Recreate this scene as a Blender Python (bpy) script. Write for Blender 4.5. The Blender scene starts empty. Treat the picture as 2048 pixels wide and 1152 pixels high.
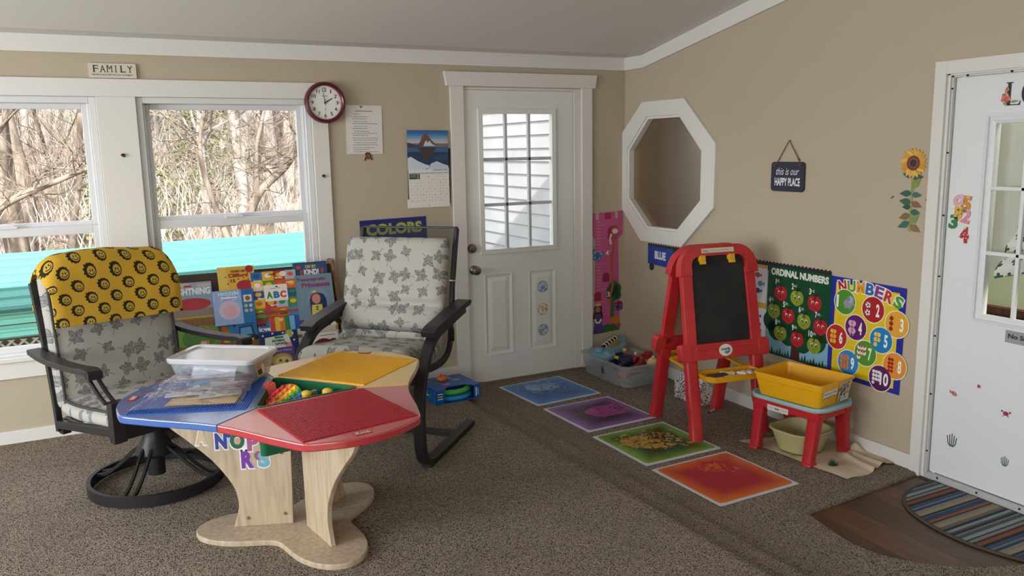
import bpy, bmesh, math, random
from math import sin, cos, pi, radians, atan2, sqrt
from mathutils import Vector, Matrix, noise

SC = bpy.context.scene
COL = SC.collection

# ------------------------------------------------------------------ camera
cam_data = bpy.data.cameras.new('camera')
cam = bpy.data.objects.new('camera', cam_data)
COL.objects.link(cam)
cam_data.sensor_width = 36.0
cam_data.lens = 1633.14 / 2048 * 36.0
cam_data.clip_start = 0.05
cam_data.clip_end = 300
YAW, PIT, ROL = radians(27.0149), radians(-9.6317), radians(-1.0287)
fw = Vector((sin(YAW) * cos(PIT), cos(YAW) * cos(PIT), sin(PIT)))
rt = Vector((cos(YAW), -sin(YAW), 0)); up = rt.cross(fw)
r2 = rt * cos(ROL) + up * sin(ROL); u2 = up * cos(ROL) - rt * sin(ROL)
CM = Matrix((r2, u2, -fw)).transposed().to_4x4()
CM.translation = (-3.5491, -5.0816, 1.6215)
cam.matrix_world = CM
SC.camera = cam

# ------------------------------------------------------------------ view, world, lights
SC.view_settings.view_transform = 'Standard'
SC.view_settings.look = 'None'
SC.view_settings.exposure = -0.06
SC.view_settings.gamma = 1.0
SC.view_settings.use_curve_mapping = False
try:
    SC.cycles.use_denoising = True
    SC.cycles.max_bounces = 10
    SC.cycles.diffuse_bounces = 5
    SC.cycles.transparent_max_bounces = 24
    SC.cycles.sample_clamp_indirect = 6.0
    SC.cycles.caustics_reflective = False
    SC.cycles.caustics_refractive = False
except Exception:
    pass
world = bpy.data.worlds.new('sky'); SC.world = world
world.use_nodes = True
wn = world.node_tree.nodes; wl = world.node_tree.links
bg = wn['Background']
sky = wn.new('ShaderNodeTexSky'); sky.sky_type = 'NISHITA'
sky.sun_disc = False; sky.sun_elevation = radians(38); sky.sun_rotation = radians(205)
sky.air_density = 1.0; sky.dust_density = 3.0; sky.altitude = 200
wmix = wn.new('ShaderNodeMixRGB'); wmix.inputs[0].default_value = 0.55
wmix.inputs[2].default_value = (9.5, 9.6, 9.8, 1)
wl.new(sky.outputs[0], wmix.inputs[1]); wl.new(wmix.outputs[0], bg.inputs[0])
bg.inputs[1].default_value = 0.52

def light(name, kind, loc, target, energy, size=None, color=(1, 1, 1)):
    d = bpy.data.lights.new(name, kind); d.energy = energy; d.color = color
    if kind == 'AREA':
        d.shape = 'RECTANGLE'; d.size, d.size_y = size
    o = bpy.data.objects.new(name, d); COL.objects.link(o)
    o.location = loc
    o.rotation_euler = (Vector(target) - Vector(loc)).to_track_quat('-Z', 'Y').to_euler()
    return o
SUN = light('sun', 'SUN', (-12, -24, 19), (-3, 6, 0), 11.0, color=(1.0, 0.95, 0.87))
SUN.data.angle = radians(1.0)
# daylight of the windows that lie outside the picture (left wall, wall behind the camera)
light('daylight_left_window', 'AREA', (-6.72, -2.3, 1.35), (0, -2.3, 1.0), 122, (2.5, 1.4), (0.92, 0.97, 1.0))
light('daylight_rear_window', 'AREA', (-4.6, -6.72, 1.35), (-2.4, 0, 0.9), 15, (2.0, 1.5), (0.96, 0.98, 1.0))
light('daylight_left_rear_window', 'AREA', (-6.72, -5.0, 1.35), (0, -3.6, 1.2), 30, (1.6, 1.4), (0.97, 0.98, 1.0))
# added fill lamp to brighten the neighbouring room behind the right-hand wall
light('fill_next_room', 'AREA', (0.8, -4.4, 2.45), (1.3, -2.0, 0.8), 130, (1.0, 1.0), (1.0, 0.97, 0.9))

# sampling portals in the openings of the back wall (they give no light of their own)
for nm, x, z, w, h in (('portal_left_window', -3.97, 1.25, .97, 1.38), ('portal_right_window', -2.80, 1.25, .97, 1.38), ('portal_door_panes', -.89, 1.40, .55, .93)):
    p_ = light(nm, 'AREA', (x, .2, z), (x, -1, z), 1, (w, h)); p_.data.cycles.is_portal = True

# ------------------------------------------------------------------ colour and material helpers
def lin(h):
    if not isinstance(h, str): return tuple(h)
    h = h.lstrip('#')
    f = lambda v: v / 12.92 if v <= 0.04045 else ((v + 0.055) / 1.055) ** 2.4
    return tuple(f(int(h[i:i + 2], 16) / 255) for i in (0, 2, 4))
MATS = {}
def mat(name, col='#808080', rough=0.6, metal=0.0, spec=0.5, coat=0.0):
    if name in MATS: return MATS[name]
    m = bpy.data.materials.new(name); m.use_nodes = True
    b = m.node_tree.nodes['Principled BSDF']
    b.inputs['Base Color'].default_value = (*lin(col), 1)
    b.inputs['Roughness'].default_value = rough
    b.inputs['Metallic'].default_value = metal
    b.inputs['Specular IOR Level'].default_value = spec
    b.inputs['Coat Weight'].default_value = coat
    MATS[name] = m
    return m
def nt(m):
    n = m.node_tree.nodes; l = m.node_tree.links
    return n, l, n['Principled BSDF']
def noise_bump(m, scale=60, strength=0.2, dist=0.005, detail=3):
    n, l, b = nt(m)
    t = n.new('ShaderNodeTexCoord'); x = n.new('ShaderNodeTexNoise')
    x.inputs['Scale'].default_value = scale; x.inputs['Detail'].default_value = detail
    k = n.new('ShaderNodeBump'); k.inputs['Strength'].default_value = strength; k.inputs['Distance'].default_value = dist
    l.new(t.outputs['Object'], x.inputs['Vector']); l.new(x.outputs[0], k.inputs['Height']); l.new(k.outputs[0], b.inputs['Normal'])
    return m
def noise_col(m, c1, c2, scale=5, detail=4, lo=0.4, hi=0.6, sc3=None, coord='Object'):
    n, l, b = nt(m)
    t = n.new('ShaderNodeTexCoord'); x = n.new('ShaderNodeTexNoise')
    x.inputs['Scale'].default_value = scale; x.inputs['Detail'].default_value = detail
    src = t.outputs[coord]
    if sc3:
        mp = n.new('ShaderNodeMapping'); mp.inputs['Scale'].default_value = sc3
        l.new(src, mp.inputs['Vector']); src = mp.outputs[0]
    l.new(src, x.inputs['Vector'])
    r = n.new('ShaderNodeValToRGB')
    r.color_ramp.elements[0].position = lo; r.color_ramp.elements[1].position = hi
    r.color_ramp.elements[0].color = (*lin(c1), 1); r.color_ramp.elements[1].color = (*lin(c2), 1)
    l.new(x.outputs[0], r.inputs[0]); l.new(r.outputs[0], b.inputs['Base Color'])
    return m
class NG:
    """small helper for math node graphs"""
    def __init__(s, m): s.n, s.l, s.b = nt(m)
    def val(s, sock, v):
        if isinstance(v, (int, float)): sock.default_value = v
        else: s.l.new(v, sock)
    def m(s, op, a, b=0.0, c=None):
        x = s.n.new('ShaderNodeMath'); x.operation = op
        s.val(x.inputs[0], a); s.val(x.inputs[1], b)
        if c is not None: s.val(x.inputs[2], c)
        return x.outputs[0]
    def step(s, x, edge, soft):     # 1 below edge, 0 above
        r = s.n.new('ShaderNodeMapRange'); r.interpolation_type = 'SMOOTHSTEP'
        s.val(r.inputs[0], x); s.val(r.inputs[1], s.m('SUBTRACT', edge, soft)); s.val(r.inputs[2], s.m('ADD', edge, soft))
        r.inputs[3].default_value = 1; r.inputs[4].default_value = 0
        return r.outputs[0]
    def mix(s, f, a, b):
        x = s.n.new('ShaderNodeMixRGB'); s.val(x.inputs[0], f)
        for i, c in ((1, a), (2, b)):
            if isinstance(c, (str, tuple)): x.inputs[i].default_value = (*lin(c), 1)
            else: s.l.new(c, x.inputs[i])
        return x.outputs[0]
    def uv(s, scale=1.0, coord='UV'):
        t = s.n.new('ShaderNodeTexCoord')
        mp = s.n.new('ShaderNodeVectorMath'); mp.operation = 'SCALE'; mp.inputs[3].default_value = scale
        s.l.new(t.outputs[coord], mp.inputs[0])
        return mp.outputs[0]
    def sep(s, v):
        x = s.n.new('ShaderNodeSeparateXYZ'); s.l.new(v, x.inputs[0]); return x.outputs

# ------------------------------------------------------------------ object helpers
def link(o, parent=None):
    COL.objects.link(o)
    if parent is not None: o.parent = parent
    return o
def tag(o, label=None, cat=None, group=None, kind=None):
    if label: o['label'] = label
    if cat: o['category'] = cat
    if group: o['group'] = group
    if kind: o['kind'] = kind
    return o
def frame(o, u, v, n=None):
    u = Vector(u).normalized(); v = Vector(v).normalized()
    n = Vector(n).normalized() if n is not None else u.cross(v)
    m = Matrix((u, v, n)).transposed().to_4x4(); m.translation = o
    return m
def WB(x, z, off=0.0): return frame((x, -off, z), (1, 0, 0), (0, 0, 1))
def WR(y, z, off=0.0): return frame((-off, y, z), (0, -1, 0), (0, 0, 1))
def FL(x, y, z, rot=0.0):
    return Matrix.Translation((x, y, z)) @ Matrix.Rotation(radians(rot), 4, 'Z')
def empty(name, m, label=None, cat=None, group=None, kind=None):
    o = bpy.data.objects.new(name, None); o.empty_display_size = 0.05
    link(o); o.matrix_world = m if isinstance(m, Matrix) else Matrix.Translation(m)
    return tag(o, label, cat, group, kind)
T = Matrix.Translation
def RX(a): return Matrix.Rotation(radians(a), 4, 'X')
def RY(a): return Matrix.Rotation(radians(a), 4, 'Y')
def RZ(a): return Matrix.Rotation(radians(a), 4, 'Z')

class MB:
    """collects shapes and links them as ONE mesh object"""
    def __init__(s): s.V = []; s.F = []; s.M = []; s.UV = {}
    def add(s, vf, M=None, mi=0, uv=None):
        v, f = vf; b = len(s.V)
        s.V += [tuple(M @ Vector(p)) if M is not None else tuple(p) for p in v]
        for i, q in enumerate(f):
            s.F.append([b + k for k in q]); s.M.append(mi)
            if uv is not None: s.UV[len(s.F) - 1] = [uv[k] for k in q]
        return s
    def build(s, name, mats, parent=None, smooth=35, bevel=0.0, m=None, subd=0):
        me = bpy.data.meshes.new(name)
        me.from_pydata(s.V, [], s.F)
        for x in (mats if isinstance(mats, (list, tuple)) else [mats]): me.materials.append(x)
        if any(s.M): me.polygons.foreach_set('material_index', s.M)
        if s.UV:
            ul = me.uv_layers.new(name='UVMap')
            for p in me.polygons:
                q = s.UV.get(p.index)
                if q:
                    for li, u in zip(p.loop_indices, q): ul.data[li].uv = u
        if smooth:
            me.polygons.foreach_set('use_smooth', [True] * len(me.polygons))
            me.set_sharp_from_angle(angle=radians(smooth))
        me.update()
        o = bpy.data.objects.new(name, me); link(o, parent)
        if m is not None:
            if parent is None: o.matrix_world = m
            else: o.matrix_local = m
        if bevel:
            k = o.modifiers.new('bevel', 'BEVEL'); k.width = bevel; k.segments = 2
            k.limit_method = 'ANGLE'; k.angle_limit = radians(40); k.harden_normals = bool(smooth)
        if subd:
            k = o.modifiers.new('subdivision', 'SUBSURF'); k.levels = subd; k.render_levels = subd
        return o
def box(x0, x1, y0, y1, z0, z1):
    v = [(x, y, z) for z in (z0, z1) for y in (y0, y1) for x in (x0, x1)]
    return v, [(0, 2, 3, 1), (4, 5, 7, 6), (0, 1, 5, 4), (2, 6, 7, 3), (0, 4, 6, 2), (1, 3, 7, 5)]
def cbox(c, s): return box(c[0] - s[0] / 2, c[0] + s[0] / 2, c[1] - s[1] / 2, c[1] + s[1] / 2, c[2] - s[2] / 2, c[2] + s[2] / 2)
def frustum(b, t, z0, z1):       # b,t = (x0,x1,y0,y1)
    v = [(x, y, z) for q, z in ((b, z0), (t, z1)) for y in (q[2], q[3]) for x in (q[0], q[1])]
    return v, [(0, 2, 3, 1), (4, 5, 7, 6), (0, 1, 5, 4), (2, 6, 7, 3), (0, 4, 6, 2), (1, 3, 7, 5)]
def prism(poly, z0, z1):
    n = len(poly)
    a = sum(poly[i][0] * poly[(i + 1) % n][1] - poly[(i + 1) % n][0] * poly[i][1] for i in range(n))
    if a < 0: poly = poly[::-1]
    v = [(p[0], p[1], z0) for p in poly] + [(p[0], p[1], z1) for p in poly]
    f = [tuple(range(n - 1, -1, -1)), tuple(range(n, 2 * n))]
    f += [(i, (i + 1) % n, n + (i + 1) % n, n + i) for i in range(n)]
    return v, f
def lathe(prof, n=24, cap=True):   # prof: (r, z) bottom to top
    v = []; f = []
    for r, z in prof:
        for i in range(n):
            a = 2 * pi * i / n; v.append((r * cos(a), r * sin(a), z))
    for k in range(len(prof) - 1):
        for i in range(n):
            j = (i + 1) % n
            f.append((k * n + i, k * n + j, (k + 1) * n + j, (k + 1) * n + i))
    if cap:
        f.append(tuple(range(n - 1, -1, -1))); f.append(tuple(range((len(prof) - 1) * n, len(prof) * n)))
    return v, f
def cyl(r, z0, z1, n=20, r1=None): return lathe([(r, z0), (r if r1 is None else r1, z1)], n)
def ball(r, n=14, m=9, sc=(1, 1, 1)):
    return [(p[0] * sc[0], p[1] * sc[1], p[2] * sc[2]) for p in lathe([(max(1e-4, r * sin(pi * k / m)), -r * cos(pi * k / m)) for k in range(m + 1)], n)[0]], \
        lathe([(max(1e-4, r * sin(pi * k / m)), -r * cos(pi * k / m)) for k in range(m + 1)], n)[1]
def circ(r, n=10, ry=None): return [(r * cos(2 * pi * i / n), (ry or r) * sin(2 * pi * i / n)) for i in range(n)]
def rect(w, h): return [(-w / 2, -h / 2), (w / 2, -h / 2), (w / 2, h / 2), (-w / 2, h / 2)]
def sweep(path, sec, closed=False, up=(0, 0, 1), scales=None):
    """sweep a 2D section (x = sideways, y = along 'up') along a path"""
    P = [Vector(p) for p in path]; n = len(P); k = len(sec); v = []; f = []
    prev = None; U0 = Vector(up)
    for i in range(n):
        if closed: t = (P[(i + 1) % n] - P[i - 1]).normalized()
        else: t = (P[min(i + 1, n - 1)] - P[max(i - 1, 0)]).normalized()
        ref = U0
        if abs(t.dot(ref)) > 0.98: ref = prev[1] if prev else (Vector((0, 1, 0)) if abs(t.y) < 0.9 else Vector((1, 0, 0)))
        s = t.cross(ref).normalized()
        if prev and s.dot(prev[0]) < 0: s = -s
        u = s.cross(t).normalized()
        prev = (s, u)
        c = scales[i] if scales else 1.0
        for a, b in sec: v.append(tuple(P[i] + s * (a * c) + u * (b * c)))
    for i in range(n if closed else n - 1):
        j = (i + 1) % n
        for q in range(k):
            w = (q + 1) % k
            f.append((i * k + q, i * k + w, j * k + w, j * k + q))
    if not closed:
        f.append(tuple(range(k - 1, -1, -1))); f.append(tuple(range((n - 1) * k, n * k)))
    return v, f
def smooth_path(pts, sub=6, closed=False):
    P = [Vector(p) for p in pts]; n = len(P); out = []
    for i in range(n if closed else n - 1):
        p0 = P[i - 1] if (closed or i > 0) else P[0]; p1 = P[i]
        p2 = P[(i + 1) % n]; p3 = P[(i + 2) % n] if (closed or i + 2 < n) else P[-1]
        for k in range(sub):
            t = k / sub
            out.append(0.5 * ((2 * p1) + (p2 - p0) * t + (2 * p0 - 5 * p1 + 4 * p2 - p3) * t * t + (3 * p1 - p0 - 3 * p2 + p3) * t ** 3))
    if not closed: out.append(P[-1])
    return [tuple(p) for p in out]
def rrect(w, h, r, n=5, cx=0, cy=0):
    o = []
    for sx, sy, a0 in ((1, 1, 0), (-1, 1, 90), (-1, -1, 180), (1, -1, 270)):
        for k in range(n + 1):
            a = radians(a0 + 90 * k / n)
            o.append((cx + sx * (w / 2 - r) + r * cos(a), cy + sy * (h / 2 - r) + r * sin(a)))
    return o
def loft(rings, cap0=True, cap1=True):
    k = len(rings[0]); v = [tuple(p) for r in rings for p in r]; f = []
    for i in range(len(rings) - 1):
        for q in range(k):
            w = (q + 1) % k
            f.append((i * k + q, i * k + w, (i + 1) * k + w, (i + 1) * k + q))
    if cap0: f.append(tuple(range(k - 1, -1, -1)))
    if cap1: f.append(tuple(range((len(rings) - 1) * k, len(rings) * k)))
    return v, f
def tub(w0, h0, w1, h1, r, z0, z1, th=0.004, rim=0.008, rimz=0.012):
    """open tub with wall thickness, turned-out rim"""
    R = lambda w, h, z, rr: [(p[0], p[1], z) for p in rrect(w, h, max(rr, .004), 5)]
    t = th
    return loft([R(w0, h0, z0, r), R(w1, h1, z1 - rimz, r), R(w1 + 2 * rim, h1 + 2 * rim, z1 - rimz, r + rim), R(w1 + 2 * rim, h1 + 2 * rim, z1, r + rim),
                 R(w1 - 2 * t, h1 - 2 * t, z1, r - t), R(w0 - 2 * t, h0 - 2 * t, z0 + t, r - t)])
def gridsurf(fn, nu, nv, thick=None):
    """surface fn(a,b) for a,b in 0..1 -> point; returns verts, faces, uv list"""
    v = []; uv = []
    for j in range(nv + 1):
        for i in range(nu + 1):
            v.append(tuple(fn(i / nu, j / nv))); uv.append((i / nu, j / nv))
    f = [(j * (nu + 1) + i, j * (nu + 1) + i + 1, (j + 1) * (nu + 1) + i + 1, (j + 1) * (nu + 1) + i) for j in range(nv) for i in range(nu)]
    return v, f, uv

# ------------------------------------------------------------------ flat printed graphics (posters, covers, signs)
_TXT = {}
def text_tris(s, bold=0.0, shear=0.0):
    k = (s, bold, shear)
    if k not in _TXT:
        cu = bpy.data.curves.new('lettering', 'FONT'); cu.body = s
        cu.offset = bold; cu.shear = shear; cu.resolution_u = 3
        ob = bpy.data.objects.new('lettering', cu)
        me = bpy.data.meshes.new_from_object(ob)
        V = [(v.co.x, v.co.y) for v in me.vertices]; F = [tuple(p.vertices) for p in me.polygons]
        bpy.data.objects.remove(ob); bpy.data.curves.remove(cu); bpy.data.meshes.remove(me)
        xs = [p[0] for p in V]; ys = [p[1] for p in V]
        _TXT[k] = (V, F, (min(xs), max(xs), min(ys), max(ys)))
    return _TXT[k]
PRINT = mat('printed_ink', rough=0.55)
PRINT_G = mat('laminated_print', rough=0.28)
for _m in (PRINT, PRINT_G):
    _n, _l, _b = nt(_m)
    _a = _n.new('ShaderNodeVertexColor'); _a.layer_name = 'Col'
    _l.new(_a.outputs[0], _b.inputs['Base Color'])
class G:
    EPS = 0.0004
    def __init__(s): s.V = []; s.F = []; s.C = []
    def poly(s, pts, c, L=1):
        b = len(s.V); n = len(pts)
        a = sum(pts[i][0] * pts[(i + 1) % n][1] - pts[(i + 1) % n][0] * pts[i][1] for i in range(n))
        if a < 0: pts = list(pts)[::-1]
        s.V += [(p[0], p[1], L * s.EPS) for p in pts]
        s.F.append(tuple(range(b, b + n))); s.C.append(lin(c)); return s
    def rect(s, x0, y0, x1, y1, c, L=1): return s.poly([(x0, y0), (x1, y0), (x1, y1), (x0, y1)], c, L)
    def disc(s, x, y, r, c, L=1, n=20, ry=None, a=0):
        ca, sa = cos(radians(a)), sin(radians(a)); ry = ry or r
        return s.poly([(x + r * cos(2 * pi * i / n) * ca - ry * sin(2 * pi * i / n) * sa, y + r * cos(2 * pi * i / n) * sa + ry * sin(2 * pi * i / n) * ca) for i in range(n)], c, L)
    def line(s, pts, w, c, L=1):
        for (x0, y0), (x1, y1) in zip(pts, pts[1:]):
            d = math.hypot(x1 - x0, y1 - y0) or 1; nx, ny = -(y1 - y0) / d * w / 2, (x1 - x0) / d * w / 2
            s.poly([(x0 + nx, y0 + ny), (x1 + nx, y1 + ny), (x1 - nx, y1 - ny), (x0 - nx, y0 - ny)], c, L)
        return s
    def txt(s, t, x0, y0, x1, y1, c, L=2, bold=0.0, shear=0.0, rot=0.0):
        V, F, (a, b, d, e) = text_tris(t, bold, shear)
        sx = (x1 - x0) / max(b - a, 1e-6); sy = (y1 - y0) / max(e - d, 1e-6)
        mx, my = (x0 + x1) / 2, (y0 + y1) / 2; cr, sr = cos(radians(rot)), sin(radians(rot))
        k = len(s.V)
        for p in V:
            x = x0 + (p[0] - a) * sx - mx; y = y0 + (p[1] - d) * sy - my
            s.V.append((mx + x * cr - y * sr, my + x * sr + y * cr, L * s.EPS))
        for q in F: s.F.append(tuple(k + i for i in q)); s.C.append(lin(c))
        return s
    def sheet(s, pts, c, t=0.001):
        v, f = prism(pts, -t, 0.0); b = len(s.V); s.V += v
        for q in f: s.F.append(tuple(b + i for i in q)); s.C.append(lin(c))
        return s
    def board(s, w, h, c, t=0.001, r=0.0):
        return s.sheet(rrect(w, h, r, 4) if r else [(-w / 2, -h / 2), (w / 2, -h / 2), (w / 2, h / 2), (-w / 2, h / 2)], c, t)
    def build(s, name, m=None, parent=None, material=None):
        me = bpy.data.meshes.new(name); me.from_pydata(s.V, [], s.F)
        ca = me.color_attributes.new('Col', 'FLOAT_COLOR', 'CORNER')
        buf = []
        for q, c in zip(s.F, s.C): buf += [c[0], c[1], c[2], 1.0] * len(q)
        ca.data.foreach_set('color', buf)
        me.materials.append(material or PRINT); me.update()
        o = bpy.data.objects.new(name, me); link(o, parent)
        if m is not None:
            if parent is None: o.matrix_world = m
            else: o.matrix_local = m
        return o

# ------------------------------------------------------------------ materials
M_WALL = noise_bump(mat('beige_wall_paint', '#b7ab95', 0.75, spec=0.25), 45, 0.12, 0.004)
M_WHITE = mat('white_trim_paint', '#dcdad6', 0.45, spec=0.4)
M_DOORW = mat('white_door_paint', '#dfe0dd', 0.42, spec=0.4)
M_CEIL = noise_bump(mat('ceiling_paint', '#d9d7d4', 0.9, spec=0.1), 60, 0.15, 0.004)
M_VINYL = mat('white_vinyl_frame', '#d6d8da', 0.35)
M_GAP = mat('dark_gap', '#2b2a28', 0.8)
M_NICKEL = mat('worn_nickel', '#8a8378', 0.28, 1.0)
M_BLACKM = mat('black_metal', '#29272a', 0.42, 0.3)
M_STEEL = mat('screw_steel', '#9a9894', 0.35, 1.0)
M_DARK = mat('dark_rubber', '#1c1b1b', 0.7)

def glass_mat(name, tint='#ffffff', refl=0.06, rough=0.02, body=0.0, bodycol='#ffffff', brough=0.4):
    """thin clear sheet: mostly see-through, a little mirror, optional milky body"""
    m = bpy.data.materials.new(name); m.use_nodes = True; n = m.node_tree.nodes; l = m.node_tree.links
    n.remove(n['Principled BSDF']); out = n['Material Output']
    tr = n.new('ShaderNodeBsdfTransparent'); tr.inputs[0].default_value = (*lin(tint), 1)
    gl = n.new('ShaderNodeBsdfGlossy'); gl.inputs['Roughness'].default_value = rough
    lw = n.new('ShaderNodeLayerWeight'); lw.inputs[0].default_value = 0.25
    mr = n.new('ShaderNodeMath'); mr.operation = 'MULTIPLY_ADD'; mr.inputs[1].default_value = 0.6; mr.inputs[2].default_value = refl
    l.new(lw.outputs['Facing'], mr.inputs[0])
    pw = n.new('ShaderNodeMath'); pw.operation = 'MINIMUM'; pw.inputs[1].default_value = 0.7
    l.new(mr.outputs[0], pw.inputs[0])
    base = tr.outputs[0]
    if body:
        df = n.new('ShaderNodeBsdfPrincipled'); df.inputs['Base Color'].default_value = (*lin(bodycol), 1); df.inputs['Roughness'].default_value = brough
        mx = n.new('ShaderNodeMixShader'); mx.inputs[0].default_value = body
        l.new(base, mx.inputs[1]); l.new(df.outputs[0], mx.inputs[2]); base = mx.outputs[0]
    ms = n.new('ShaderNodeMixShader'); l.new(pw.outputs[0], ms.inputs[0]); l.new(base, ms.inputs[1]); l.new(gl.outputs[0], ms.inputs[2])
    l.new(ms.outputs[0], out.inputs[0])
    return m
M_GLASS = glass_mat('window_glass', refl=-0.04)
M_FROST = glass_mat('clear_plastic_bin', '#f4f7f8', refl=-0.04, rough=0.12, body=0.24, bodycol='#dfe3e5')
M_CLEAR = glass_mat('clear_plastic_film', '#fbfcff', refl=0.04, rough=0.05, body=0.05, bodycol='#f0f3f8', brough=0.2)
for _m in (M_CLEAR,):
    _n = _m.node_tree.nodes; _l = _m.node_tree.links
    _t = _n.new('ShaderNodeTexCoord'); _x = _n.new('ShaderNodeTexNoise'); _x.inputs['Scale'].default_value = 22; _x.inputs['Detail'].default_value = 5
    _k = _n.new('ShaderNodeBump'); _k.inputs['Strength'].default_value = 0.5; _k.inputs['Distance'].default_value = 0.01
    _l.new(_t.outputs['Object'], _x.inputs['Vector']); _l.new(_x.outputs[0], _k.inputs['Height'])
    for _q in _n:
        if _q.type in ('BSDF_GLOSSY', 'BSDF_PRINCIPLED'): _l.new(_k.outputs[0], _q.inputs['Normal'])

def carpet_mat():
    m = mat('taupe_carpet', '#8d8172', 0.95, spec=0.05)
    g = NG(m); v0 = g.uv(1.0, 'Object')
    ad = g.n.new('ShaderNodeVectorMath'); ad.operation = 'ADD'; ad.inputs[1].default_value = (.0013, .0021, .00244); g.l.new(v0, ad.inputs[0]); v = ad.outputs[0]
    x = g.n.new('ShaderNodeTexNoise'); x.inputs['Scale'].default_value = 205.13; x.inputs['Detail'].default_value = 1.5
    y = g.n.new('ShaderNodeTexNoise'); y.inputs['Scale'].default_value = 3.0; y.inputs['Detail'].default_value = 3
    g.l.new(v, x.inputs['Vector']); g.l.new(v, y.inputs['Vector'])
    r = g.n.new('ShaderNodeValToRGB'); e = r.color_ramp.elements
    e[0].position = 0.36; e[0].color = (*lin('#362f28'), 1); e[1].position = 0.66; e[1].color = (*lin('#ada190'), 1)
    q = e.new(0.46); q.color = (*lin('#897e70'), 1)
    g.l.new(x.outputs[0], r.inputs[0])
    c = g.mix(g.m('MULTIPLY', g.step(y.outputs[0], 0.5, 0.2), 0.22), r.outputs[0], '#5f564b')
    g.l.new(c, g.b.inputs['Base Color'])
    k = g.n.new('ShaderNodeBump'); k.inputs['Strength'].default_value = 0.9; k.inputs['Distance'].default_value = 0.012
    g.l.new(x.outputs[0], k.inputs['Height']); g.l.new(k.outputs[0], g.b.inputs['Normal'])
    return m
M_CARPET = carpet_mat()
def plank_mat():
    m = mat('dark_wood_planks', '#5a3f2c', 0.38, spec=0.4)
    g = NG(m); t = g.n.new('ShaderNodeTexCoord')
    mp = g.n.new('ShaderNodeMapping'); mp.inputs['Rotation'].default_value = (0, 0, radians(90)); mp.inputs['Location'].default_value = (0.33, 0.035, 0)
    g.l.new(t.outputs['Object'], mp.inputs['Vector'])
    b = g.n.new('ShaderNodeTexBrick'); b.inputs['Scale'].default_value = 1.0; b.inputs['Brick Width'].default_value = 1.1; b.inputs['Row Height'].default_value = 0.19
    b.inputs['Mortar Size'].default_value = 0.003; b.inputs['Color1'].default_value = (*lin('#6a4a33'), 1); b.inputs['Color2'].default_value = (*lin('#4a3426'), 1); b.inputs['Mortar'].default_value = (*lin('#33231a'), 1)
    g.l.new(mp.outputs[0], b.inputs['Vector'])
    w = g.n.new('ShaderNodeTexNoise'); w.inputs['Scale'].default_value = 9; w.inputs['Detail'].default_value = 6
    m2 = g.n.new('ShaderNodeMapping'); m2.inputs['Scale'].default_value = (5, 0.7, 1); g.l.new(t.outputs['Object'], m2.inputs['Vector']); g.l.new(m2.outputs[0], w.inputs['Vector'])
    c = g.mix(g.m('MULTIPLY', g.step(w.outputs[0], 0.52, 0.16), 0.5), b.outputs[0], '#35251b')
    g.l.new(c, g.b.inputs['Base Color'])
    return m
M_PLANK = plank_mat()
def wood_mat(name, c1, c2, rough=0.45, sc=(14, 14, 1.2), scale=6):
    m = mat(name, c1, rough)
    return noise_col(m, c1, c2, scale, 6, 0.35, 0.68, sc)
M_BIRCH = wood_mat('birch_plywood', '#c2b097', '#a8957b', 0.5, (10, 10, 1.0), 5)
M_RACK = wood_mat('brown_rack_wood', '#8a6544', '#6b4a30', 0.5, (10, 10, 1), 5)
M_RACKD = mat('dark_rack_board', '#3a2a24', 0.6)

# ------------------------------------------------------------------ the room
HF = 0.078          # main floor; the landing by the doors is the zero level
def struct(o, label=None): o['kind'] = 'structure'; return o

# main carpet with two soft edges down to the landing
def e1(y): return -1.585 - 0.038 * y
def e2(y): return -1.42 - 0.036 * y
rows = []
ys = [0.02 - 0.214 * i for i in range(32)]
for y in ys:
    a, b = e1(y), e2(y)
    wob = 0.006 * noise.noise((0.3, y * 2.0, 0)); a += wob; b += 0.006 * noise.noise((4.3, y * 2.0, 0))
    prof = [(-6.75, HF), (-3.5, HF), (a - .05, HF + .001), (a - .012, HF + .001), (a, HF - .003), (a + .006, HF - .010), (a + .010, HF - .026), (a + .04, HF - .027),
            (b - .05, HF - .033), (b - .012, HF - .033), (b, HF - .037), (b + .006, HF - .044), (b + .010, HF - .060), (b + .05, HF - .062), (b + .16, HF - .070), (b + .3, -0.006)]
    rows.append([(x, y, z) for x, z in prof])
v = [p for r in rows for p in r]; k = len(rows[0])
f = [(j * k + i, (j + 1) * k + i, (j + 1) * k + i + 1, j * k + i + 1) for j in range(len(rows) - 1) for i in range(k - 1)]
struct(MB().add((v, f)).build('floor', M_CARPET))
curve = smooth_path([(-.829, -2.62, 0), (-.872, -2.80, 0), (-.885, -2.95, 0), (-.845, -3.075, 0), (-.74, -3.2, 0), (-.6, -3.29, 0), (-.42, -3.36, 0), (0.02, -3.47, 0)], 5)
land = [(-1.5, 0.02), (0.02, 0.02), (0.02, -2.556)] + [(p[0], p[1]) for p in curve] + [(0.02, -6.6), (-1.5, -6.6)]
struct(MB().add(prism(land, -0.05, 0.0)).build('floor_landing', M_CARPET, smooth=0, bevel=0.012))
struct(MB().add(box(-1.0, 0.16, -3.6, -2.4, -0.07, -0.018)).build('floor_entry', M_PLANK))

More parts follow.
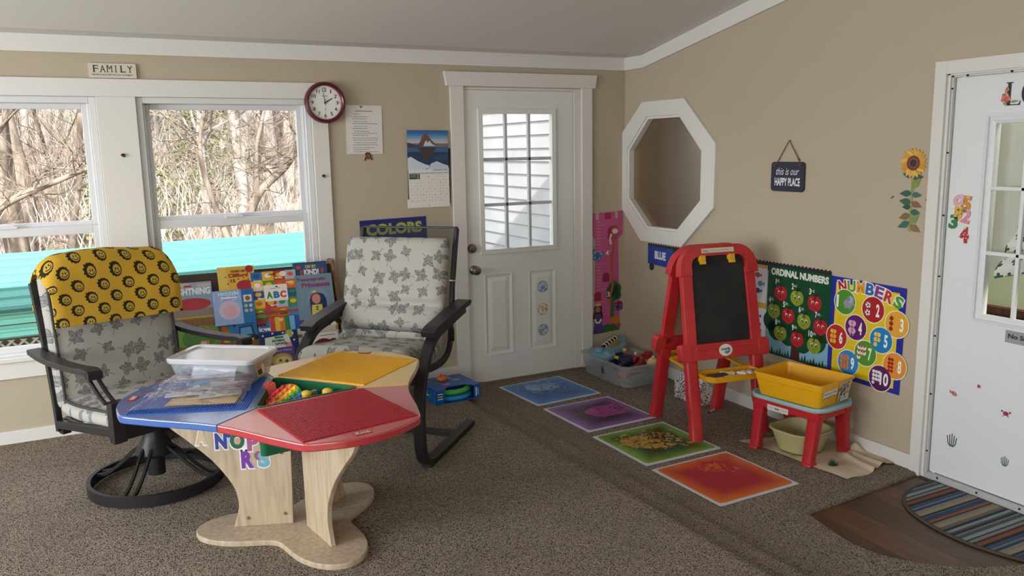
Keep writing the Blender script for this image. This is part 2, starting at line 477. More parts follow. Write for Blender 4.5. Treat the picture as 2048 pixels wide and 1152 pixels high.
# back wall (y = 0) : two windows and a door
def wallboxes(b, xs, holes, z0, z1, place):
    """strips between sorted hole edges; holes = (a0, a1, z0, z1)"""
    cur = xs[0]
    for a0, a1, h0, h1 in sorted(holes):
        if a0 > cur: b.add(place(cur, a0, z0, z1))
        if h0 > z0: b.add(place(a0, a1, z0, h0))
        if h1 < z1: b.add(place(a0, a1, h1, z1))
        cur = a1
    if cur < xs[1]: b.add(place(cur, xs[1], z0, z1))
WIN = [(-4.453, -3.483, 0.556, 1.945), (-3.283, -2.313, 0.556, 1.945)]
DOOR = (-1.306, -0.385, -0.03, 2.026)
b = MB(); wallboxes(b, (-6.75, 0.0), [WIN[0], WIN[1], DOOR], -0.06, 2.3, lambda a0, a1, c0, c1: box(a0, a1, 0.0, 0.13, c0, c1))
struct(b.build('wall_back', M_WALL))
# right wall (x = 0) : octagon opening and a door
OCT = [(-.285, 1.845), (-.662, 1.845), (-.905, 1.602), (-.905, 1.255), (-.655, 1.03), (-.29, 1.03), (-.045, 1.24), (-.045, 1.61)]
RD = (-3.53, -2.565, -0.03, 1.935)
b = MB(); R_ = lambda a0, a1, c0, c1: box(0.0, 0.12, a0, a1, c0, c1)
wallboxes(b, (-6.75, 0.0), [RD, (-.905, -.045, 1.03, 1.845)], -0.06, 3.2, R_)
for tri in ([OCT[0], OCT[7], (-.045, 1.845)], [OCT[1], OCT[2], (-.905, 1.845)], [OCT[3], OCT[4], (-.905, 1.03)], [OCT[5], OCT[6], (-.045, 1.03)]):
    vv, ff = prism(tri, 0, .12); b.add(([(z, x, y) for x, y, z in vv], ff))
struct(b.build('wall_right', M_WALL))
b = MB(); wallboxes(b, (-6.75, 0.13), [(-5.8, -4.2, .65, 2.05), (-3.55, -1.05, .65, 2.05)], -0.06, 3.2, lambda a0, a1, c0, c1: box(-6.75, -6.62, a0, a1, c0, c1))
struct(b.build('wall_left', M_WALL))
b = MB(); wallboxes(b, (-6.75, 0.12), [(-5.6, -3.6, .6, 2.1)], -0.06, 3.2, lambda a0, a1, c0, c1: box(a0, a1, -6.75, -6.62, c0, c1))
struct(b.build('wall_front', M_WALL))
# ceiling: short flat strip, then sloping up to a ridge
ce = [(0.13, 2.262), (-.235, 2.258), (-3.6, 2.90), (-6.75, 2.30)]
v = [(x, y, z) for x in (-6.75, 0.12) for y, z in ce] + [(x, y, z + .12) for x in (-6.75, 0.12) for y, z in ce]
f = [(i, i + 1, 5 + i, 4 + i) for i in range(3)] + [(8 + i, 12 + i, 13 + i, 9 + i) for i in range(3)] + [(0, 4, 12, 8), (3, 11, 15, 7)]
f += [(i, 8 + i, 9 + i, i + 1) for i in range(3)] + [(4 + i, 5 + i, 13 + i, 12 + i) for i in range(3)]
struct(MB().add((v, f)).build('ceiling', M_CEIL, smooth=0))
# crown boards
struct(MB().add(box(-6.6, 0.0, -0.02, 0.0, 2.171, 2.262)).build('trim_1', M_WHITE, bevel=.002))
p = [(0, 2.171), (-.238, 2.171), (-3.6, 2.78), (-3.6, 2.895), (-.245, 2.262), (0, 2.262)]
vv, ff = prism(p, 0, .02); struct(MB().add(([(-z, x, y) for x, y, z in vv], ff)).build('trim_2', M_WHITE, smooth=0, bevel=.002))
# baseboards
def base(name, *bx):
    b = MB()
    for q in bx: b.add(box(*q))
    return struct(b.build(name, M_WHITE, bevel=.003))
base('baseboard_back', (-6.6, -1.396, -0.016, 0, HF - .01, HF + .07), (-.294, -.001, -.016, 0, -.01, .075))
base('baseboard_right', (-.016, 0, -2.513, -0.001, -.01, .075))
# window casing: one header, mullion board, side board, sill apron
b = MB()
b.add(box(-4.6, -2.213, -.02, 0, 1.945, 2.04)); b.add(box(-3.483, -3.283, -.019, 0, .55, 1.945)); b.add(box(-2.313, -2.213, -.019, 0, .44, 1.945))
b.add(box(-4.6, -2.26, -.019, 0, .44, .535)); b.add(box(-4.6, -2.30, -.045, 0, .535, .558)); b.add(box(-4.6, -4.453, -.019, 0, .55, 1.945))
struct(b.build('trim_3', M_WHITE, smooth=0, bevel=.003))

def window(name, x0, x1, z0, z1, zr):
    b = MB()
    fr = .034
    for q in ((x0, x0 + fr, z0, z1), (x1 - fr, x1, z0, z1), (x0 + fr, x1 - fr, z1 - fr, z1), (x0 + fr, x1 - fr, z0, z0 + .016)):
        b.add(box(q[0], q[1], .004, .13, q[2], q[3]))
    # stepped track edges
    for s in (-1, 1):
        xx = x0 + fr if s < 0 else x1 - fr - .012
        b.add(box(xx, xx + .012, .03, .04, z0 + .03, z1 - fr)); b.add(box(xx, xx + .012, .066, .074, z0 + .03, z1 - fr))
    root = struct(b.build(name, M_VINYL, smooth=0, bevel=.003))
    def sash(nm, ya, yb, a0, a1, rb, rt_):
        s = MB(); w = .036; xa, xb = x0 + fr + .003, x1 - fr - .003
        for q in ((xa, xa + w, a0, a1), (xb - w, xb, a0, a1), (xa + w, xb - w, a0, a0 + rb), (xa + w, xb - w, a1 - rt_, a1)):
            s.add(box(q[0], q[1], ya, yb, q[2], q[3]))
        o = s.build(nm, M_VINYL, root, smooth=0, bevel=.003)
        MB().add(box(xa + w - .004, xb - w + .004, (ya + yb) / 2 - .003, (ya + yb) / 2 + .003, a0 + rb - .004, a1 - rt_ + .004)).build('pane', M_GLASS, o, smooth=0)
        return o
    sash('upper_sash', .078, .108, zr - .012, z1 - fr, .036, .03)
    lo = sash('lower_sash', .042, .072, z0 + .014, zr, .034, .046)
    cx = (x0 + x1) / 2
    MB().add(cbox((cx, .04, zr + .006), (.10, .03, .012))).add(cbox((cx + .02, .036, zr + .014), (.035, .018, .012))).build('sash_lock', M_VINYL, lo, bevel=.002)
    return root
window('window_1', *WIN[0], 1.247)
window('window_2', *WIN[1], 1.249)

# ---- white back door with nine panes
dx0, dx1, dz0, dz1 = -1.298, -.449, -.012, 2.017
GX0, GX1, GZ0, GZ1 = -1.163, -.619, .937, 1.866
b = MB(); yd = (0.0, .045)
b.add(box(dx0, GX0, *yd, dz0, dz1)); b.add(box(GX1, dx1, *yd, dz0, dz1)); b.add(box(GX0, GX1, *yd, GZ1, dz1)); b.add(box(GX0, GX1, *yd, dz0, GZ0))
door = struct(b.build('door_1', M_DOORW, smooth=0))
def ringframe(b, x0, x1, z0, z1, w, y0, y1, inner_y=None):
    """mitred moulding ring in the xz plane standing out to y0; inner edge at inner_y"""
    iy = y0 if inner_y is None else inner_y
    o = [(x0, z0), (x1, z0), (x1, z1), (x0, z1)]; i = [(x0 + w, z0 + w), (x1 - w, z0 + w), (x1 - w, z1 - w), (x0 + w, z1 - w)]
    v = [(p[0], y1, p[1]) for p in o] + [(p[0], y0, p[1]) for p in o] + [(p[0], iy, p[1]) for p in i] + [(p[0], y1, p[1]) for p in i]
    f = []
    for k in range(4):
        j = (k + 1) % 4
        f += [(k, j, 4 + j, 4 + k), (4 + k, 4 + j, 8 + j, 8 + k), (8 + k, 8 + j, 12 + j, 12 + k)]
    b.add((v, f))
b = MB(); ringframe(b, -1.196, -.592, .925 - .018, 1.895, .034, -.012, .01)
lite = b.build('glazing_frame', M_DOORW, door, smooth=0, bevel=.002)
MB().add(box(GX0, GX1, .018, .024, GZ0, GZ1)).build('pane', M_GLASS, lite, smooth=0)
b = MB()
for i in (1, 2):
    x = GX0 + (GX1 - GX0) * i / 3; b.add(box(x - .010, x + .010, .004, .03, GZ0, GZ1))
    z = GZ0 + (GZ1 - GZ0) * i / 3; b.add(box(GX0, GX1, .004, .03, z - .011, z + .011))
b.build('muntin', mat('grey_muntin', '#b9bcc0', .5), lite, smooth=0, bevel=.002)
for x0, x1 in ((-1.172, -.962), (-.822, -.608)):
    b = MB(); ringframe(b, x0, x1, .19, .765, .02, -.009, .001, -.002); ringframe(b, x0 + .022, x1 - .022, .212, .743, .03, -.001, .001, -.008)
    b.add(box(x0 + .05, x1 - .05, -.008, .001, .24, .715)); b.build('raised_panel', M_DOORW, door, smooth=0)
# knob and deadbolt
def lathe_y(prof, n=20):     # lathe about -y axis
    v, f = lathe(prof, n); return [(x, -z, y) for x, y, z in v], f
MB().add(lathe_y([(.032, 0), (.032, .006), (.026, .012), (.013, .016), (.013, .03), (.024, .038), (.030, .052), (.027, .064), (.012, .070), (.001, .0705)])).build('knob', M_NICKEL, door, m=T((-1.252, 0, .806)))
k = MB().add(lathe_y([(.032, 0), (.032, .008), (.027, .02), (.014, .024), (.001, .0245)])).build('deadbolt', M_NICKEL, door, m=T((-1.262, 0, .956)))
MB().add(cbox((0, -.03, 0), (.007, .014, .026))).build('thumb_turn', M_NICKEL, k, bevel=.002)
# casing
b = MB()
b.add(box(-1.396, -1.302, -.02, 0, -.01, 2.04)); b.add(box(-.382, -.295, -.02, 0, -.01, 2.04))
v, f = prism([(-1.422, 2.04), (-.272, 2.04), (-.256, 2.132), (-1.438, 2.132)], 0, .026); b.add(([(x, -z, y) for x, y, z in v], f))
b.add(box(-1.306, -.385, -.004, .1, 2.019, 2.034)); b.add(box(-.447, -.44, .004, .02, -.01, 2.02)); b.add(box(-.44, -.382, -.006, .1, -.01, 2.03)); b.add(box(-1.309, -1.2985, -.004, .1, -.01, 2.03))
struct(b.build('trim_4', M_WHITE, smooth=0, bevel=.002))
struct(MB().add(box(-1.306, -.385, -.07, .12, -.03, -.013)).add(box(-1.32, -.37, -.075, -.02, -.04, .001)).build('trim_5', mat('brown_threshold', '#5d4634', .5), smooth=0, bevel=.004))

# ---- octagon interior window
OUT = [(-.24, 1.936), (-.70, 1.936), (-1.022, 1.636), (-1.015, 1.228), (-.70, .948), (-.236, .950), (-.001, 1.166), (-.001, 1.73)]
def octring(b, o, i, x0, x1):
    n = len(o)
    v = [(x1, *p) for p in o] + [(x0, *p) for p in o] + [(x0, *p) for p in i] + [(x1, *p) for p in i]
    f = []
    for k in range(n):
        j = (k + 1) % n
        f += [(k, j, n + j, n + k), (n + k, n + j, 2 * n + j, 2 * n + k), (2 * n + k, 2 * n + j, 3 * n + j, 3 * n + k)]
    b.add((v, f))
INN = [(-.292, 1.832), (-.656, 1.832), (-.892, 1.598), (-.890, 1.262), (-.648, 1.045), (-.296, 1.043), (-.058, 1.246), (-.056, 1.604)]
cc = (-.475, 1.435)
sc = lambda P, s: [(cc[0] + (p[0] - cc[0]) * s, cc[1] + (p[1] - cc[1]) * s) for p in P]
b = MB(); octring(b, OUT, INN, -.024, .01); octr = struct(b.build('window_3', M_WHITE, smooth=0, bevel=.003))
b = MB(); octring(b, sc(INN, 1.0), sc(INN, .955), -.012, .06); b.build('stop_moulding', M_WHITE, octr, smooth=0, bevel=.002)
vv, ff = prism(sc(INN, .97), 0, .005)
M_OBS = glass_mat('obscure_glass', '#d6c4a6', refl=0.06, rough=0.25, body=0.35, bodycol='#7a6850', brough=.3)
MB().add(([(.03 + z, x, y) for x, y, z in vv], ff)).build('pane', M_OBS, octr, smooth=0)

# ---- right-hand white door
b = MB()
b.add(box(-.022, 0, -2.572, -2.514, -.015, 1.985)); b.add(box(-.022, 0, -3.6, -2.572, 1.925, 1.985))
b.add(box(-.006, .10, -2.585, -2.566, -.015, 1.935)); b.add(box(-.006, .10, -3.54, -2.57, 1.918, 1.936))
struct(b.build('trim_6', M_WHITE, smooth=0, bevel=.002))
ms = mat('weathered_metal_jamb', '#c9cac8', .45, .3)
b = MB(); b.add(box(.004, .02, -2.594, -2.585, .0, 1.918)); b.add(box(.004, .02, -3.5, -2.585, 1.910, 1.918)); b.add(box(-.004, .02, -3.54, -2.585, -.02, .012))
jam = struct(b.build('trim_7', ms, smooth=0))
b = MB()
for z in [.12 + .29 * i for i in range(7)]: b.add(lathe([(.005, -.003), (.004, .003)], 8), T((.003, -2.590, z)) @ RY(-90))
for y in [-2.66 - .2 * i for i in range(5)]: b.add(lathe([(.006, -.003), (.005, .003)], 8), T((.003, y, 1.914)) @ RY(-90)); b.add(lathe([(.006, -.002), (.005, .003)], 8), T((-.004, y, .004)) @ RY(-90))
b.build('screw', M_DARK, jam)
LY0, LY1, LZ0, LZ1 = -3.335, -2.797, .833, 1.703
xd = (.022, .06)
b = MB(); b.add(box(*xd, -3.505, LY0, .016, 1.907)); b.add(box(*xd, LY1, -2.597, .016, 1.907)); b.add(box(*xd, LY0, LY1, .016, LZ0)); b.add(box(*xd, LY0, LY1, LZ1, 1.907))
door2 = struct(b.build('door_2', mat('white_steel_door', '#dfe2e4', .4), smooth=0))
b = MB(); ringframe(b, LY0 - .042, LY1 + .042, LZ0 - .03, LZ1 + .038, .016, -.010, .006, -.014); ringframe(b, LY0 - .026, LY1 + .026, LZ0 - .014, LZ1 + .022, .014, -.004, .006, -.007); ringframe(b, LY0 - .012, LY1 + .012, LZ0 - .006, LZ1 + .008, .014, -.009, .02, -.003)
b.V = [(.022 + y, x, z) for x, y, z in b.V]
fr2 = b.build('glazing_frame', mat('white_steel_door'), door2, smooth=0)
MB().add(box(.036, .041, LY0, LY1, LZ0, LZ1)).build('pane', M_GLASS, fr2, smooth=0)
b = MB()
for y in (-2.9405, -3.145): b.add(box(.018, .036, y - .009, y + .009, LZ0, LZ1))
for z in (1.123, 1.413): b.add(box(.018, .036, LY0, LY1, z - .009, z + .009))
b.build('muntin', mat('white_steel_door'), fr2, smooth=0, bevel=.003)
struct(MB().add(box(-.03, .1, -3.54, -2.585, -.03, -.019 + .004)).build('trim_8', mat('dark_sill', '#2d2823', .6), smooth=0))

# ---- next room, seen dimly through the octagon and through the right-hand door's panes
M_GREEN = mat('pale_green_wall', '#b9c7ab', .8)
b = MB(); b.add(box(1.5, 1.6, -5.5, -1.6, -.06, 2.6)); struct(b.build('wall_next_room', M_GREEN))
b = MB(); b.add(box(1.46, 1.5, -5.5, -1.6, -.06, .56)); b.add(box(1.44, 1.5, -5.5, -1.6, .55, .59)); struct(b.build('trim_9', wood_mat('dark_panelling', '#5b3524', '#3c2217', .5, (1, 8, 1), 4)))
b = MB(); b.add(box(.125, 3.2, -5.5, 0.2, -.12, -.06)); struct(b.build('floor_next_room', M_PLANK))
b = MB(); b.add(box(.0, 3.3, -5.6, 0.2, 2.6, 2.7)); b.add(box(.12, 3.3, -5.6, -5.5, -.06, 2.6)); struct(b.build('ceiling_next_room', M_CEIL))
M_TAN = mat('tan_partition', '#9c8668', .8)
b = MB(); b.add(box(.55, .6, -1.30, .2, -.06, 2.6)); b.add(box(.12, .6, .12, .2, -.06, 2.6)); struct(b.build('wall_partition', M_TAN))

# ------------------------------------------------------------------ fabrics
def leaf_fabric():
    m = mat('leaf_print_cotton', '#d5d3cb', 0.9, spec=0.1)
    g = NG(m); v = g.uv(10.5)
    vo = g.n.new('ShaderNodeTexVoronoi'); vo.voronoi_dimensions = '2D'; vo.inputs['Scale'].default_value = 1; vo.inputs['Randomness'].default_value = 0.55
    g.l.new(v, vo.inputs['Vector'])
    d3 = g.n.new('ShaderNodeVectorMath'); d3.operation = 'SUBTRACT'; g.l.new(v, d3.inputs[0]); g.l.new(vo.outputs['Position'], d3.inputs[1])
    x, y, _ = g.sep(d3.outputs[0]); cr, cg, cb = g.sep(vo.outputs['Color'])
    d = g.m('SQRT', g.m('ADD', g.m('MULTIPLY', x, x), g.m('MULTIPLY', y, y)))
    th = g.m('ADD', g.m('ARCTAN2', y, x), g.m('MULTIPLY', cr, 6.283))
    fr_ = g.m('FRACT', g.m('ADD', g.m('DIVIDE', th, 1.2566), 100.0)); tri_ = g.m('ABSOLUTE', g.m('SUBTRACT', g.m('MULTIPLY', fr_, 2.0), 1.0))
    lob = g.m('POWER', tri_, 1.1)
    saw = g.m('MULTIPLY', g.m('ABSOLUTE', g.m('SINE', g.m('MULTIPLY', th, 17.0))), 0.05)
    R = g.m('MULTIPLY', g.m('ADD', g.m('ADD', g.m('MULTIPLY', lob, 0.50), 0.45), saw), g.m('ADD', g.m('MULTIPLY', g.m('COSINE', th), 0.30), 0.70))
    R = g.m('MULTIPLY', R, g.m('ADD', g.m('MULTIPLY', cg, 0.22), 0.44))
    mask = g.step(d, R, 0.012)
    inner = g.step(d, g.m('SUBTRACT', R, 0.03), 0.012)
    vein = g.m('MAXIMUM', g.step(g.m('MULTIPLY', g.m('SUBTRACT', 1.0, tri_), d), 0.012, 0.006), g.m('MULTIPLY', g.step(g.m('ABSOLUTE', g.m('SINE', g.m('ADD', g.m('MULTIPLY', d, 70.0), g.m('MULTIPLY', tri_, -9.0)))), .3, .15), .6))
    # stem opposite to the tip
    al = g.m('MULTIPLY', g.m('COSINE', th), d); pe = g.m('MULTIPLY', g.m('SINE', th), d)
    stem = g.m('MULTIPLY', g.step(g.m('ABSOLUTE', pe), 0.016, 0.008), g.m('MULTIPLY', g.step(al, 0.0, 0.01), g.step(d, 0.5, 0.02)))
    nz = g.n.new('ShaderNodeTexNoise'); nz.inputs['Scale'].default_value = 9; nz.inputs['Detail'].default_value = 3; g.l.new(v, nz.inputs['Vector'])
    body = g.mix(g.step(nz.outputs[0], .5, .15), '#999893', '#6f6f6d')
    c = g.mix(stem, '#a9a7a0', '#6d6d70')
    leafc = g.mix(inner, '#57585c', g.mix(vein, body, '#636468'))
    c = g.mix(mask, c, leafc)
    g.l.new(c, g.b.inputs['Base Color'])
    w = g.n.new('ShaderNodeTexNoise'); w.inputs['Scale'].default_value = 60; g.l.new(v, w.inputs['Vector'])
    k = g.n.new('ShaderNodeBump'); k.inputs['Strength'].default_value = 0.25; k.inputs['Distance'].default_value = 0.003
    g.l.new(w.outputs[0], k.inputs['Height']); g.l.new(k.outputs[0], g.b.inputs['Normal'])
    return m
M_LEAF = leaf_fabric()
def face_fleece():
    m = mat('yellow_fleece_with_faces', '#e2b530', 0.95, spec=0.08)
    g = NG(m); v = g.uv(1.0); x, y, _ = g.sep(v)
    # rotated staggered lattice, one face every 0.105 m across
    a = radians(0)
    px, py = 0.118, 0.058
    row = g.m('FLOOR', g.m('ADD', g.m('DIVIDE', y, py), 0.5))
    xs = g.m('ADD', g.m('DIVIDE', x, px), g.m('MULTIPLY', row, 0.40))
    lx = g.m('MULTIPLY', g.m('SUBTRACT', xs, g.m('FLOOR', g.m('ADD', xs, 0.5))), px)
    ly = g.m('SUBTRACT', y, g.m('MULTIPLY', row, py))
    d = g.m('SQRT', g.m('ADD', g.m('MULTIPLY', lx, lx), g.m('MULTIPLY', ly, ly)))
    th = g.m('ARCTAN2', ly, lx)
    # mane: thick and ragged on the left and at the top, thin on the lower right
    side = g.m('MULTIPLY_ADD', g.m('COSINE', g.m('SUBTRACT', th, 2.7)), 0.5, 0.5)
    rag = g.m('MULTIPLY', g.m('COSINE', g.m('MULTIPLY', th, 13.0)), 0.0032)
    Ro = g.m('ADD', g.m('ADD', 0.0225, g.m('MULTIPLY', side, 0.0115)), g.m('MULTIPLY', rag, side))
    mane = g.m('MULTIPLY', g.step(d, Ro, 0.0008), g.m('SUBTRACT', 1.0, g.step(d, 0.0185, 0.0006)))
    ring2 = 0
    def dot(cx, cy, rx, ry):
        u = g.m('DIVIDE', g.m('SUBTRACT', lx, cx), rx); w = g.m('DIVIDE', g.m('SUBTRACT', ly, cy), ry)
        return g.step(g.m('ADD', g.m('MULTIPLY', u, u), g.m('MULTIPLY', w, w)), 1.0, 0.25)
    eyes = g.m('MAXIMUM', dot(-.005, .003, .0026, .0048), dot(.006, .003, .0026, .0048))
    sm = g.m('ABSOLUTE', g.m('SUBTRACT', d, 0.0125))
    smile = g.m('MULTIPLY', g.step(sm, 0.0017, 0.0006), g.step(ly, -0.003, 0.001))
    allm = g.m('MAXIMUM', mane, g.m('MAXIMUM', eyes, smile))
    face = g.step(d, 0.0185, 0.0006)
    c = g.mix(face, '#c69f38', '#b59a48'); c = g.mix(allm, c, '#2f2d1d')
    g.l.new(c, g.b.inputs['Base Color'])
    w = g.n.new('ShaderNodeTexNoise'); w.inputs['Scale'].default_value = 420; g.l.new(v, w.inputs['Vector'])
    k = g.n.new('ShaderNodeBump'); k.inputs['Strength'].default_value = 0.5; k.inputs['Distance'].default_value = 0.003
    g.l.new(w.outputs[0], k.inputs['Height']); g.l.new(k.outputs[0], g.b.inputs['Normal'])
    return m
M_FLEECE = face_fleece()
M_PIPE = mat('charcoal_piping', '#3b3a3b', 0.8)
M_MESH = glass_mat('dark_sling_mesh', '#ffffff', refl=-0.2, body=0.48, bodycol='#1f1c1a', brough=0.8)

def cushion(path, width, thick, nu=22, fold=None, end=0.35, sq=4.0, edge=0.0, wob=0.004, seed=0.0, uvo=(0, 0)):
    """soft pad swept along a (y,z) path; local x across. returns MB"""
    P = [Vector((0, p[0], p[1])) for p in path]; n = len(P)
    L = [0.0]
    for i in range(1, n): L.append(L[-1] + (P[i] - P[i - 1]).length)
    ring = []
    K = 2 * nu
    for k in range(K):                       # superellipse section
        a = 2 * pi * k / K; ca, sa = cos(a), sin(a)
        ring.append((abs(ca) ** (2 / sq) * (1 if ca >= 0 else -1), abs(sa) ** (2 / 2.6) * (1 if sa >= 0 else -1)))
    V = []; UVs = []
    for i in range(n):
        t = (P[min(i + 1, n - 1)] - P[max(i - 1, 0)]).normalized()
        nr = Vector((0, -t.z, t.y))          # front side of a path that runs downwards / forwards
        if nr.y > 0 and abs(t.z) > abs(t.y): nr = -nr
        if abs(t.y) >= abs(t.z) and nr.z < 0: nr = -nr
        s = L[i] / L[-1]
        e = min(s, 1 - s) * L[-1] / (thick * end + 1e-6)
        es = sqrt(max(0.0, 1 - (1 - min(1, e)) ** 2)); es = 0.12 + 0.88 * es
        fo = fold(s) if fold else 1.0
        for (x, y) in ring:
            w = width / 2 * (1 - 0.04 * (1 - es))
            q = P[i] + Vector((x * w, 0, 0)) + nr * (y * thick / 2 * es * (fo if y > 0 else 1))
            nn = noise.noise(Vector((q.x * 9 + seed, q.y * 9, q.z * 9))) * wob
            V.append(tuple(q + nr * nn)); UVs.append((q.x + uvo[0], L[i] + uvo[1]))
    F = []
    for i in range(n - 1):
        for k in range(K):
            w = (k + 1) % K
            F.append((i * K + k, i * K + w, (i + 1) * K + w, (i + 1) * K + k))
    F.append(tuple(range(K - 1, -1, -1))); F.append(tuple(range((n - 1) * K, n * K)))
    b = MB(); b.add((V, F), uv=UVs)
    return b
def dense(pts, sub=8): return [(p[1], p[2]) for p in smooth_path([(0, a, c) for a, c in pts], sub)]

# ------------------------------------------------------------------ swivel chair by the left window
SW = FL(-3.39, -1.0, HF, 25)
sw = empty('swivel_chair', SW, 'black metal swivel patio chair with leaf-print cushions, yellow fleece over its back', 'chair')
ring_path = [(.295 * cos(2 * pi * i / 48), .295 * sin(2 * pi * i / 48), .032) for i in range(48)]
MB().add(sweep(ring_path, rect(.018, .05), closed=True)).build('base_ring', M_BLACKM, sw)
for a in (35, 125, 215, 305):
    b = MB()
    for o in (-.022, .022):
        pts = smooth_path([(.05, o * .8, .20), (.10, o, .165), (.17, o, .10), (.235, o, .055), (.29, o, .045)], 5)
        b.add(sweep(pts, rect(.012, .014)), RZ(a))
    b.build('spoke', M_BLACKM, sw)
MB().add(lathe([(.03, .13), (.088, .155), (.09, .163), (.058, .225), (.05, .25), (.045, .335), (.001, .335)], 28)).add(cyl(.04, .0 + .05, .14)).build('hub', M_BLACKM, sw)
b = MB()
b.add(box(-.12, .12, -.16, .12, .315, .34)); b.add(box(-.30, .30, -.338, -.302, .372, .442)); b.add(box(-.30, .30, .26, .29, .305, .345))
for s in (-1, 1):
    b.add(([(s * .30 + dx, y, z) for y, z0 in ((-.31, .378), (.28, .305)) for z in (z0, z0 + .036) for dx in (-.016, .016)], [(0, 1, 3, 2), (4, 6, 7, 5), (0, 4, 5, 1), (2, 3, 7, 6), (0, 2, 6, 4), (1, 5, 7, 3)]))
    b.add(box(s * .318 - .028, s * .318 + .028, -.348, -.305, .368, .545))
    b.add(box(s * .28 - .02, s * .28 + .02, .25, .29, .275, .31))
b.build('seat_frame', M_BLACKM, sw, smooth=0, bevel=.003)
for s in (-1, 1):
    p = smooth_path([(s * .345, .345, .672), (s * .352, .22, .658), (s * .358, .05, .655), (s * .36, -.12, .66), (s * .36, -.22, .668), (s * .36, -.262, .662)], 5)
    arm = MB().add(sweep(p, rect(.062, .024))).add(box(s * .36 - .031, s * .36 + .031, -.272, -.240, .638, .67)).build('armrest', M_BLACKM, sw, bevel=.003)
    b = MB()
    for o in (-.018, .018):
        b.add(sweep(smooth_path([(s * .355 + o, -.225, .645), (s * .350 + o, -.248, .615), (s * .342 + o, -.278, .575), (s * .335 + o, -.318, .54)], 5), rect(.011, .014)))
    b.build('arm_support', M_BLACKM, sw)
    MB().add(sweep(smooth_path([(s * .3, .275, .29), (s * .30, .29, .45), (s * .30, .33, .7), (s * .298, .40, .975)], 5), rect(.026, .026))).build('back_post', M_BLACKM, sw)
MB().add(box(-.3, .3, .385, .41, .955, .98)).build('top_rail', M_BLACKM, sw)
bp = dense([(.335, 1.025), (.325, .95), (.305, .80), (.285, .62), (.27, .47), (.268, .40)], 7)
bc = cushion(bp, .60, .125, sq=5, uvo=(.31, .2)).build('back_cushion', M_LEAF, sw, smooth=60)
def piping(path, x, off, name, parent):
    return MB().add(sweep([(x, p[0] + off[0], p[1] + off[1]) for p in path], circ(.0065, 8))).build(name, M_PIPE, parent)
for s in (-1, 1): piping(bp[3:-2], s * .285, (-.048, .005), 'piping', bc)
spth = dense([(.25, .405), (.1, .40), (-.1, .415), (-.24, .428), (-.288, .418)], 7)
scu = cushion(spth, .60, .10, sq=5, uvo=(.0, .9)).build('seat_cushion', M_LEAF, sw, smooth=60)
for s in (-1, 1):
    piping(spth[2:-3], s * .288, (0, .040), 'piping', scu); piping(spth[2:-3], s * .288, (0, -.040), 'piping', scu)
# fleece blanket thrown over the back
def blanket():
    prof = dense([(.200, .775), (.214, .85), (.228, .92), (.243, .985), (.266, 1.038), (.312, 1.068), (.375, 1.062), (.415, 1.02), (.428, .94), (.432, .84)], 6)
    L = [0]
    for p, q in zip(prof, prof[1:]): L.append(L[-1] + math.hypot(q[0] - p[0], q[1] - p[1]))
    n = len(prof); N = 40
    V = []; UVs = []; F = []
    for side in (0, 1):
        for i, (y, z) in enumerate(prof):
            j0, j1 = max(i - 1, 0), min(i + 1, n - 1)
            t = Vector((0, prof[j1][0] - prof[j0][0], prof[j1][1] - prof[j0][1])).normalized(); nr = Vector((0, -t.z, t.y))
            for k in range(N + 1):
                u = k / N
                x = -.300 + .615 * u
                dr = .018 * (u - .5); sh = .05 * max(0, (.16 - u) / .16) ** 2 + .02 * max(0, (u - .9) / .1) ** 2                                   # hem runs a little lower on the right
                bow = .028 * sin(pi * min(1, max(0, u))) * max(0, min(1, (z - .98) / .09))
                w = .010 * noise.noise(Vector((x * 5, L[i] * 4, 2.0))) + .004 * sin(L[i] * 30 + x * 9)
                edge = min(u, 1 - u) * 12
                th = .019 * min(1, .35 + edge)
                off = (w + (th if side == 0 else 0.0)) - .004
                q = Vector((x + .006 * sin(L[i] * 14), y, z + bow - (dr if i < 8 else 0) - sh * max(0, min(1, (z - .94) / .1)))) + nr * off
                V.append(tuple(q)); UVs.append((x + .03, L[i] + x * .05))
    W = N + 1
    for side in (0, 1):
        o = side * n * W
        for i in range(n - 1):
            for k in range(N):
                q = (o + i * W + k, o + i * W + k + 1, o + (i + 1) * W + k + 1, o + (i + 1) * W + k)
                F.append(q if side == 0 else q[::-1])
    o = n * W
    for i in range(n - 1):
        for k in (0, N):
            q = (i * W + k, (i + 1) * W + k, o + (i + 1) * W + k, o + i * W + k); F.append(q)
    for k in range(N):
        for i in (0, n - 1): F.append((i * W + k, i * W + k + 1, o + i * W + k + 1, o + i * W + k))
    return MB().add((V, F), uv=UVs)
bl = blanket().build('fleece_blanket', M_FLEECE, None, smooth=70, m=SW)
tag(bl, 'folded yellow fleece blanket with dark lion faces, draped over the chair back by the window', 'blanket')

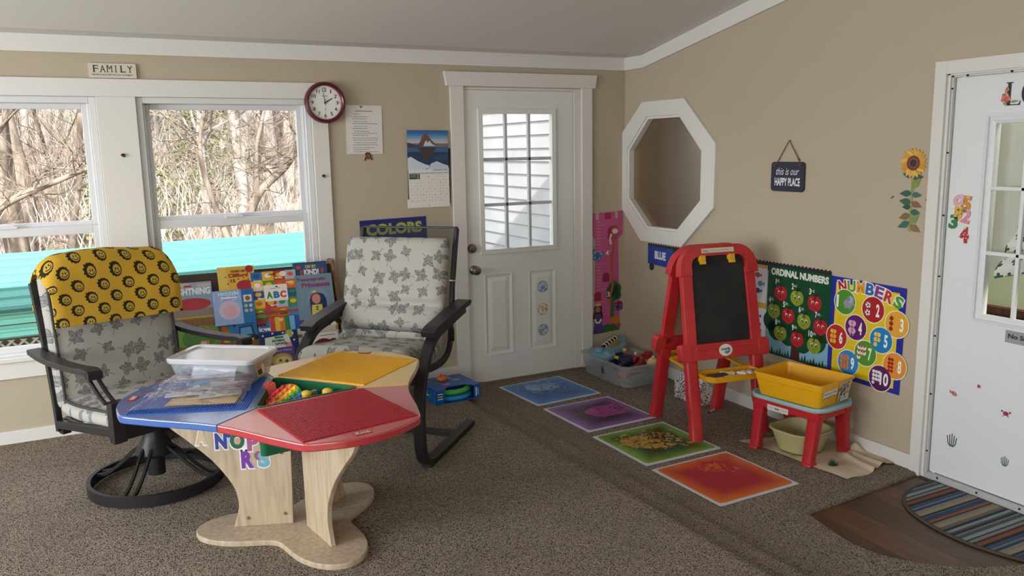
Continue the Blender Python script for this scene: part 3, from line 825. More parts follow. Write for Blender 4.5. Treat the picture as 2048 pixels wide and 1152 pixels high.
# ------------------------------------------------------------------ cantilever armchair
PO = FL(-2.44, -1.236, HF, -43.6)
po = empty('cantilever_armchair', PO, 'black bent-frame armchair with white leaf-print cushion, behind the yellow side of the table', 'chair')
for s in (-1, 1):
    X = s * .335
    side = smooth_path([(X, .655, .016), (X, .35, .015), (X, .12, .015), (X, .03, .022), (X, -.03, .055), (X, -.062, .12), (X, -.068, .24), (X, -.058, .36), (X, -.02, .47), (X, .045, .56), (X, .14, .628), (X, .28, .655), (X, .50, .683), (X, .56, .688)], 5)
    leg = MB().add(sweep(side, rect(.056, .032), up=(1, 0, 0)) if False else sweep(side, rect(.032, .056), up=(1, 0, 0))).build('side_frame', M_BLACKM, po, bevel=.004)
    MB().add(box(X - .026, X + .026, .0, .06, .0, .018)).build('foot_pad', M_DARK, leg)
    p = smooth_path([(X, .075, .655), (X, .13, .672), (X, .22, .684), (X, .40, .706), (X, .585, .722), (X, .612, .715)], 5)
    MB().add(sweep(p, rect(.075, .03))).build('armrest', M_BLACKM, po, bevel=.006)
    post = smooth_path([(s * .282, .665, 1.122), (s * .282, .62, .98), (s * .282, .57, .80), (s * .282, .535, .62), (s * .282, .505, .50), (s * .282, .43, .447), (s * .282, .31, .437), (s * .282, .12, .455), (s * .282, -.02, .478)], 6)
    MB().add(sweep(post, rect(.022, .034), up=(1, 0, 0)) if False else sweep(post, rect(.034, .022), up=(1, 0, 0))).build('back_post', M_BLACKM, po, bevel=.004)
    MB().add(sweep([(s * .335, .36, .66), (s * .32, .44, .60), (s * .295, .50, .53)], rect(.03, .018))).build('bracket', M_BLACKM, po)
MB().add(box(-.335, .335, .44, .48, .006, .028)).build('floor_crossbar', M_BLACKM, po, bevel=.002)
for q in ((-.29, .29, .655, .672, 1.118, 1.130), (-.29, .29, -.03, .0, .462, .492), (-.33, .33, -.005, .025, .415, .455)): MB().add(box(*q)).build('crossbar', M_BLACKM, po, bevel=.004)
pr_ = dense([(.665, 1.115), (.617, .98), (.567, .80), (.532, .62), (.50, .50), (.43, .452), (.31, .442), (.12, .46), (-.02, .482)], 5)
v, f, uvs = gridsurf(lambda a, c: (-.275 + .55 * a, *pr_[min(len(pr_) - 1, int(round(c * (len(pr_) - 1))))]), 6, len(pr_) - 1)
MB().add((v, f)).build('sling', M_MESH, po, smooth=60)
b = MB().add(sweep(smooth_path([(.06, .655, 1.03), (.14, .64, 1.055), (.2, .63, 1.045), (.25, .60, .99)], 5), rect(.018, .003))).build('tie_strap', M_BLACKM, po)
for x in (-.27, .285):
    MB().add(sweep([(x, .60, .84), (x + .012, .575, .845), (x, .54, .85)], rect(.022, .006))).build('tie', mat('cream_tie', '#c9c2b4', .9), po)
cp = dense([(.585, 1.075), (.56, 1.0), (.525, .88), (.497, .77), (.475, .69), (.455, .62), (.432, .56), (.40, .523), (.33, .503), (.2, .507), (.08, .518), (-.05, .535)], 6)
def fold2(s):
    k = 1.0
    for c, w, a in ((.215, .020, .28), (.355, .020, .45), (.515, .020, .85), (.61, .018, .6), (.11, .022, .15)):
        k -= a * math.exp(-((s - c) / w) ** 2)
    return k * (1 + .40 * math.exp(-((s - .445) / .05) ** 2) + .25 * math.exp(-((s - .56) / .03) ** 2))
cu2 = cushion(cp, .595, .135, nu=24, fold=fold2, sq=6, wob=.010, seed=4.0, uvo=(.6, .1)).build('cushion', M_LEAF, po, smooth=70, m=T((-.030, 0, 0)))
piping([p for p in cp[2:34]], .255, (.03, .004), 'piping', cu2)

# ------------------------------------------------------------------ building-brick play table
TZ = .592
TA = FL(-2.879, -1.821, HF, 0)
tb = empty('play_table', TA, 'three-lobed play table with blue, yellow and red studded tops on curved birch legs', 'table')
LOB = {'blue': 159.6, 'red': -80.4, 'yellow': 39.6}
def pol(r, a): return (r * cos(radians(a)), r * sin(radians(a)))
prof = [(-60, .452), (-50, .464), (-40, .500), (-32, .548), (-26, .594), (-22.6, .627), (-20.5, .646), (-18.5, .656), (-14, .664), (-8, .676), (0, .683), (8, .676), (14, .664), (18.5, .656), (20.5, .646), (22.6, .627), (26, .594), (32, .548), (40, .500), (50, .464), (60, .452)]
M_TB = {'blue': mat('blue_laminate', '#2b5fae', .30, spec=.6), 'red': mat('red_laminate', '#b52330', .30, spec=.6), 'yellow': mat('yellow_laminate', '#e0b23c', .30, spec=.6)}
for _m in M_TB.values(): _b = nt(_m)[2]; _b.inputs['Coat Weight'].default_value = 1; _b.inputs['Coat IOR'].default_value = 2.0; _b.inputs['Coat Roughness'].default_value = .16
M_PL = {'blue': mat('blue_studs', '#2456a6', .35), 'red': mat('red_studs', '#a81e2c', .35), 'yellow': mat('yellow_studs', '#e3af1e', .35)}
for c, m0 in LOB.items():
    out = [(*pol(r, m0 + a), 0) for a, r in prof]
    out = [(p[0], p[1]) for p in smooth_path(out, 3)]
    poly = [pol(.246, m0 - 60)] + out + [pol(.246, m0 + 60)]
    top = MB().add(prism(poly, TZ - .030, TZ)).build('tabletop_' + c, M_TB[c], tb, smooth=30, bevel=.006)
    R = RZ(m0) @ T((.375, 0, TZ))
    b = MB(); N = 46; pit = .44 / N
    b.add(box(-.22, .22, -.22, .22, -.002, .0025), R)
    st = lathe([(pit * .36, .002), (pit * .36, .0048)], 6)
    st = (st[0], st[1][:6] + [st[1][-1]])
    for i in range(N):
        for j in range(N): b.add(st, R @ T((-.22 + pit * (i + .5), -.22 + pit * (j + .5), 0)))
    b.build('stud_plate', M_PL[c], top, smooth=0)
    g = G(); g.board(.062, .034, '#8e1f1f' if c != 'red' else '#b52330', .0006)
    if c != 'red': g.rect(-.029, -.0155, .029, .0155, '#b3262a', 1)
    g.rect(-.026, -.010, .026, .010, '#f2efe8', 1.5) if c == 'red' else None
    g.txt('LEGO', -.024, -.0085, .024, .0085, '#f4f1ea' if c != 'red' else '#7c1f22', 3, bold=.03)
    a_ = {'blue': 0, 'yellow': 8, 'red': -2}[c]
    g.build('logo', RZ(m0 + a_) @ T((.636, 0, TZ + .0012)) @ RZ(90), top)
# green tray in the middle
tri = [pol(.246, a) for a in (-20.4, 99.6, 219.6)]
def tri_ring(r, z, rr=.02): 
    pts = []
    for a in (-20.4, 99.6, 219.6):
        cx, cy = pol(r - 2 * rr, a)
        for k in range(-3, 4): pts.append((cx + rr * cos(radians(a + k * 20)), cy + rr * sin(radians(a + k * 20)), z))
    return pts
M_GREENP = mat('dark_green_plastic', '#12603f', .35)
tray = loft([tri_ring(.246, TZ - .20), tri_ring(.250, TZ - .032), tri_ring(.258, TZ - .005), tri_ring(.258, TZ + .003), tri_ring(.246, TZ + .003), tri_ring(.236, TZ - .115)], True, True)
MB().add(tray).build('centre_tray', M_GREENP, tb)
# legs
leg_out = smooth_path([(.575, 0, TZ - .03), (.52, 0, .48), (.44, 0, .405), (.35, 0, .315), (.282, 0, .215), (.262, 0, .15), (.262, 0, .10), (.285, 0, .024)], 6)
lp = [(p[0], p[2]) for p in leg_out] + [(.045, .024), (.030, TZ - .03)]
for c in ('blue', 'red', 'yellow'):
    v, f = prism(lp, -.0105, .0105)
    MB().add(([(x, -z, y) for x, y, z in v], f), RZ(LOB[c]) @ T((0, -.0, 0))).build('leg', M_BIRCH, tb, smooth=30, bevel=.003)
MB().add(prism([pol(.30 + .125 * cos(radians(3 * (a - 159.6))) + .012 * cos(radians(6 * (a - 159.6))), a) for a in range(0, 360, 4)], .0, .024)).build('base', M_BIRCH, tb, smooth=30, bevel=.005)
lg = RZ(LOB['blue'])
b = MB()
for r, z in ((.225, .06), (.075, .07), (.075, .335)): MB().add(lathe([(.008, 0), (.007, .0025)], 12), lg @ T((r, .0105, z)) @ RX(-90)).build('bolt_cap', M_STEEL, tb)

# animal letter stickers on the leg face (front face of the board is the +y side after turning)
LEGM = TA @ lg @ frame((0, .0112, 0), (-1, 0, 0), (0, 0, 1))
def letter(ch, r, z, size, col, extra, label, w=.7):
    g = G(); k = size
    g.txt(ch, -w * k / 2, -k / 2, w * k / 2, k / 2, '#e9e6e4', 1, bold=.12)
    extra(g, k)
    g.txt(ch, -w * k / 2 * .84, -k / 2 * .86, w * k / 2 * .84, k / 2 * .86, col, 3, bold=.06)
    o = g.build('letter_sticker', LEGM @ T((-r, z, 0)))
    tag(o, label, 'sticker', 'animal letter stickers on the table leg')
def panda(dx, dy, s):
    def f(g, k):
        g.disc(dx * k, dy * k, s * k, '#f0efee', 2); g.disc((dx - .1) * k, (dy + .04) * k, s * .3 * k, '#222222', 2.5); g.disc((dx + .12) * k, (dy + .04) * k, s * .3 * k, '#222222', 2.5)
        g.disc((dx - .05) * k, (dy - .4) * k, s * .8 * k, '#e6e6e6', 1.5, ry=s * 1.2 * k)
    return f
letter('A', .388, .419, .074, '#c9b68f', lambda g, k: None, 'worn cream letter A sticker on the birch table leg')
letter('N', .31, .399, .080, '#2b3f8e', lambda g, k: g.disc(.35 * k, .05 * k, .28 * k, '#a9c6df', 2, ry=.2 * k).disc(.4 * k, .28 * k, .12 * k, '#2b3f8e', 2.4), 'navy letter N sticker with a pale whale on the table leg')
letter('O', .246, .397, .082, '#17614a', lambda g, k: g.disc(0, -.05 * k, .2 * k, '#c4a184', 2), 'green letter O sticker with an owl on the table leg', .85)
letter('P', .185, .384, .080, '#a5578e', panda(-.3, .3, .2), 'pink letter P sticker hugged by a panda on the table leg')
letter('R', .211, .314, .086, '#71379a', panda(-.15, .42, .2), 'purple letter R sticker with a panda on the table leg')
letter('S', .146, .312, .082, '#6fa9bd', lambda g, k: g.disc(-.22 * k, .2 * k, .24 * k, '#8d5b6f', 2.2), 'teal letter S sticker beside the green tray on the table leg')

# loose toys in the green tray
TT = TA @ T((0, 0, TZ - .113))
def toy(name, label, cat, m): return empty(name, TT @ m, label, cat)
M_RED = mat('red_plastic', '#c32a2c', .4); M_SALM = mat('salmon_plastic', '#d3574f', .4); M_PURP = mat('plum_plastic', '#7c1f5c', .4); M_YEL = mat('yellow_plastic', '#e5c13b', .4)
M_TEAL = mat('teal_plastic', '#1f8c92', .4); M_LGR = mat('green_plastic', '#4fae5d', .4); M_OR = mat('orange_plastic', '#c85a2b', .4); M_VIO = mat('violet_silicone', '#74429c', .5)
# rainbow pop toy : half disc with coloured arcs of bubbles
r0 = toy('pop_toy', 'rainbow-striped popping toy leaning in the green table tray', 'toy', T((-.052, .0, .075)) @ RZ(12) @ RY(-32) @ RX(48))
EA_, EB_ = .078, .056
cols = [('violet', '#74429c'), ('blue', '#2f6fc0'), ('green', '#3f9c46'), ('yellow', '#e3c22f'), ('orange', '#e07d26'), ('red', '#c22a2a')]
for i, (nm, h) in enumerate(cols):
    ya = -EB_ + 2 * EB_ * i / 6; yb = -EB_ + 2 * EB_ * (i + 1) / 6
    ex = lambda y: EA_ * sqrt(max(0.02, 1 - abs(y / EB_) ** 2.6))
    L = [ya + (yb - ya) * k / 4 for k in range(5)]
    b = MB(); b.add(prism([(ex(y), y) for y in L] + [(-ex(y), y) for y in L[::-1]], 0, .012))
    w = ex((ya + yb) / 2); nb = max(2, int(2 * w / .021))
    for k in range(nb): b.add(ball(.0082, 10, 6), T((-w + 2 * w * (k + .5) / nb, (ya + yb) / 2, .011)))
    b.build('stripe_' + nm, mat(nm + '_silicone', h, .5), r0)
MB().add(prism([(EA_ * .97 * cos(2 * pi * k / 30), EB_ * .97 * sin(2 * pi * k / 30)) for k in range(30)], -.012, 0)).build('pale_back', mat('pale_yellow_silicone', '#c9c36a', .5), r0)
def brick(m, label, mm, w, d, h, nx, ny, heads=None):
    r = toy('toy_brick', label, 'toy', m); b = MB(); b.add(box(-w / 2, w / 2, -d / 2, d / 2, 0, h))
    for i in range(nx):
        for j in range(ny): b.add(cyl(.0075, h, h + .007, 12), T((-w / 2 + w * (i + .5) / nx, -d / 2 + d * (j + .5) / ny, 0)))
    b.build('body', mm, r, bevel=.002)
    for hx in (heads or []): MB().add(cyl(.021, h, h + .03, 16)).add(ball(.021, 16, 8, (1, 1, .5)), T((0, 0, .03 + h))).build('peg', M_YEL, r, m=T((hx, 0, 0)))
    return r
brick(T((-.115, -.085, .02)) @ RZ(30) @ RX(10), 'salmon red toy brick at the near left corner of the green tray', M_SALM, .034, .03, .085, 1, 1)
brick(T((-.075, .095, .02)) @ RZ(10) @ RY(-8), 'salmon red stacked toy brick at the far corner of the green tray', M_SALM, .04, .04, .115, 1, 1)
brick(T((.075, -.012, .035)) @ RZ(-8) @ RX(6), 'plum toy brick with two yellow pegs in the green tray', M_PURP, .13, .045, .035, 5, 2, (-.04, .045))
brick(T((-.035, -.085, .055)) @ RZ(20) @ RX(22), 'teal flat toy brick at the front edge of the green tray', M_TEAL, .062, .05, .03, 2, 2)
r = toy('toy_ring', 'orange and grey toy wheel lying in the green tray', 'toy', T((.015, -.045, .045)) @ RX(-25))
MB().add(sweep([(.028 * cos(2 * pi * i / 24), .028 * sin(2 * pi * i / 24), .012) for i in range(24)], circ(.010, 8), closed=True)).build('tyre', mat('grey_rubber', '#4b4d49', .6), r)
MB().add(cyl(.018, .004, .02)).build('wheel', M_OR, r)
r = toy('toy_cup', 'mint green toy cup lying near the plum brick in the tray', 'toy', T((.062, -.055, .045)) @ RX(20))
MB().add(lathe([(.024, 0), (.036, .03), (.034, .03), (.022, .003)], 24)).build('cup', M_LGR, r)
brick(T((-.03, .035, .0)) @ RZ(15), 'red toy brick beneath the rainbow popping toy', M_RED, .07, .05, .06, 2, 2)

# ------------------------------------------------------------------ things on the table
TZW = HF + TZ
# clear bin with white lid
cb = empty('plastic_bin', FL(-3.108, -1.468, TZW + .004, -36.0), 'clear shoebox-size plastic bin with white lid on the blue table lobe', 'bin')
M_LID = glass_mat('frosted_lid', '#f4f6fa', refl=0.06, rough=0.12, body=0.72, bodycol='#d6d9de', brough=.25)
MB().add(tub(.335, .205, .375, .245, .03, 0, .098, .003, .008, .012)).build('bin_body', M_FROST, cb)
lid = MB().add(loft([[(p[0], p[1], z) for p in rrect(w, d, r, 5)] for w, d, r, z in ((.395, .268, .04, .090), (.40, .272, .04, .104), (.39, .262, .036, .110), (.345, .215, .03, .110), (.335, .205, .028, .103))])).build('lid', M_LID, cb, bevel=0)
lb = G(); lb.board(.07, .055, '#c9a55a', .0006); lb.rect(-.03, -.022, .005, .0, '#2d2d2b', 1); lb.rect(.01, -.022, .03, .02, '#e6d9b8', 1); lb.rect(-.03, .004, .005, .02, '#b2873a', 1)
lb.build('side_label', frame((.1835, -.03, .05), (0, 1, 0), (-.18, 0, 1)), cb)
def blob(nu, nv, fn, name, m, parent=None, mw=None):
    v, f, uv = gridsurf(fn, nu, nv); return MB().add((v, f)).build(name, m, parent, smooth=80, m=mw)
M_CRUMP = glass_mat('crumpled_bag_film', '#e6e7ea', refl=.12, rough=.12, body=.55, bodycol='#a7a6aa', brough=.35)
def lump(w, d, h, seed, rough=.3, sc=9):
    def fn(a, c):
        x = (a - .5) * w; y = (c - .5) * d
        e = (1 - abs(2 * a - 1) ** 4) * (1 - abs(2 * c - 1) ** 4)
        n = noise.noise(Vector((x * sc * 2 + seed, y * sc * 2, seed))) + .5 * noise.noise(Vector((x * sc * 5, y * sc * 5 + seed, 1)))
        return (x, y, .003 + h * e * (1 + rough * n))
    return fn
bagin = blob(34, 24, lump(.31, .19, .06, 3.0, .45), 'crumpled_plastic_bag', M_CRUMP, None, FL(-3.108, -1.468, TZW + .012, -36))
tag(bagin, 'grey crumpled plastic bag packed inside the clear lidded bin', 'bag')
# flat zip bags of cards
def zipbag(x, y, z, rot, w, d, h, seed, cards, label, tilt=0):
    r = empty('zip_bag', FL(x, y, z, rot) @ RX(tilt), label, 'bag', 'zip bags on the table')
    def wrinkle(a, c):
        x = (a - .5) * w * (1 + .05 * noise.noise(Vector((c * 6, seed, 0)))); y = (c - .5) * d * (1 + .10 * noise.noise(Vector((a * 6, seed, 3))))
        e = (1 - abs(2 * a - 1) ** 6) * (1 - abs(2 * c - 1) ** 6)
        k = 1 - abs(noise.noise(Vector((x * 9 + seed, y * 26, seed)))) * 1.6 + .5 * (1 - abs(noise.noise(Vector((x * 30, y * 34 + seed, 2.0)))) * 2)
        return (x, y, .002 + .016 * e + h * .75 * e * (.35 + .65 * k))
    v, f, uv = gridsurf(wrinkle, 70, 44); MB().add((v, f)).build('bag_film', M_CLEAR, r, smooth=25)
    g = G(); g.board(w, .016, '#8d3a5c', .001); g.build('zip_strip', T((0, d / 2 - .035, h * .72)) , r, PRINT_G)
    for i, (cx, cy, cw, ch, cz, col, a, pat) in enumerate(cards):
        g = G(); g.board(cw, ch, col, .002)
        if pat:
            random.seed(i + int(seed * 10))
            for k in range(7): 
                px, py = random.uniform(-.4, .4) * cw, random.uniform(-.4, .4) * ch
                g.rect(px - cw * .08, py - ch * .05, px + cw * .08, py + ch * .05, random.choice(pat), 1 + k * .2)
        g.build('card', T((cx, cy, cz)) @ RZ(a), r, PRINT_G)
    return r
zipbag(-3.27, -1.76, TZW + .007, -18, .40, .20, .030, 1.3, [(.05, -.03, .26, .11, .006, '#c79a3f', -4, ['#e2c26d', '#7a4a2a', '#d8d2c2']), (.1, .03, .16, .09, .012, '#b9b3a8', 12, ['#6d5d50', '#e9e4da']), (-.04, .045, .14, .06, .014, '#cfd3d8', 8, None)],
       'front zip bag of gold and brown cards on the blue table lobe')
zipbag(-3.22, -1.665, TZW + .024, -14, .38, .17, .026, 5.1, [(.06, .0, .22, .09, .006, '#c7c3bd', -6, ['#6c625a', '#f0ece6', '#93b4c9']), (-.02, .03, .09, .06, .012, '#4c9ac4', 6, None), (.11, -.035, .14, .03, .014, '#8d3a5c', 14, None)],
       'middle zip bag with a blue card, lying on the front bag', 4)
zipbag(-3.19, -1.585, TZW + .034, -22, .33, .13, .02, 8.7, [(.08, .01, .12, .08, .005, '#8a7262', 10, ['#5b4738', '#c7b9a7']), (-.05, 0, .13, .08, .006, '#d9dbde', -4, None)],
       'rear zip bag holding white and brown cards, against the clear bin', 3)
pp = G(); pp.board(.19, .12, '#c9ccd4', .0008); tag(pp.build('white_paper', FL(-3.165, -1.585, TZW + .058, -34) @ RX(52)), 'sheet of white paper leaning on the front of the clear lidded bin', 'paper')

# ------------------------------------------------------------------ book rack under the window
rk = empty('book_rack', T((-2.80, -.2, HF)), 'brown wooden front-facing book rack against the wall below the right window', 'bookcase')
def rackx(b, x0, x1, poly): 
    v, f = prism(poly, x0, x1); b.add(([(z, x, y) for x, y, z in v], f))
side = [(.175, 0), (-.225, 0), (-.225, .12), (-.06, .50), (.075, .882), (.10, .89), (.175, .89)]
for x in (-.56, .53):
    b = MB(); rackx(b, x, x + .02, [(p[0], p[1]) for p in side]); b.build('side_panel', M_RACK, rk, smooth=0, bevel=.003)
MB().add(([(x, y, z) for x in (-.54, .53) for y, z in ((.13, .86), (.112, .865), (-.10, .10), (-.08, .10))], [(0, 1, 2, 3), (4, 7, 6, 5), (0, 4, 5, 1), (1, 5, 6, 2), (2, 6, 7, 3), (3, 7, 4, 0)])).build('back_board', M_RACKD, rk, smooth=0)
for yy, zz in ((.02, .585), (-.04, .44), (-.11, .30), (-.17, .15)):
    MB().add(box(-.54, .53, yy - .055, yy + .03, zz, zz + .012)).add(box(-.54, .53, yy - .06, yy - .05, zz, zz + .045)).build('book_ledge', M_RACK, rk, smooth=0)
def book(name, x, ztop, y, w, h, col, label, draw, tilt=16, t=.008, roll=0.0, group='picture books in the rack'):
    th = radians(tilt); V = Vector((0, sin(th), cos(th))); N = Vector((0, -cos(th), sin(th)))
    m = frame((x, y, ztop), (1, 0, 0), V, N) @ RZ(roll)
    g = G(); W = w / 2
    g.sheet([(-W, -h), (W, -h), (W, 0), (-W, 0)], col, t)
    draw(g, w, h)
    o = g.build(name, m, None, PRINT_G); tag(o, label, 'book', group); return o
# every cover is drawn from its top edge (v = 0) downwards
def c_light(g, w, h):
    g.rect(-w / 2, -.05, w / 2, 0, '#8f9aa6', 1); g.disc(-.05, -.012, .05, '#b3a89b', 1.3, ry=.012); g.disc(.07, -.02, .04, '#b3a89b', 1.3, ry=.010)
    g.rect(-.035, -.026, .005, -.016, '#a03030', 2)
    g.txt('LIGHTNING', -w * .46, -.072, w * .46, -.032, '#d3e1e6', 3, bold=.04); g.disc(.0, -.125, .1, '#9c2f35', 2.6, ry=.035); g.rect(-w / 2, -h, w / 2, -.15, '#7d6f66', 2)
def c_cliff(g, w, h):
    g.disc(.075, -.02, .022, '#a8282c', 2); g.txt('COUNT ON', -.03, -.036, .05, -.022, '#3b2a18', 3, bold=.05); g.txt('Clifford', -.045, -.064, .065, -.041, '#a3282a', 3, bold=.05)
    g.txt('12', -.035, -.093, -.008, -.074, '#4b5a2a', 3, bold=.05); g.disc(.045, -.115, .05, '#a3283a', 2.5, ry=.032)
    g.poly([(-w / 2, 0), (-w / 2 + .05, 0), (-w / 2 + .06, -h), (-w / 2, -h)], '#d9b95a', 1.5)
    for x, y in ((.01, -.075), (.04, -.07), (.065, -.08), (-.05, -.1), (-.06, -.06)): g.disc(x, y, .004, '#4b3a1a', 2.2)
def c_abc(g, w, h):
    cells = ['#2a6fae', '#e3b62b', '#d5622c', '#24508e', '#4d8d3f', '#9fb9cf', '#d5602a', '#e0b12a', '#f0ece4', '#2f7fc0', '#2a4f92', '#c9572a', '#3d8a45', '#e5b630', '#b83a2e', '#27568f']
    k = 0; cw = w / 4; ch = h / 5
    for j in range(5):
        for i in range(4):
            g.rect(-w / 2 + i * cw, -(j + 1) * ch, -w / 2 + (i + 1) * cw, -j * ch, cells[(k * 7 + j) % 16], 1); 
            g.disc(-w / 2 + (i + .5) * cw, -(j + .45) * ch, cw * .28, cells[(k * 5 + 3 + j) % 16], 1.6, ry=ch * .24); k += 1
    g.rect(-w * .24, -h * .66, w * .27, -h * .3, '#e9e4da', 2.4)
    for t, x, c in (('A', -.2, '#3f8a3f'), ('B', -.045, '#2573b5'), ('C', .1, '#c8452c')): g.txt(t, w * x, -h * .6, w * (x + .135), -h * .45, c, 3.4, bold=.06)
    g.rect(-w * .1, -h * .385, w * .12, -h * .375, '#8b867d', 3); g.disc(.01, -h * .345, .008, '#22252a', 3, ry=.004)
    for s, x0, y0, c in (('drum', .02, .13, '#f4eee2'), ('bugs', -.44, .17, '#e8e4d8'), ('chalk', -.12, .05, '#3a2a20'), ('envelope', .26, .25, '#f0ece4'), ('glue', .3, .5, '#2b3f63'), ('fan', -.4, .56, '#f0ece4'), ('igloo', -.14, .73, '#f0ece4'), ('nest', .05, .93, '#3a2a20')):
        g.txt(s, w * x0, -h * y0 - .011, w * (x0 + .17), -h * y0, c, 3.2, bold=.04)
    g.disc(.055, -.02, .02, '#ece3cf', 2, ry=.016); g.disc(-.055, -.235, .022, '#b93a44', 2, ry=.03)
    for k in range(9): g.rect(-w * .47 + k * .007, -h * .42, -w * .47 + k * .007 + .0035, -h * .31, '#e9e4da', 2)
def c_kind(g, w, h):
    g.rect(-w / 2, -.005, w / 2, 0, '#23304f', 1.4); g.disc(-.07, -.03, .013, '#c3453f', 2); g.txt('OH SO', -.03, -.037, .035, -.016, '#c9c06a', 3, bold=.04); g.txt('KIND!', -.04, -.078, .05, -.042, '#e6e4dc', 3, bold=.05)
    g.disc(-.055, -.062, .009, '#b04a52', 2, ry=.018); g.disc(.072, -.055, .009, '#b04a52', 2, ry=.018); g.rect(-w / 2 + .05, -.2, w / 2, -.085, '#1f5a58', 1.6)
def c_prin(g, w, h):
    g.txt('Twenty-six', -.105, -.045, .075, -.018, '#8a3a68', 3, bold=.04); g.txt('Princesses', -.075, -.078, .095, -.048, '#8a3a68', 3, bold=.04)
    for i in range(9):
        a = pi * i / 8; g.disc(.012 + .058 * cos(a), -.155 + .06 * sin(a), .014, '#7d929f', 2, n=6)
    g.poly([(-.038, -.245), (-.038, -.155), (-.025, -.125), (.012, -.112), (.048, -.125), (.062, -.155), (.062, -.245)], '#26385a', 2.4)
    g.disc(.002, -.15, .026, '#c3837a', 3.2, ry=.03); g.disc(.002, -.132, .026, '#5d4432', 3.0, ry=.02); g.poly([(-.028, -.185), (.032, -.185), (.038, -.245), (-.034, -.245)], '#d3c256', 3.2)
    g.poly([(-.018, -.112), (-.018, -.098), (-.01, -.106), (-.004, -.096), (.004, -.106), (.008, -.112)], '#e0cf7a', 3.4)
    g.txt('Z', -.008, -.218, .012, -.196, '#3a3a3a', 4, bold=.04); g.rect(-w / 2, -h, -w / 2 + .012, 0, '#6d8797', 1.5)
    for x, y in ((-.08, -.13), (-.09, -.2), (.09, -.13), (.092, -.2)): g.rect(x - .012, y - .004, x + .012, y + .004, '#7890a0', 1.6)
def c_dalm(g, w, h):
    random.seed(11)
    for i in range(70): g.disc(random.uniform(-.48, .48) * w, -random.uniform(.01, .97) * h, random.uniform(.003, .010), random.choice(['#2f2a2e', '#4a4348', '#5d5055', '#8a4a55']), 1 + i * .02, n=8, ry=random.uniform(.003, .008))
    g.disc(-.06, -.045, .04, '#7a7076', 3, ry=.03)
def c_froz(g, w, h):
    g.rect(-w / 2, -h, w * .2, 0, '#8ca7cf', 1); g.rect(w * .2, -h, w / 2, 0, '#1f6da3', 1.2)
    g.txt('FROZEN', -w * .36, -.030, w * .14, -.012, '#cfe0f0', 3, bold=.03); g.rect(-w * .3, -.047, w * .1, -.040, '#e5edf5', 3)
    g.disc(-w * .12, -.115, .06, '#c3b4c4', 1.8, ry=.055); g.disc(-w * .1, -.125, .038, '#d1a3ac', 2.2, ry=.035)
    random.seed(5)
    for i in range(26): g.disc(random.uniform(-.48, .18) * w, -random.uniform(.01, .3) * h, .0025, '#eef3f8', 2.5, n=6)
    g.rect(w * .25, -.075, w * .45, -.035, '#d9cdbf', 2.2); g.disc(w * .35, -.055, .014, '#8a5a40', 2.6)
    for i, c in enumerate(['#b6b33a', '#b9c4d3', '#c9a39a', '#c78aa0']): g.disc(w * (.29 + .12 * (i % 2)), -.098 - .028 * (i // 2), .010, c, 2.4)
    for k in (-1, 0, 1): g.line([(w * .35 + k * .01, -.012), (w * .35 + k * .006, -.025)], .002, '#123f66', 2.4)
def c_jun(g, w, h):
    g.disc(0, -.12, .09, '#3f6b2e', 1.4, ry=.06); g.disc(.05, -.02, .06, '#6c8a34', 1.6, ry=.012); g.txt('JUNIOR', -.045, -.046, .075, -.026, '#a8582a', 3, bold=.05); g.rect(-.085, -.03, -.05, -.018, '#c9a73a', 2)
    g.line([(-.01, -.075), (.025, -.045), (.085, -.095)], .007, '#a3763f', 2.4); g.disc(.09, -.1, .012, '#a85a2a', 2.5); g.poly([(-.01, -.17), (.01, -.135), (.05, -.14), (.05, -.175)], '#c0762f', 2.4); g.poly([(-.0, -.168), (.012, -.145), (.035, -.147), (.035, -.168)], '#8fb3c9', 2.8)
    g.line([(-w / 2, 0), (w / 2, 0)], .008, '#b8862f', 2)
def c_orange(g, w, h):
    g.rect(-w / 2 + .006, -h, w / 2, -.006, '#b5602a', 1); g.disc(.01, -.05, .02, '#587a35', 2, ry=.03); g.disc(-.01, -.13, .016, '#c9a83a', 2)
def c_truck(g, w, h):
    g.poly([(-.03, -.10), (-.025, -.045), (.05, -.04), (.06, -.10)], '#123a5c', 2); g.poly([(-.02, -.095), (-.017, -.055), (.04, -.05), (.047, -.095)], '#4f97bf', 2.4)
    g.rect(-.05, -.022, .0, -.012, '#1b2b44', 2); g.disc(-.03, -.13, .026, '#15222e', 2.5); g.disc(.055, -.115, .02, '#15222e', 2.5); g.rect(-.055, -.045, -.045, -.02, '#15222e', 2)
    g.txt('Truck', -.062, -.165, .074, -.118, '#d9b23a', 4, bold=.07); g.rect(-w / 2, -h, w / 2, -.17, '#15325c', 1.5)
def c_love(g, w, h):
    g.rect(-.055, -.065, .02, -.004, '#5b6168', 1.6); g.rect(-.05, -.062, .01, -.03, '#8a2f33', 2); g.disc(.012, -.022, .015, '#b3262e', 2.6); g.txt('20', .003, -.028, .021, -.015, '#f2eeee', 3, bold=.03)
    for x in (-.04, -.02, 0): g.disc(x, -.06, .008, '#1d1d20', 2.8)
    g.txt('I love', -.055, -.098, .035, -.072, '#f0efec', 3, bold=.06); g.disc(-.012, -.089, .006, '#c0262e', 3.4)
def c_rain(g, w, h):
    cs = ['#c0453d', '#e3b63c', '#d5742d', '#2c7a46', '#6fb0d6', '#2054a0', '#6a3488']
    for i, c in enumerate(cs): g.rect(-w / 2 + w * i / 7, -h, -w / 2 + w * (i + 1) / 7, 0, c, 1)
    g.disc(-.035, -.018, .013, '#e0c9a3', 2, ry=.009)
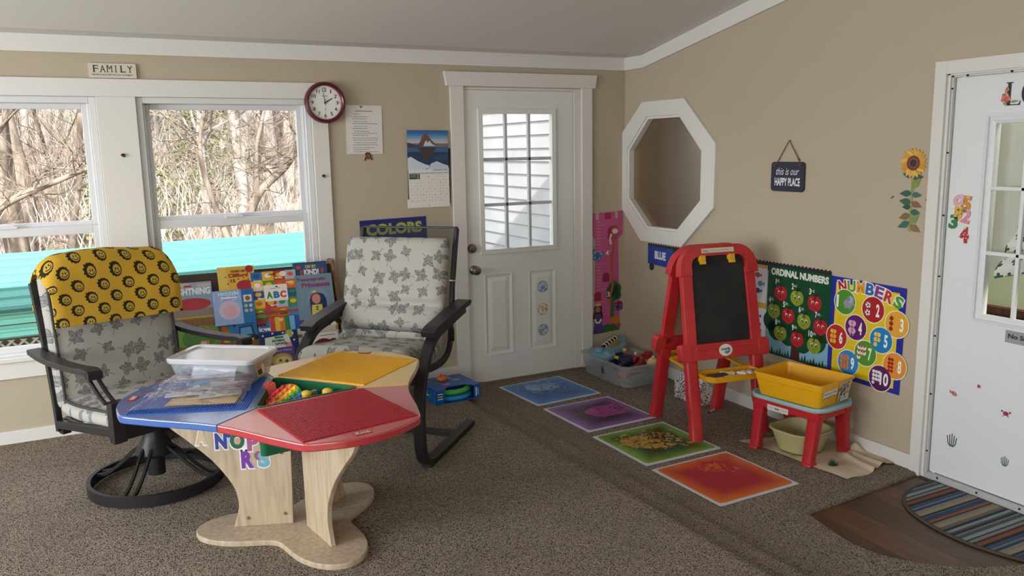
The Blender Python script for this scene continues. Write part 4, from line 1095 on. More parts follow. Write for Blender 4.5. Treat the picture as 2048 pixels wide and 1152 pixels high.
def c_wob(g, w, h):
    g.rect(-w / 2, -h, w / 2, 0, '#d89a2f', 1)
    for i in range(14): g.disc(-w / 2 + w * (i + .5) / 14, -.006, .005, '#8a4a1f', 1.4, n=6)
    g.rect(-w / 2 + .014, -h, w / 2 - .012, -.012, '#e6dfd0', 2); g.disc(.04, -.075, .02, '#2a2522', 3); g.rect(-.06, -.055, -.03, -.05, '#4a4642', 3)
def c_rap(g, w, h):
    for x, y in ((-.085, -.018), (-.03, -.01), (.03, -.012), (.085, -.02), (.09, -.06), (-.09, -.11), (.06, -.15)):
        g.poly([(x + (.008 if k % 2 == 0 else .0035) * sin(pi * k / 5), y + (.008 if k % 2 == 0 else .0035) * cos(pi * k / 5)) for k in range(10)], '#e8e6ee', 2)
    g.disc(.065, -.02, .024, '#a3a53c', 1.6); g.poly([(-.08, -.10), (-.075, -.032), (.06, -.022), (.075, -.095)], '#c9d3c9', 2.4)
    g.rect(-.02, -.042, .03, -.03, '#2d7a3f', 3); g.txt('RHYMING', -.035, -.062, .035, -.047, '#2b3040', 3.4, bold=.05); g.txt('RAPUNZEL', -.02, -.08, .05, -.066, '#2b3040', 3.4, bold=.05); g.disc(.055, -.085, .02, '#c98a80', 2.8, ry=.016); g.poly([(-.07, -.1), (-.055, -.07), (-.03, -.1)], '#a8695a', 2.8)
def c_gui(g, w, h):
    g.rect(-w / 2 + .01, -h, w / 2 - .01, -.01, '#d9d2c6', 1); g.txt('written by Beth Clark', -.0, -.033, .085, -.024, '#4a4642', 3) if False else g.rect(-.005, -.03, .085, -.026, '#6a645c', 2)
    g.disc(.01, -.14, .085, '#5d2a1f', 2, ry=.095); g.disc(.07, -.11, .04, '#5d2a1f', 2.2, ry=.06)
    for k in range(3): g.rect(-.045, -.075 - .012 * k, .04, -.071 - .012 * k, '#b79a86', 3)
def c_pur(g, w, h):
    g.txt('Very Nice', -.05, -.026, .055, -.010, '#a38ab8', 3, bold=.04); g.disc(-.005, -.075, .06, '#a59148', 2, ry=.042); g.disc(.0, -.08, .045, '#c4b877', 2.4, ry=.028); g.disc(-.015, -.075, .008, '#5a4a30', 3); g.disc(.02, -.082, .01, '#6d5a35', 3)
def c_plain(col):
    return lambda g, w, h: g.rect(-w / 2 + .01, -h + .01, w / 2 - .01, -.01, col, 1)
book('picture_book', -3.095, .906, -.155, .225, .25, '#7f93a0', 'blue-grey book titled LIGHTNING at the left end of the rack', c_light)
book('picture_book', -2.842, .978, -.150, .205, .26, '#d9ac3d', 'yellow Count On book standing highest at the middle of the rack', c_cliff)
book('picture_book', -2.634, .936, -.170, .262, .27, '#d9d2c4', 'ABC picture book with a grid of colourful squares on the rack', c_abc)
book('picture_book', -2.408, .968, -.138, .205, .24, '#334f78', 'dark blue Oh So Kind book behind the princess book', c_kind)
book('picture_book', -2.402, .899, -.185, .222, .27, '#6f8c9c', 'grey-blue Twenty-six Princesses book at the right of the rack', c_prin)
book('picture_book', -3.060, .778, -.185, .25, .27, '#d6d0d3', 'white book with dark dalmatian spots on the rack', c_dalm)
book('picture_book', -2.875, .850, -.205, .225, .20, '#2a6b9c', 'pale blue snow book with a strip of sound buttons', c_froz, t=.014)
book('picture_book', -3.080, .716, -.225, .215, .25, '#5c8138', 'green jungle book titled JUNIOR at the lower left of the rack', c_jun)
book('picture_book', -2.920, .690, -.222, .085, .22, '#8a6a35', 'narrow orange book wedged beside the blue truck book', c_orange)
book('picture_book', -2.836, .684, -.240, .150, .22, '#1f6fae', 'blue book with a tractor and yellow Truck lettering', c_truck)
book('picture_book', -2.716, .690, -.228, .125, .24, '#2272b8', 'blue I love book with a fire engine picture', c_love)
book('picture_book', -2.585, .672, -.245, .200, .22, '#c9b04a', 'book with vertical rainbow stripes in the rack', c_rain)
book('picture_book', -2.388, .675, -.240, .205, .22, '#d89a2f', 'white book with an orange patterned border at the right of the rack', c_wob)
book('picture_book', -2.655, .598, -.300, .215, .24, '#1d2d63', 'navy starry Rhyming Rapunzel book low on the rack', c_rap)
book('picture_book', -2.425, .596, -.285, .225, .25, '#cfc8ba', 'cream board book half hidden behind the guitar book', c_plain('#c4bcae'))
book('picture_book', -2.408, .575, -.320, .215, .26, '#b8b0a3', 'cream book with a big brown shape behind the left chair arm', c_gui)
book('picture_book', -2.645, .510, -.345, .14, .2, '#5a3f78', 'purple Very Nice book at the bottom of the rack', c_pur)
book('picture_book', -2.53, .50, -.345, .13, .2, '#2a3350', 'dark navy book low between the purple and cream books', c_plain('#26304e'))

# ------------------------------------------------------------------ on the back wall
M_PAPER = mat('white_paper', '#e8e6e1', .8)
g = G(); g.board(.236, .078, '#cfcbb8', .012)
for i in range(6): g.rect(-.118, -.039 + .013 * i, .118, -.0384 + .013 * i, '#bcb7a3', .6)
for i, ch in enumerate('FAMILY'):
    x = -.094 + .0335 * i
    wd = .010 if ch == 'I' else .026
    g.txt(ch, x + (.008 if ch == 'I' else 0), -.008, x + (.008 if ch == 'I' else 0) + (.004 if ch == 'I' else wd), .028, '#2b2a27', 2)
    for xx in ((x + .010,) if ch == 'I' else ((x + .003, x + wd - .003) if ch in 'AM' else ((x + wd / 2,) if ch == 'Y' else (x + .004,)))): g.rect(xx - .006, -.0085, xx + .006, -.0065, '#2b2a27', 2.2)
    if ch != 'A' and ch != 'Y': g.rect(x + (.004 if ch == 'I' else -.002), .0265, x + (.016 if ch == 'I' else .010), .0285, '#2b2a27', 2.2)
g.txt('May this home be filled with Love and Laughter', -.102, -.028, .100, -.016, '#3c3a35', 2, shear=.3)
o = g.build('family_sign', WB(-3.384, 2.082, .016) @ RX(-3)); tag(o, 'small white wooden FAMILY sign standing on the window header', 'sign')

# clock
ck = empty('wall_clock', WB(-2.233, 1.922, .021), 'round wall clock with dark red rim at the corner of the window casing', 'clock')
M_MAR = mat('maroon_plastic', '#5b1524', .3)
MB().add(lathe([(.118, 0), (.124, .008), (.124, .028), (.119, .040), (.110, .043), (.102, .036), (.100, .024), (.10, .012), (.001, .012)], 48, False)).build('rim', M_MAR, ck)
g = G(); g.sheet(circ(.1015, 48), '#e9e9e4', .004)
for i in range(60):
    a = pi * i / 30; r1, wd = (.086, .0022) if i % 5 == 0 else (.091, .001)
    g.line([(r1 * sin(a), r1 * cos(a)), (.096 * sin(a), .096 * cos(a))], wd, '#222222', 2)
for i in range(1, 13):
    a = pi * i / 6; cx, cy = .076 * sin(a), .076 * cos(a); w = .0075 if i < 10 else .013
    if i == 1: w = .003
    if i == 11: w = .010
    g.txt(str(i), cx - w, cy - .0105, cx + w, cy + .0105, '#1b1b1b', 2, bold=.015)
g.rect(-.018, .038, .018, .0415, '#8a8a86', 2); g.rect(-.006, -.04, .006, -.036, '#9a9a96', 2)
fc = g.build('clock_face', T((0, 0, .018)), ck)
b = MB()
def hand(ang, l0, l1, w0, w1, z):
    a = radians(ang); d = Vector((sin(a), cos(a), 0)); s = Vector((cos(a), -sin(a), 0))
    P = [d * l0 + s * w0, d * l0 - s * w0, d * l1 - s * w1, d * l1 + s * w1]
    return [(p.x, p.y, zz) for zz in (z, z + .0012) for p in P], [(0, 1, 2, 3), (7, 6, 5, 4), (0, 4, 5, 1), (1, 5, 6, 2), (2, 6, 7, 3), (3, 7, 4, 0)]
MK = mat('black_paint', '#111111', .4)
MB().add(hand(60, -.006, .052, .003, .0022, .0215)).add(cyl(.005, .02, .027, 12)).build('hour_hand', MK, ck, smooth=0)
MB().add(hand(351, -.012, .078, .002, .0012, .0235)).build('minute_hand', MK, ck, smooth=0)
MB().add(hand(180, -.02, .066, .0007, .0005, .0255)).build('second_hand', MK, ck, smooth=0)

# typed notice in a punched sleeve
nt_ = empty('notice_sheet', WB(-1.983, 1.760, .003) @ RZ(-.8), 'typed white notice in a clear punched sleeve pinned beside the clock', 'notice')
g = G(); g.board(.236, .300, '#e4e2de', .001); g.rect(-.104, -.148, .116, .148, '#e9e7e3', 1)
g.rect(-.055, .112, .055, .117, '#77757a', 2)
random.seed(3); y = .098
for k in range(17):
    if k in (1, 3, 5, 7, 10, 12, 14): y -= .004
    x = -.075 if k not in (0, 1, 3, 5, 7, 12) else -.066
    e = -.035 if k == 0 else random.choice([.06, .08, .083, .02])
    while x < e:
        w = random.uniform(.006, .02); g.rect(x, y - .0035, min(x + w, e + .008), y, '#6d6b70', 2); x += w + .0035
    y -= .0128
for z in (.112, 0, -.112): g.disc(-.112, z, .0028, '#8a8176', 2)
for z in (.14, -.14): pass
g.build('page', None, nt_)
MB().add(box(-.118, .118, -.15, .15, .0022, .0026)).build('sleeve', glass_mat('sleeve_film', '#ffffff', refl=-.05, rough=.06, body=.06), nt_, smooth=0)
MB().add(lathe([(.0055, 0), (.006, .006), (.004, .009), (.001, .0095)], 12)).build('push_pin', mat('brass_pin', '#8a713e', .4, .8), nt_, m=T((-.02, .140, .003)))
g = G(); g.sheet([(-.022, .02), (-.012, .03), (.012, .028), (.018, .01), (.026, -.016), (.018, -.02), (.012, -.004), (.0, -.014), (-.012, -.002), (-.018, -.022), (-.027, -.022), (-.022, -.002), (-.014, .006)], '#5b3527', .004); g.disc(0, .008, .010, '#8a5a3c', 1); g.disc(.006, -.006, .006, '#7a4a34', 1.2)
o = g.build('wall_clip', WB(-1.965, 1.590, .006)); tag(o, 'small brown clip sticking out below the typed notice', 'clip')

# calendar
ca = empty('wall_calendar', WB(-1.566, 1.51, .010) @ RZ(-.8), 'open wall calendar with a mountain lake photo, left of the back door', 'calendar')
g = G(); g.board(.285, .245, '#3f7fae', .004)
W_, H_ = .1425, .1225
for i in range(8): g.rect(-W_, .045 + .0095 * i, W_, .055 + .0105 * i, ['#c9b3a6', '#b9b4b8', '#9fb0c3', '#7fa3c4', '#6496c0', '#4c86b6', '#3a76aa', '#2f699e'][i], .8 + .05 * i)
g.poly([(-.075, .028), (-.05, .06), (-.042, .085), (-.028, .104), (-.012, .108), (.005, .095), (.02, .072), (.045, .048), (.075, .028)], '#6d5148', 2)
g.poly([(-.03, .028), (-.022, .05), (-.01, .066), (0, .048), (.012, .064), (.03, .04), (.06, .028)], '#c5cbd6', 2.4)
g.poly([(-W_, .050), (-.12, .045), (-.09, .036), (-.03, .026), (-W_, .02)], '#4a3b38', 2.6); g.poly([(.05, .03), (.09, .04), (W_, .036), (W_, .02), (.05, .02)], '#7d6a66', 2.6)
g.rect(-W_, -H_, W_, .022, '#223d5c', 1.6); g.rect(-W_, -.01, W_, .018, '#3f6488', 1.8)
g.poly([(-.07, .018), (-.045, -.02), (-.03, -.055), (-.015, -.064), (.004, -.05), (.03, -.02), (.06, .018)], '#4a3a38', 2.4)
g.poly([(-W_, -.05), (-.12, -.04), (-.07, -.07), (-.02, -.09), (.02, -.1), (-.02, -H_), (-W_, -H_)], '#cdd6e3', 2.8); g.poly([(-.01, -H_), (.02, -.085), (.06, -.07), (.11, -.09), (W_, -.1), (W_, -H_)], '#c5cfdd', 2.8); g.poly([(.03, -.045), (W_, -.02), (W_, -.06), (.06, -.065)], '#2c4f66', 2.5)
g.build('picture_page', T((0, .115, .004)), ca)
g = G(); g.board(.285, .255, '#e4e2dd', .003); g.rect(-.1425, .098, .1425, .1275, '#dfe2e2', 1); g.txt('JANUARY 2025', .028, .106, .134, .119, '#3c4650', 2, shear=.15)
for i in range(24): g.rect(-.1425 + .285 * i / 24, .094, -.1425 + .285 * (i + .6) / 24, .0985, random.choice(['#2c3a42', '#4b6a74', '#24323a']), 2)
g.rect(-.138, .058, -.065, .092, '#4a4d4c', 2); g.rect(-.08, .058, -.076, .092, '#c9c9c4', 2.4); g.rect(-.13, .07, -.09, .088, '#707472', 2.4)
d0 = 1
for r in range(5):
    for c in range(7):
        x = -.1425 + .285 * c / 7; y = .09 - .0385 * r
        g.rect(x, y - .0004, x + .285 / 7, y + .0004, '#b5b3ae', 1.6); g.rect(x - .0004, y - .0385, x + .0004, y, '#b5b3ae', 1.6)
        n = r * 7 + c - 2
        if 1 <= n <= 31: g.txt(str(n), x + .015, y - .022, x + .015 + (.004 if n < 10 else .009), y - .015, '#3b3b3b', 2)
g.rect(-.01, -.118, -.004, -.114, '#3b3b3b', 2)
g.build('date_page', T((0.006, -.128, .002)) @ RZ(.6), ca)
g = G(); g.board(.285, .058, '#e6e3dc', .001)
for k, w in enumerate((.075, .05, .06, .045)): g.rect(-w / 2 + .01, .014 - .011 * k, w / 2 + .01, .018 - .011 * k, '#5b5a57', 1)
g.build('footer_strip', T((-.004, -.228, -.004)) @ RZ(1.2), ca)
g = G(); g.board(.30, .36, '#232326', .003); o = g.build('black_board', T((.012, -.05, -.0065)) @ RZ(-.5), ca)

# colours chart behind the armchair
g = G(); g.board(.452, .60, '#232a72', .001); g.txt('COLORS', -.185, .198, .195, .272, '#a9b24a', 2, bold=.05)
for i, c in enumerate(['#b9312f', '#d9792a', '#dcc032', '#3f9348', '#2f6fb3', '#6b3f93']): g.disc(-.13 + .13 * (i % 3), .09 - .14 * (i // 3), .045, c, 2)
o = g.build('colors_poster', WB(-1.812, .893, .003) @ RZ(1.0), None, PRINT_G); tag(o, 'dark blue COLORS poster with yellow-green lettering behind the armchair', 'poster')

# castle growth chart by the corner
g = G(); q = .000
g.sheet([(-.143, .46), (-.105, .46), (-.105, .41), (-.078, .41), (-.078, .46), (.066, .465), (.066, .415), (.09, .415), (.09, .468), (.133, .468), (.133, .295), (.095, .255), (.112, -.44), (-.115, -.455), (-.108, .265), (-.143, .305)], '#bd5585', .001)
g.rect(-.025, .41, .03, .46, '#a3244f', 1)
for i in range(34):
    y = .44 - .024 * i
    w = .075 if i % 4 == 3 else .038
    if i == 11 or i == 23: w = .09
    g.rect(-.098, y - .001, -.098 + w, y + .001, '#e3b9cd', 1.4)
g.poly([(.0, .26), (.0, .33), (.018, .355), (.045, .362), (.07, .35), (.085, .33), (.085, .26)], '#a3244f', 1.6)
for x0, y0 in ((-.045, -.06), (-.118, -.20), (.075, -.285)): g.poly([(x0, y0), (x0, y0 + .05), (x0 + .015, y0 + .068), (x0 + .035, y0 + .07), (x0 + .055, y0 + .062), (x0 + .062, y0 + .05), (x0 + .062, y0)], '#8f1f3d', 1.6)
g.txt('4', -.018, .140, .010, .178, '#f0dfe8', 2.4, bold=.02); g.txt("'", .018, .160, .022, .176, '#f0dfe8', 2.4); g.txt('3', -.004, -.175, .020, -.138, '#f0dfe8', 5, bold=.02)
g.disc(.062, .33, .031, '#8a5a34', 2); g.disc(.066, .318, .026, '#e0c9b4', 2.4, ry=.02); g.rect(.045, .27, .08, .30, '#3f6fa3', 2.2); g.line([(.035, .3), (.02, .26), (.03, .22)], .016, '#e3d3c6', 2.4)
g.line([(.055, .3), (.055, .2), (.04, .14), (.035, .06), (.045, -.02), (.045, -.1), (.025, -.17), (.02, -.24)], .017, '#a8572f', 3.4)
for x, y, r in ((.055, -.1, .045), (.085, -.12, .04), (.03, -.13, .04), (.06, -.16, .05), (.09, -.17, .035), (.02, -.165, .03)): g.disc(x, y, r, '#2d5f36', 2.8)
g.line([(.045, -.17), (.04, -.38)], .034, '#2f6038', 2.6); g.poly([(-.115, -.455), (-.08, -.40), (0, -.385), (.08, -.39), (.112, -.41), (.112, -.44)], '#2f6030', 2.2)
g.disc(.05, -.36, .028, '#b8742f', 3); g.disc(.085, -.37, .026, '#b8742f', 3.1, ry=.035); g.disc(.1, -.405, .02, '#a34a52', 3.1)
g.disc(-.085, -.26, .036, '#2b1c26', 3); g.disc(-.085, -.32, .044, '#2b1c26', 2.9, ry=.06); g.disc(-.086, -.265, .023, '#9a6a5d', 3.4); g.poly([(-.11, -.238), (-.105, -.222), (-.085, -.216), (-.066, -.222), (-.06, -.238)], '#d3b072', 3.5)
g.poly([(-.11, -.30), (-.06, -.30), (-.05, -.37), (-.035, -.445), (-.13, -.45), (-.118, -.37)], '#4a3a78', 3.6); g.line([(-.115, -.335), (-.1, -.365), (-.075, -.368), (-.055, -.34)], .014, '#e0d3d6', 3.9)
o = g.build('growth_chart', WB(-.152, .687, .003)); tag(o, 'pink castle-shaped growth chart with ruler marks beside the back door', 'growth chart')
def butterfly(x, z, s, col, col2, label, off=.0055):
    g = G()
    for k in (-1, 1):
        g.sheet([(0, .1 * s), (k * .5 * s, .55 * s), (k * .62 * s, .2 * s), (k * .4 * s, .0), (k * .42 * s, -.4 * s), (k * .15 * s, -.5 * s), (0, -.1 * s)], col, .0006); g.disc(k * .35 * s, .22 * s, .12 * s, col2, 1); g.disc(k * .25 * s, -.25 * s, .09 * s, col2, 1)
    g.line([(0, .25 * s), (0, -.35 * s)], .06 * s, '#1d2433', 1.6)
    o = g.build('butterfly_sticker', WB(x, z, off) @ RZ(-12)); tag(o, label, 'sticker')
butterfly(-.243, .832, .085, '#2a6f9f', '#7fb9d6', 'blue butterfly sticker at the left edge of the castle chart')
butterfly(-.058, .425, .062, '#3b3566', '#6f7fb0', 'purple butterfly sticker low on the castle chart')

# round watercolour stickers on the back door
for z, c1, c2, c3, lab in ((.643, '#7f9cc0', '#b9c9da', '#5f7fae', 'pale blue round sticker, topmost of the three on the door panel'), (.478, '#c9bb8c', '#e3dcc0', '#a8935e', 'cream round sticker in the middle of the door panel'), (.325, '#7fa3b3', '#b5cbd2', '#a86a72', 'teal-blue round sticker, lowest of the three on the door panel')):
    g = G(); g.sheet(circ(.043, 24), c1, .0005); g.disc(0, 0, .037, c2, .6, n=24); random.seed(int(z * 1000))
    for k in range(46):
        a = random.uniform(0, 2 * pi); r = random.uniform(.0, .040); g.disc(r * cos(a), r * sin(a), random.uniform(.003, .009), random.choice([c1, c2, c3, c1]), 1 + k * .05, n=7)
    o = g.build('round_sticker', WB(-.715, z, .0095)); tag(o, lab, 'sticker', 'round stickers on the back door')
# hooks on the casing
for x, z, lab in ((-3.372, 1.625, 'small bronze hook on the post between the two windows'), (-2.262, 1.478, 'small bronze hook on the window casing below the clock')):
    h = MB().add(sweep([(0.010 * cos(a), -.012 - .0, .010 * sin(a)) for a in [radians(-60 + 30 * i) for i in range(9)]], circ(.0028, 8))).add(lathe([(.007, 0), (.006, .004), (.003, .006), (.003, .013)], 10), RX(90)).build('cup_hook', mat('bronze_hook', '#4a3322', .4, .8), None, m=T((x, -.019, z)))
    tag(h, lab, 'hook')

# ------------------------------------------------------------------ on the right wall
hp = empty('hanging_sign', WR(-1.622, 1.440, .004), 'navy plaque reading happy place hanging from twine on the right wall', 'sign')
g = G(); g.board(.250, .168, '#20283c', .008, .022); g.txt('this is our', -.085, .010, .088, .052, '#dfe2e6', 2, shear=.35); g.txt('HAPPY PLACE', -.094, -.052, .096, -.006, '#e6e8ea', 2, bold=.03)
g.build('plaque', T((0, 0, .009)), hp)
b = MB(); b.add(sweep([(-.093, .066, .010), (-.08, .084, .006), (.003, .205, .006), (.088, .082, .006), (.098, .066, .010)], circ(.003, 6))); b.add(ball(.008, 8, 6), T((-.095, .066, .013))); b.add(ball(.008, 8, 6), T((.098, .066, .013))); b.add(ball(.006, 8, 6), T((.078, .098, .007)))
b.build('twine', mat('brown_twine', '#6d5233', .9), hp); MB().add(lathe([(.003, -.004), (.004, .010), (.001, .011)], 8)).build('nail', M_STEEL, hp, m=T((.003, .203, 0)))

# sunflower decal
g = G(); random.seed(2); eo = 0
def leaf(g, x, y, dx, dy, w, c, L):
    d = math.hypot(dx, dy); ux, uy = dx / d, dy / d; nx, ny = -uy, ux
    P = []
    for t, k in ((0, .05), (.15, .6), (.35, 1), (.55, .85), (.75, .5), (1, 0)): P.append((x + dx * t + nx * w * k, y + dy * t + ny * w * k))
    for t, k in ((.75, .5), (.55, .85), (.35, 1), (.15, .6), (0, .05)): P.append((x + dx * t - nx * w * k, y + dy * t - ny * w * k))
    g.poly(P, c, L)
g.sheet([(-.008, -.332), (.006, -.332), (.008, -.05), (-.006, -.05)], '#8f9560', .0006)
for i, (x, y, dx, dy, w, c) in enumerate([(0, -.06, -.07, .012, .02, '#2f5f55'), (0, -.07, .075, .01, .02, '#2d5a4c'), (0, -.12, .055, .06, .022, '#7f8f48'), (0, -.145, -.085, -.0, .02, '#2b5a4e'), (0, -.15, .07, -.0, .018, '#3b6a5e'), (0, -.19, .075, -.018, .02, '#86603a'), (0, -.19, -.085, .012, .022, '#2f5f4c'), (0, -.21, -.06, .0, .018, '#24503f'), (0, -.235, .065, -.0, .02, '#336050'), (0, -.25, -.08, -.018, .022, '#7f5f3a'), (0, -.29, .06, .055, .022, '#7f8f4c'), (0, -.285, -.085, -.03, .022, '#2f6a5a'), (0, -.30, .075, -.03, .022, '#8a6a44')]): leaf(g, x, y, dx * .8, dy * .9 - .004, w * .82, c, 1 + i * .1)
for k in range(34):
    a = 2 * pi * k / 34 * 1.618; leaf(g, .02 * cos(a), .02 * sin(a), .055 * cos(a), .055 * sin(a), .015, random.choice(['#d9a83a', '#cf9a34', '#dfb64c', '#c98c2e']), 3 + k * .05)
for r, c, L in ((.036, '#6d2f1c', 5), (.024, '#8a5348', 5.3), (.019, '#2f2028', 5.6)): g.disc(0, 0, r, c, L)
for x in (-.115, .078): g.line([(x, -.175), (x + .016, -.163)], .006, '#4a4550', 1)
o = g.build('sunflower_decal', WR(-2.419, 1.522, .003)); tag(o, 'tall sunflower wall decal with green leaves left of the right-hand door', 'decal')

# blue train-wagon colour card
bw_ = empty('wagon_card', WR(-.447, .855, .004) @ RZ(-1.5), 'blue paper train wagon reading BLUE under the octagon window', 'wall card')
g = G(); g.board(.285, .136, '#22449c', .001); g.rect(-.1425, .058, .1425, .064, '#1a3479', 1); g.txt('BLUE', -.062, -.024, .064, .034, '#dfe3ea', 2, bold=.06); g.build('wagon', None, bw_, PRINT_G)
for x in (-.095, .1):
    g = G(); g.sheet(circ(.026, 20), '#1d1f27', .001); g.disc(0, 0, .01, '#3b3e48', 1); g.build('wheel', T((x, -.086, .0012)), bw_)
# scalloped black border along the top of the posters
g = G(); n = 60; pts = []
for i in range(n * 3 + 1):
    u = 1.66 * i / (n * 3); pts.append((u, .026 + .010 * abs(sin(pi * i / 3))))
g.sheet([(0, -.02)] + pts + [(1.66, -.02)], '#1b1b1d', .001); o = g.build('scalloped_border', WR(-.30, .905, .0015)); tag(o, 'black scalloped paper border strip running above the number posters', 'border')
# white chart mostly behind the easel
g = G(); g.board(.56, .53, '#dedfe6', .001)
g.rect(-.28, .245, .28, .265, '#c9a06a', 1); g.rect(-.28, .0, .28, .035, '#c9a63a', 1)
for i, (x, y, c) in enumerate([(.2, .2, '#b0434a'), (.225, .15, '#6d8fb8'), (.205, .105, '#33508f'), (.1, .17, '#3f8f56'), (.0, .18, '#c98a3a'), (-.1, .17, '#7a4f93'), (-.2, .15, '#b0434a'), (.205, -.05, '#2b3c78'), (.205, -.10, '#7a3f52'), (.21, -.14, '#33508f')]): g.disc(x, y, .022, c, 2, ry=.016); g.poly([(x + .018, y), (x + .036, y + .012), (x + .036, y - .012)], c, 2.2)
g.txt('10', .17, -.232, .215, -.195, '#2b3040', 2); g.txt('ten', .18, -.258, .225, -.242, '#2b3040', 2)
o = g.build('fish_chart', WR(-1.205, .647, .003), None, PRINT_G); tag(o, 'white chart with small coloured fish, mostly hidden behind the easel', 'poster')
# ordinal numbers poster
g = G(); W_, H_ = .470, .535; X0, Y0 = -W_ / 2, -H_ / 2
g.board(W_, H_, '#0f3d2c', .001); g.rect(X0, Y0, -X0, Y0 + .17, '#7fb0c6', 1)
for i in range(22): 
    x = X0 + W_ * (i + .5) / 22; g.poly([(x - .014, Y0), (x, Y0 + .03 + .012 * (i % 3)), (x + .014, Y0)], '#1f4a34', 1.4)
g.poly([(-.035, Y0), (-.028, Y0 + .16), (.028, Y0 + .16), (.035, Y0)], '#4a2a26', 1.6)
for x, y, r in ((-.15, -.11, .07), (-.06, -.13, .065), (.05, -.15, .065), (.15, -.12, .07), (-.2, -.07, .06), (.2, -.07, .055), (0, -.09, .07)): g.disc(x, Y0 + .27 + y, r, '#0f4a30', 1.8)
g.rect(X0, Y0 + .2, -X0, -Y0, '#0f4a30', 2); random.seed(8)
for k in range(22): g.disc(random.uniform(-.46, .46) * W_, random.uniform(-.05, .45) * H_, .009, '#0b3826', 2.2, n=8, ry=.006, a=random.uniform(0, 180))
g.txt('ORDINAL NUMBERS', -.212, .212, .216, .254, '#dfe3de', 3, bold=.05)
ap = [(-.13, .125, 'r', '1', 'st'), (-.005, .115, 'g', '2', 'nd'), (.125, .105, 'r', '3', 'rd'), (-.178, .01, 'g', '4', 'th'), (-.065, .0, 'r', '5', 'th'), (.055, -.01, 'g', '6', 'th'), (.175, -.02, 'r', '7', 'th'), (-.12, -.115, 'g', '8', 'th'), (.01, -.125, 'r', '9', 'th'), (.135, -.135, 'g', '10', 'th')]
for x, y, k, n_, s_ in ap:
    y -= .012
    c = '#b32630' if k == 'r' else '#86982f'; cd = '#8f1b26' if k == 'r' else '#6a7c24'
    g.disc(x - .016, y, .033, c, 4, ry=.04); g.disc(x + .016, y, .033, c, 4, ry=.04); g.disc(x, y - .014, .034, c, 4.1, ry=.034)
    g.line([(x, y + .034), (x + .007, y + .055)], .006, '#2a221c', 5); g.disc(x + .015, y + .05, .013, '#1b3a24', 4.8, ry=.006, a=30)
    for sx in (-.014, .016): 
        g.disc(x + sx, y + .002, .008, '#efeadf', 5, ry=.011); g.disc(x + sx + .001, y - .001, .0055, '#1c1a18', 5.4, ry=.008)
    g.line([(x - .007, y - .022), (x, y - .026), (x + .008, y - .022)], .003, '#3a1a1c', 5.4); g.disc(x - .026, y + .02, .006, '#d98a84' if k == 'r' else '#c3cf7a', 5, ry=.004)
    wn_ = (.004 if n_ == '1' else .011) if len(n_) == 1 else .022
    g.txt(n_, x - .042, y + .045, x - .042 + wn_ * 1.4, y + .080, '#dfe3de', 5.6, bold=.03); g.txt(s_, x - .04 + wn_ * 1.4, y + .060, x - .04 + wn_ * 1.4 + .02, y + .078, '#dfe3de', 5.6)
o = g.build('ordinal_numbers_poster', WR(-1.728, .650, .004) @ RZ(-.6), None, PRINT_G); tag(o, 'dark green Ordinal Numbers poster with red and green apples', 'poster')
# numbers poster
g = G(); W_, H_ = .462, .55
g.board(W_, H_, '#23309a', .0012); g.sheet([(-W_ / 2 - .008, -H_ / 2 - .008), (W_ / 2 + .008, -H_ / 2 - .008), (W_ / 2 + .008, H_ / 2 + .008), (-W_ / 2 - .008, H_ / 2 + .008)], '#8f93b8', .0008) if False else None
g.rect(-.2, -.25, .195, .245, '#e0c524', 1)
for i in range(46): 
    a = -.2 + .395 * i / 46; g.line([(max(-.2, a - .12), -.25 if a - .12 > -.2 else -.25 + (-.2 - (a - .12)) * 2), (min(.195, a + .09), .17)], .0022, '#d3b41c', 1.4)
for i, (ch, c) in enumerate(zip('NUMBERS', ['#b0262e', '#5f9c34', '#e0962c', '#2466b5', '#7a3f93', '#c0392f', '#3f9a46'])):
    x = -.185 + .058 * i; y = .185 + .028 * sin(pi * (i + .8) / 7.6) * 1.3 - .005 * i; r_ = 12 - 5.5 * i
    g.txt(ch, x - .004, y - .005, x + .060, y + .067, '#efe9d8', 2 + .01 * i, bold=.10, rot=r_); g.txt(ch, x + .002, y, x + .054, y + .062, c, 3 + .01 * i, bold=.04, rot=r_)
ci = [(1, -.135, .145, '#4f8f2e'), (2, .045, .135, '#a8262c'), (3, .19, .085, '#dfa53a'), (4, -.055, .02, '#5b1f6a'), (5, .105, -.015, '#1f7fc0'), (6, -.175, -.055, '#b3302a'), (7, .015, -.105, '#4f8f34'), (8, .195, -.13, '#e0923a'), (9, -.09, -.18, '#2f86c4'), (10, .115, -.215, '#57215f')]
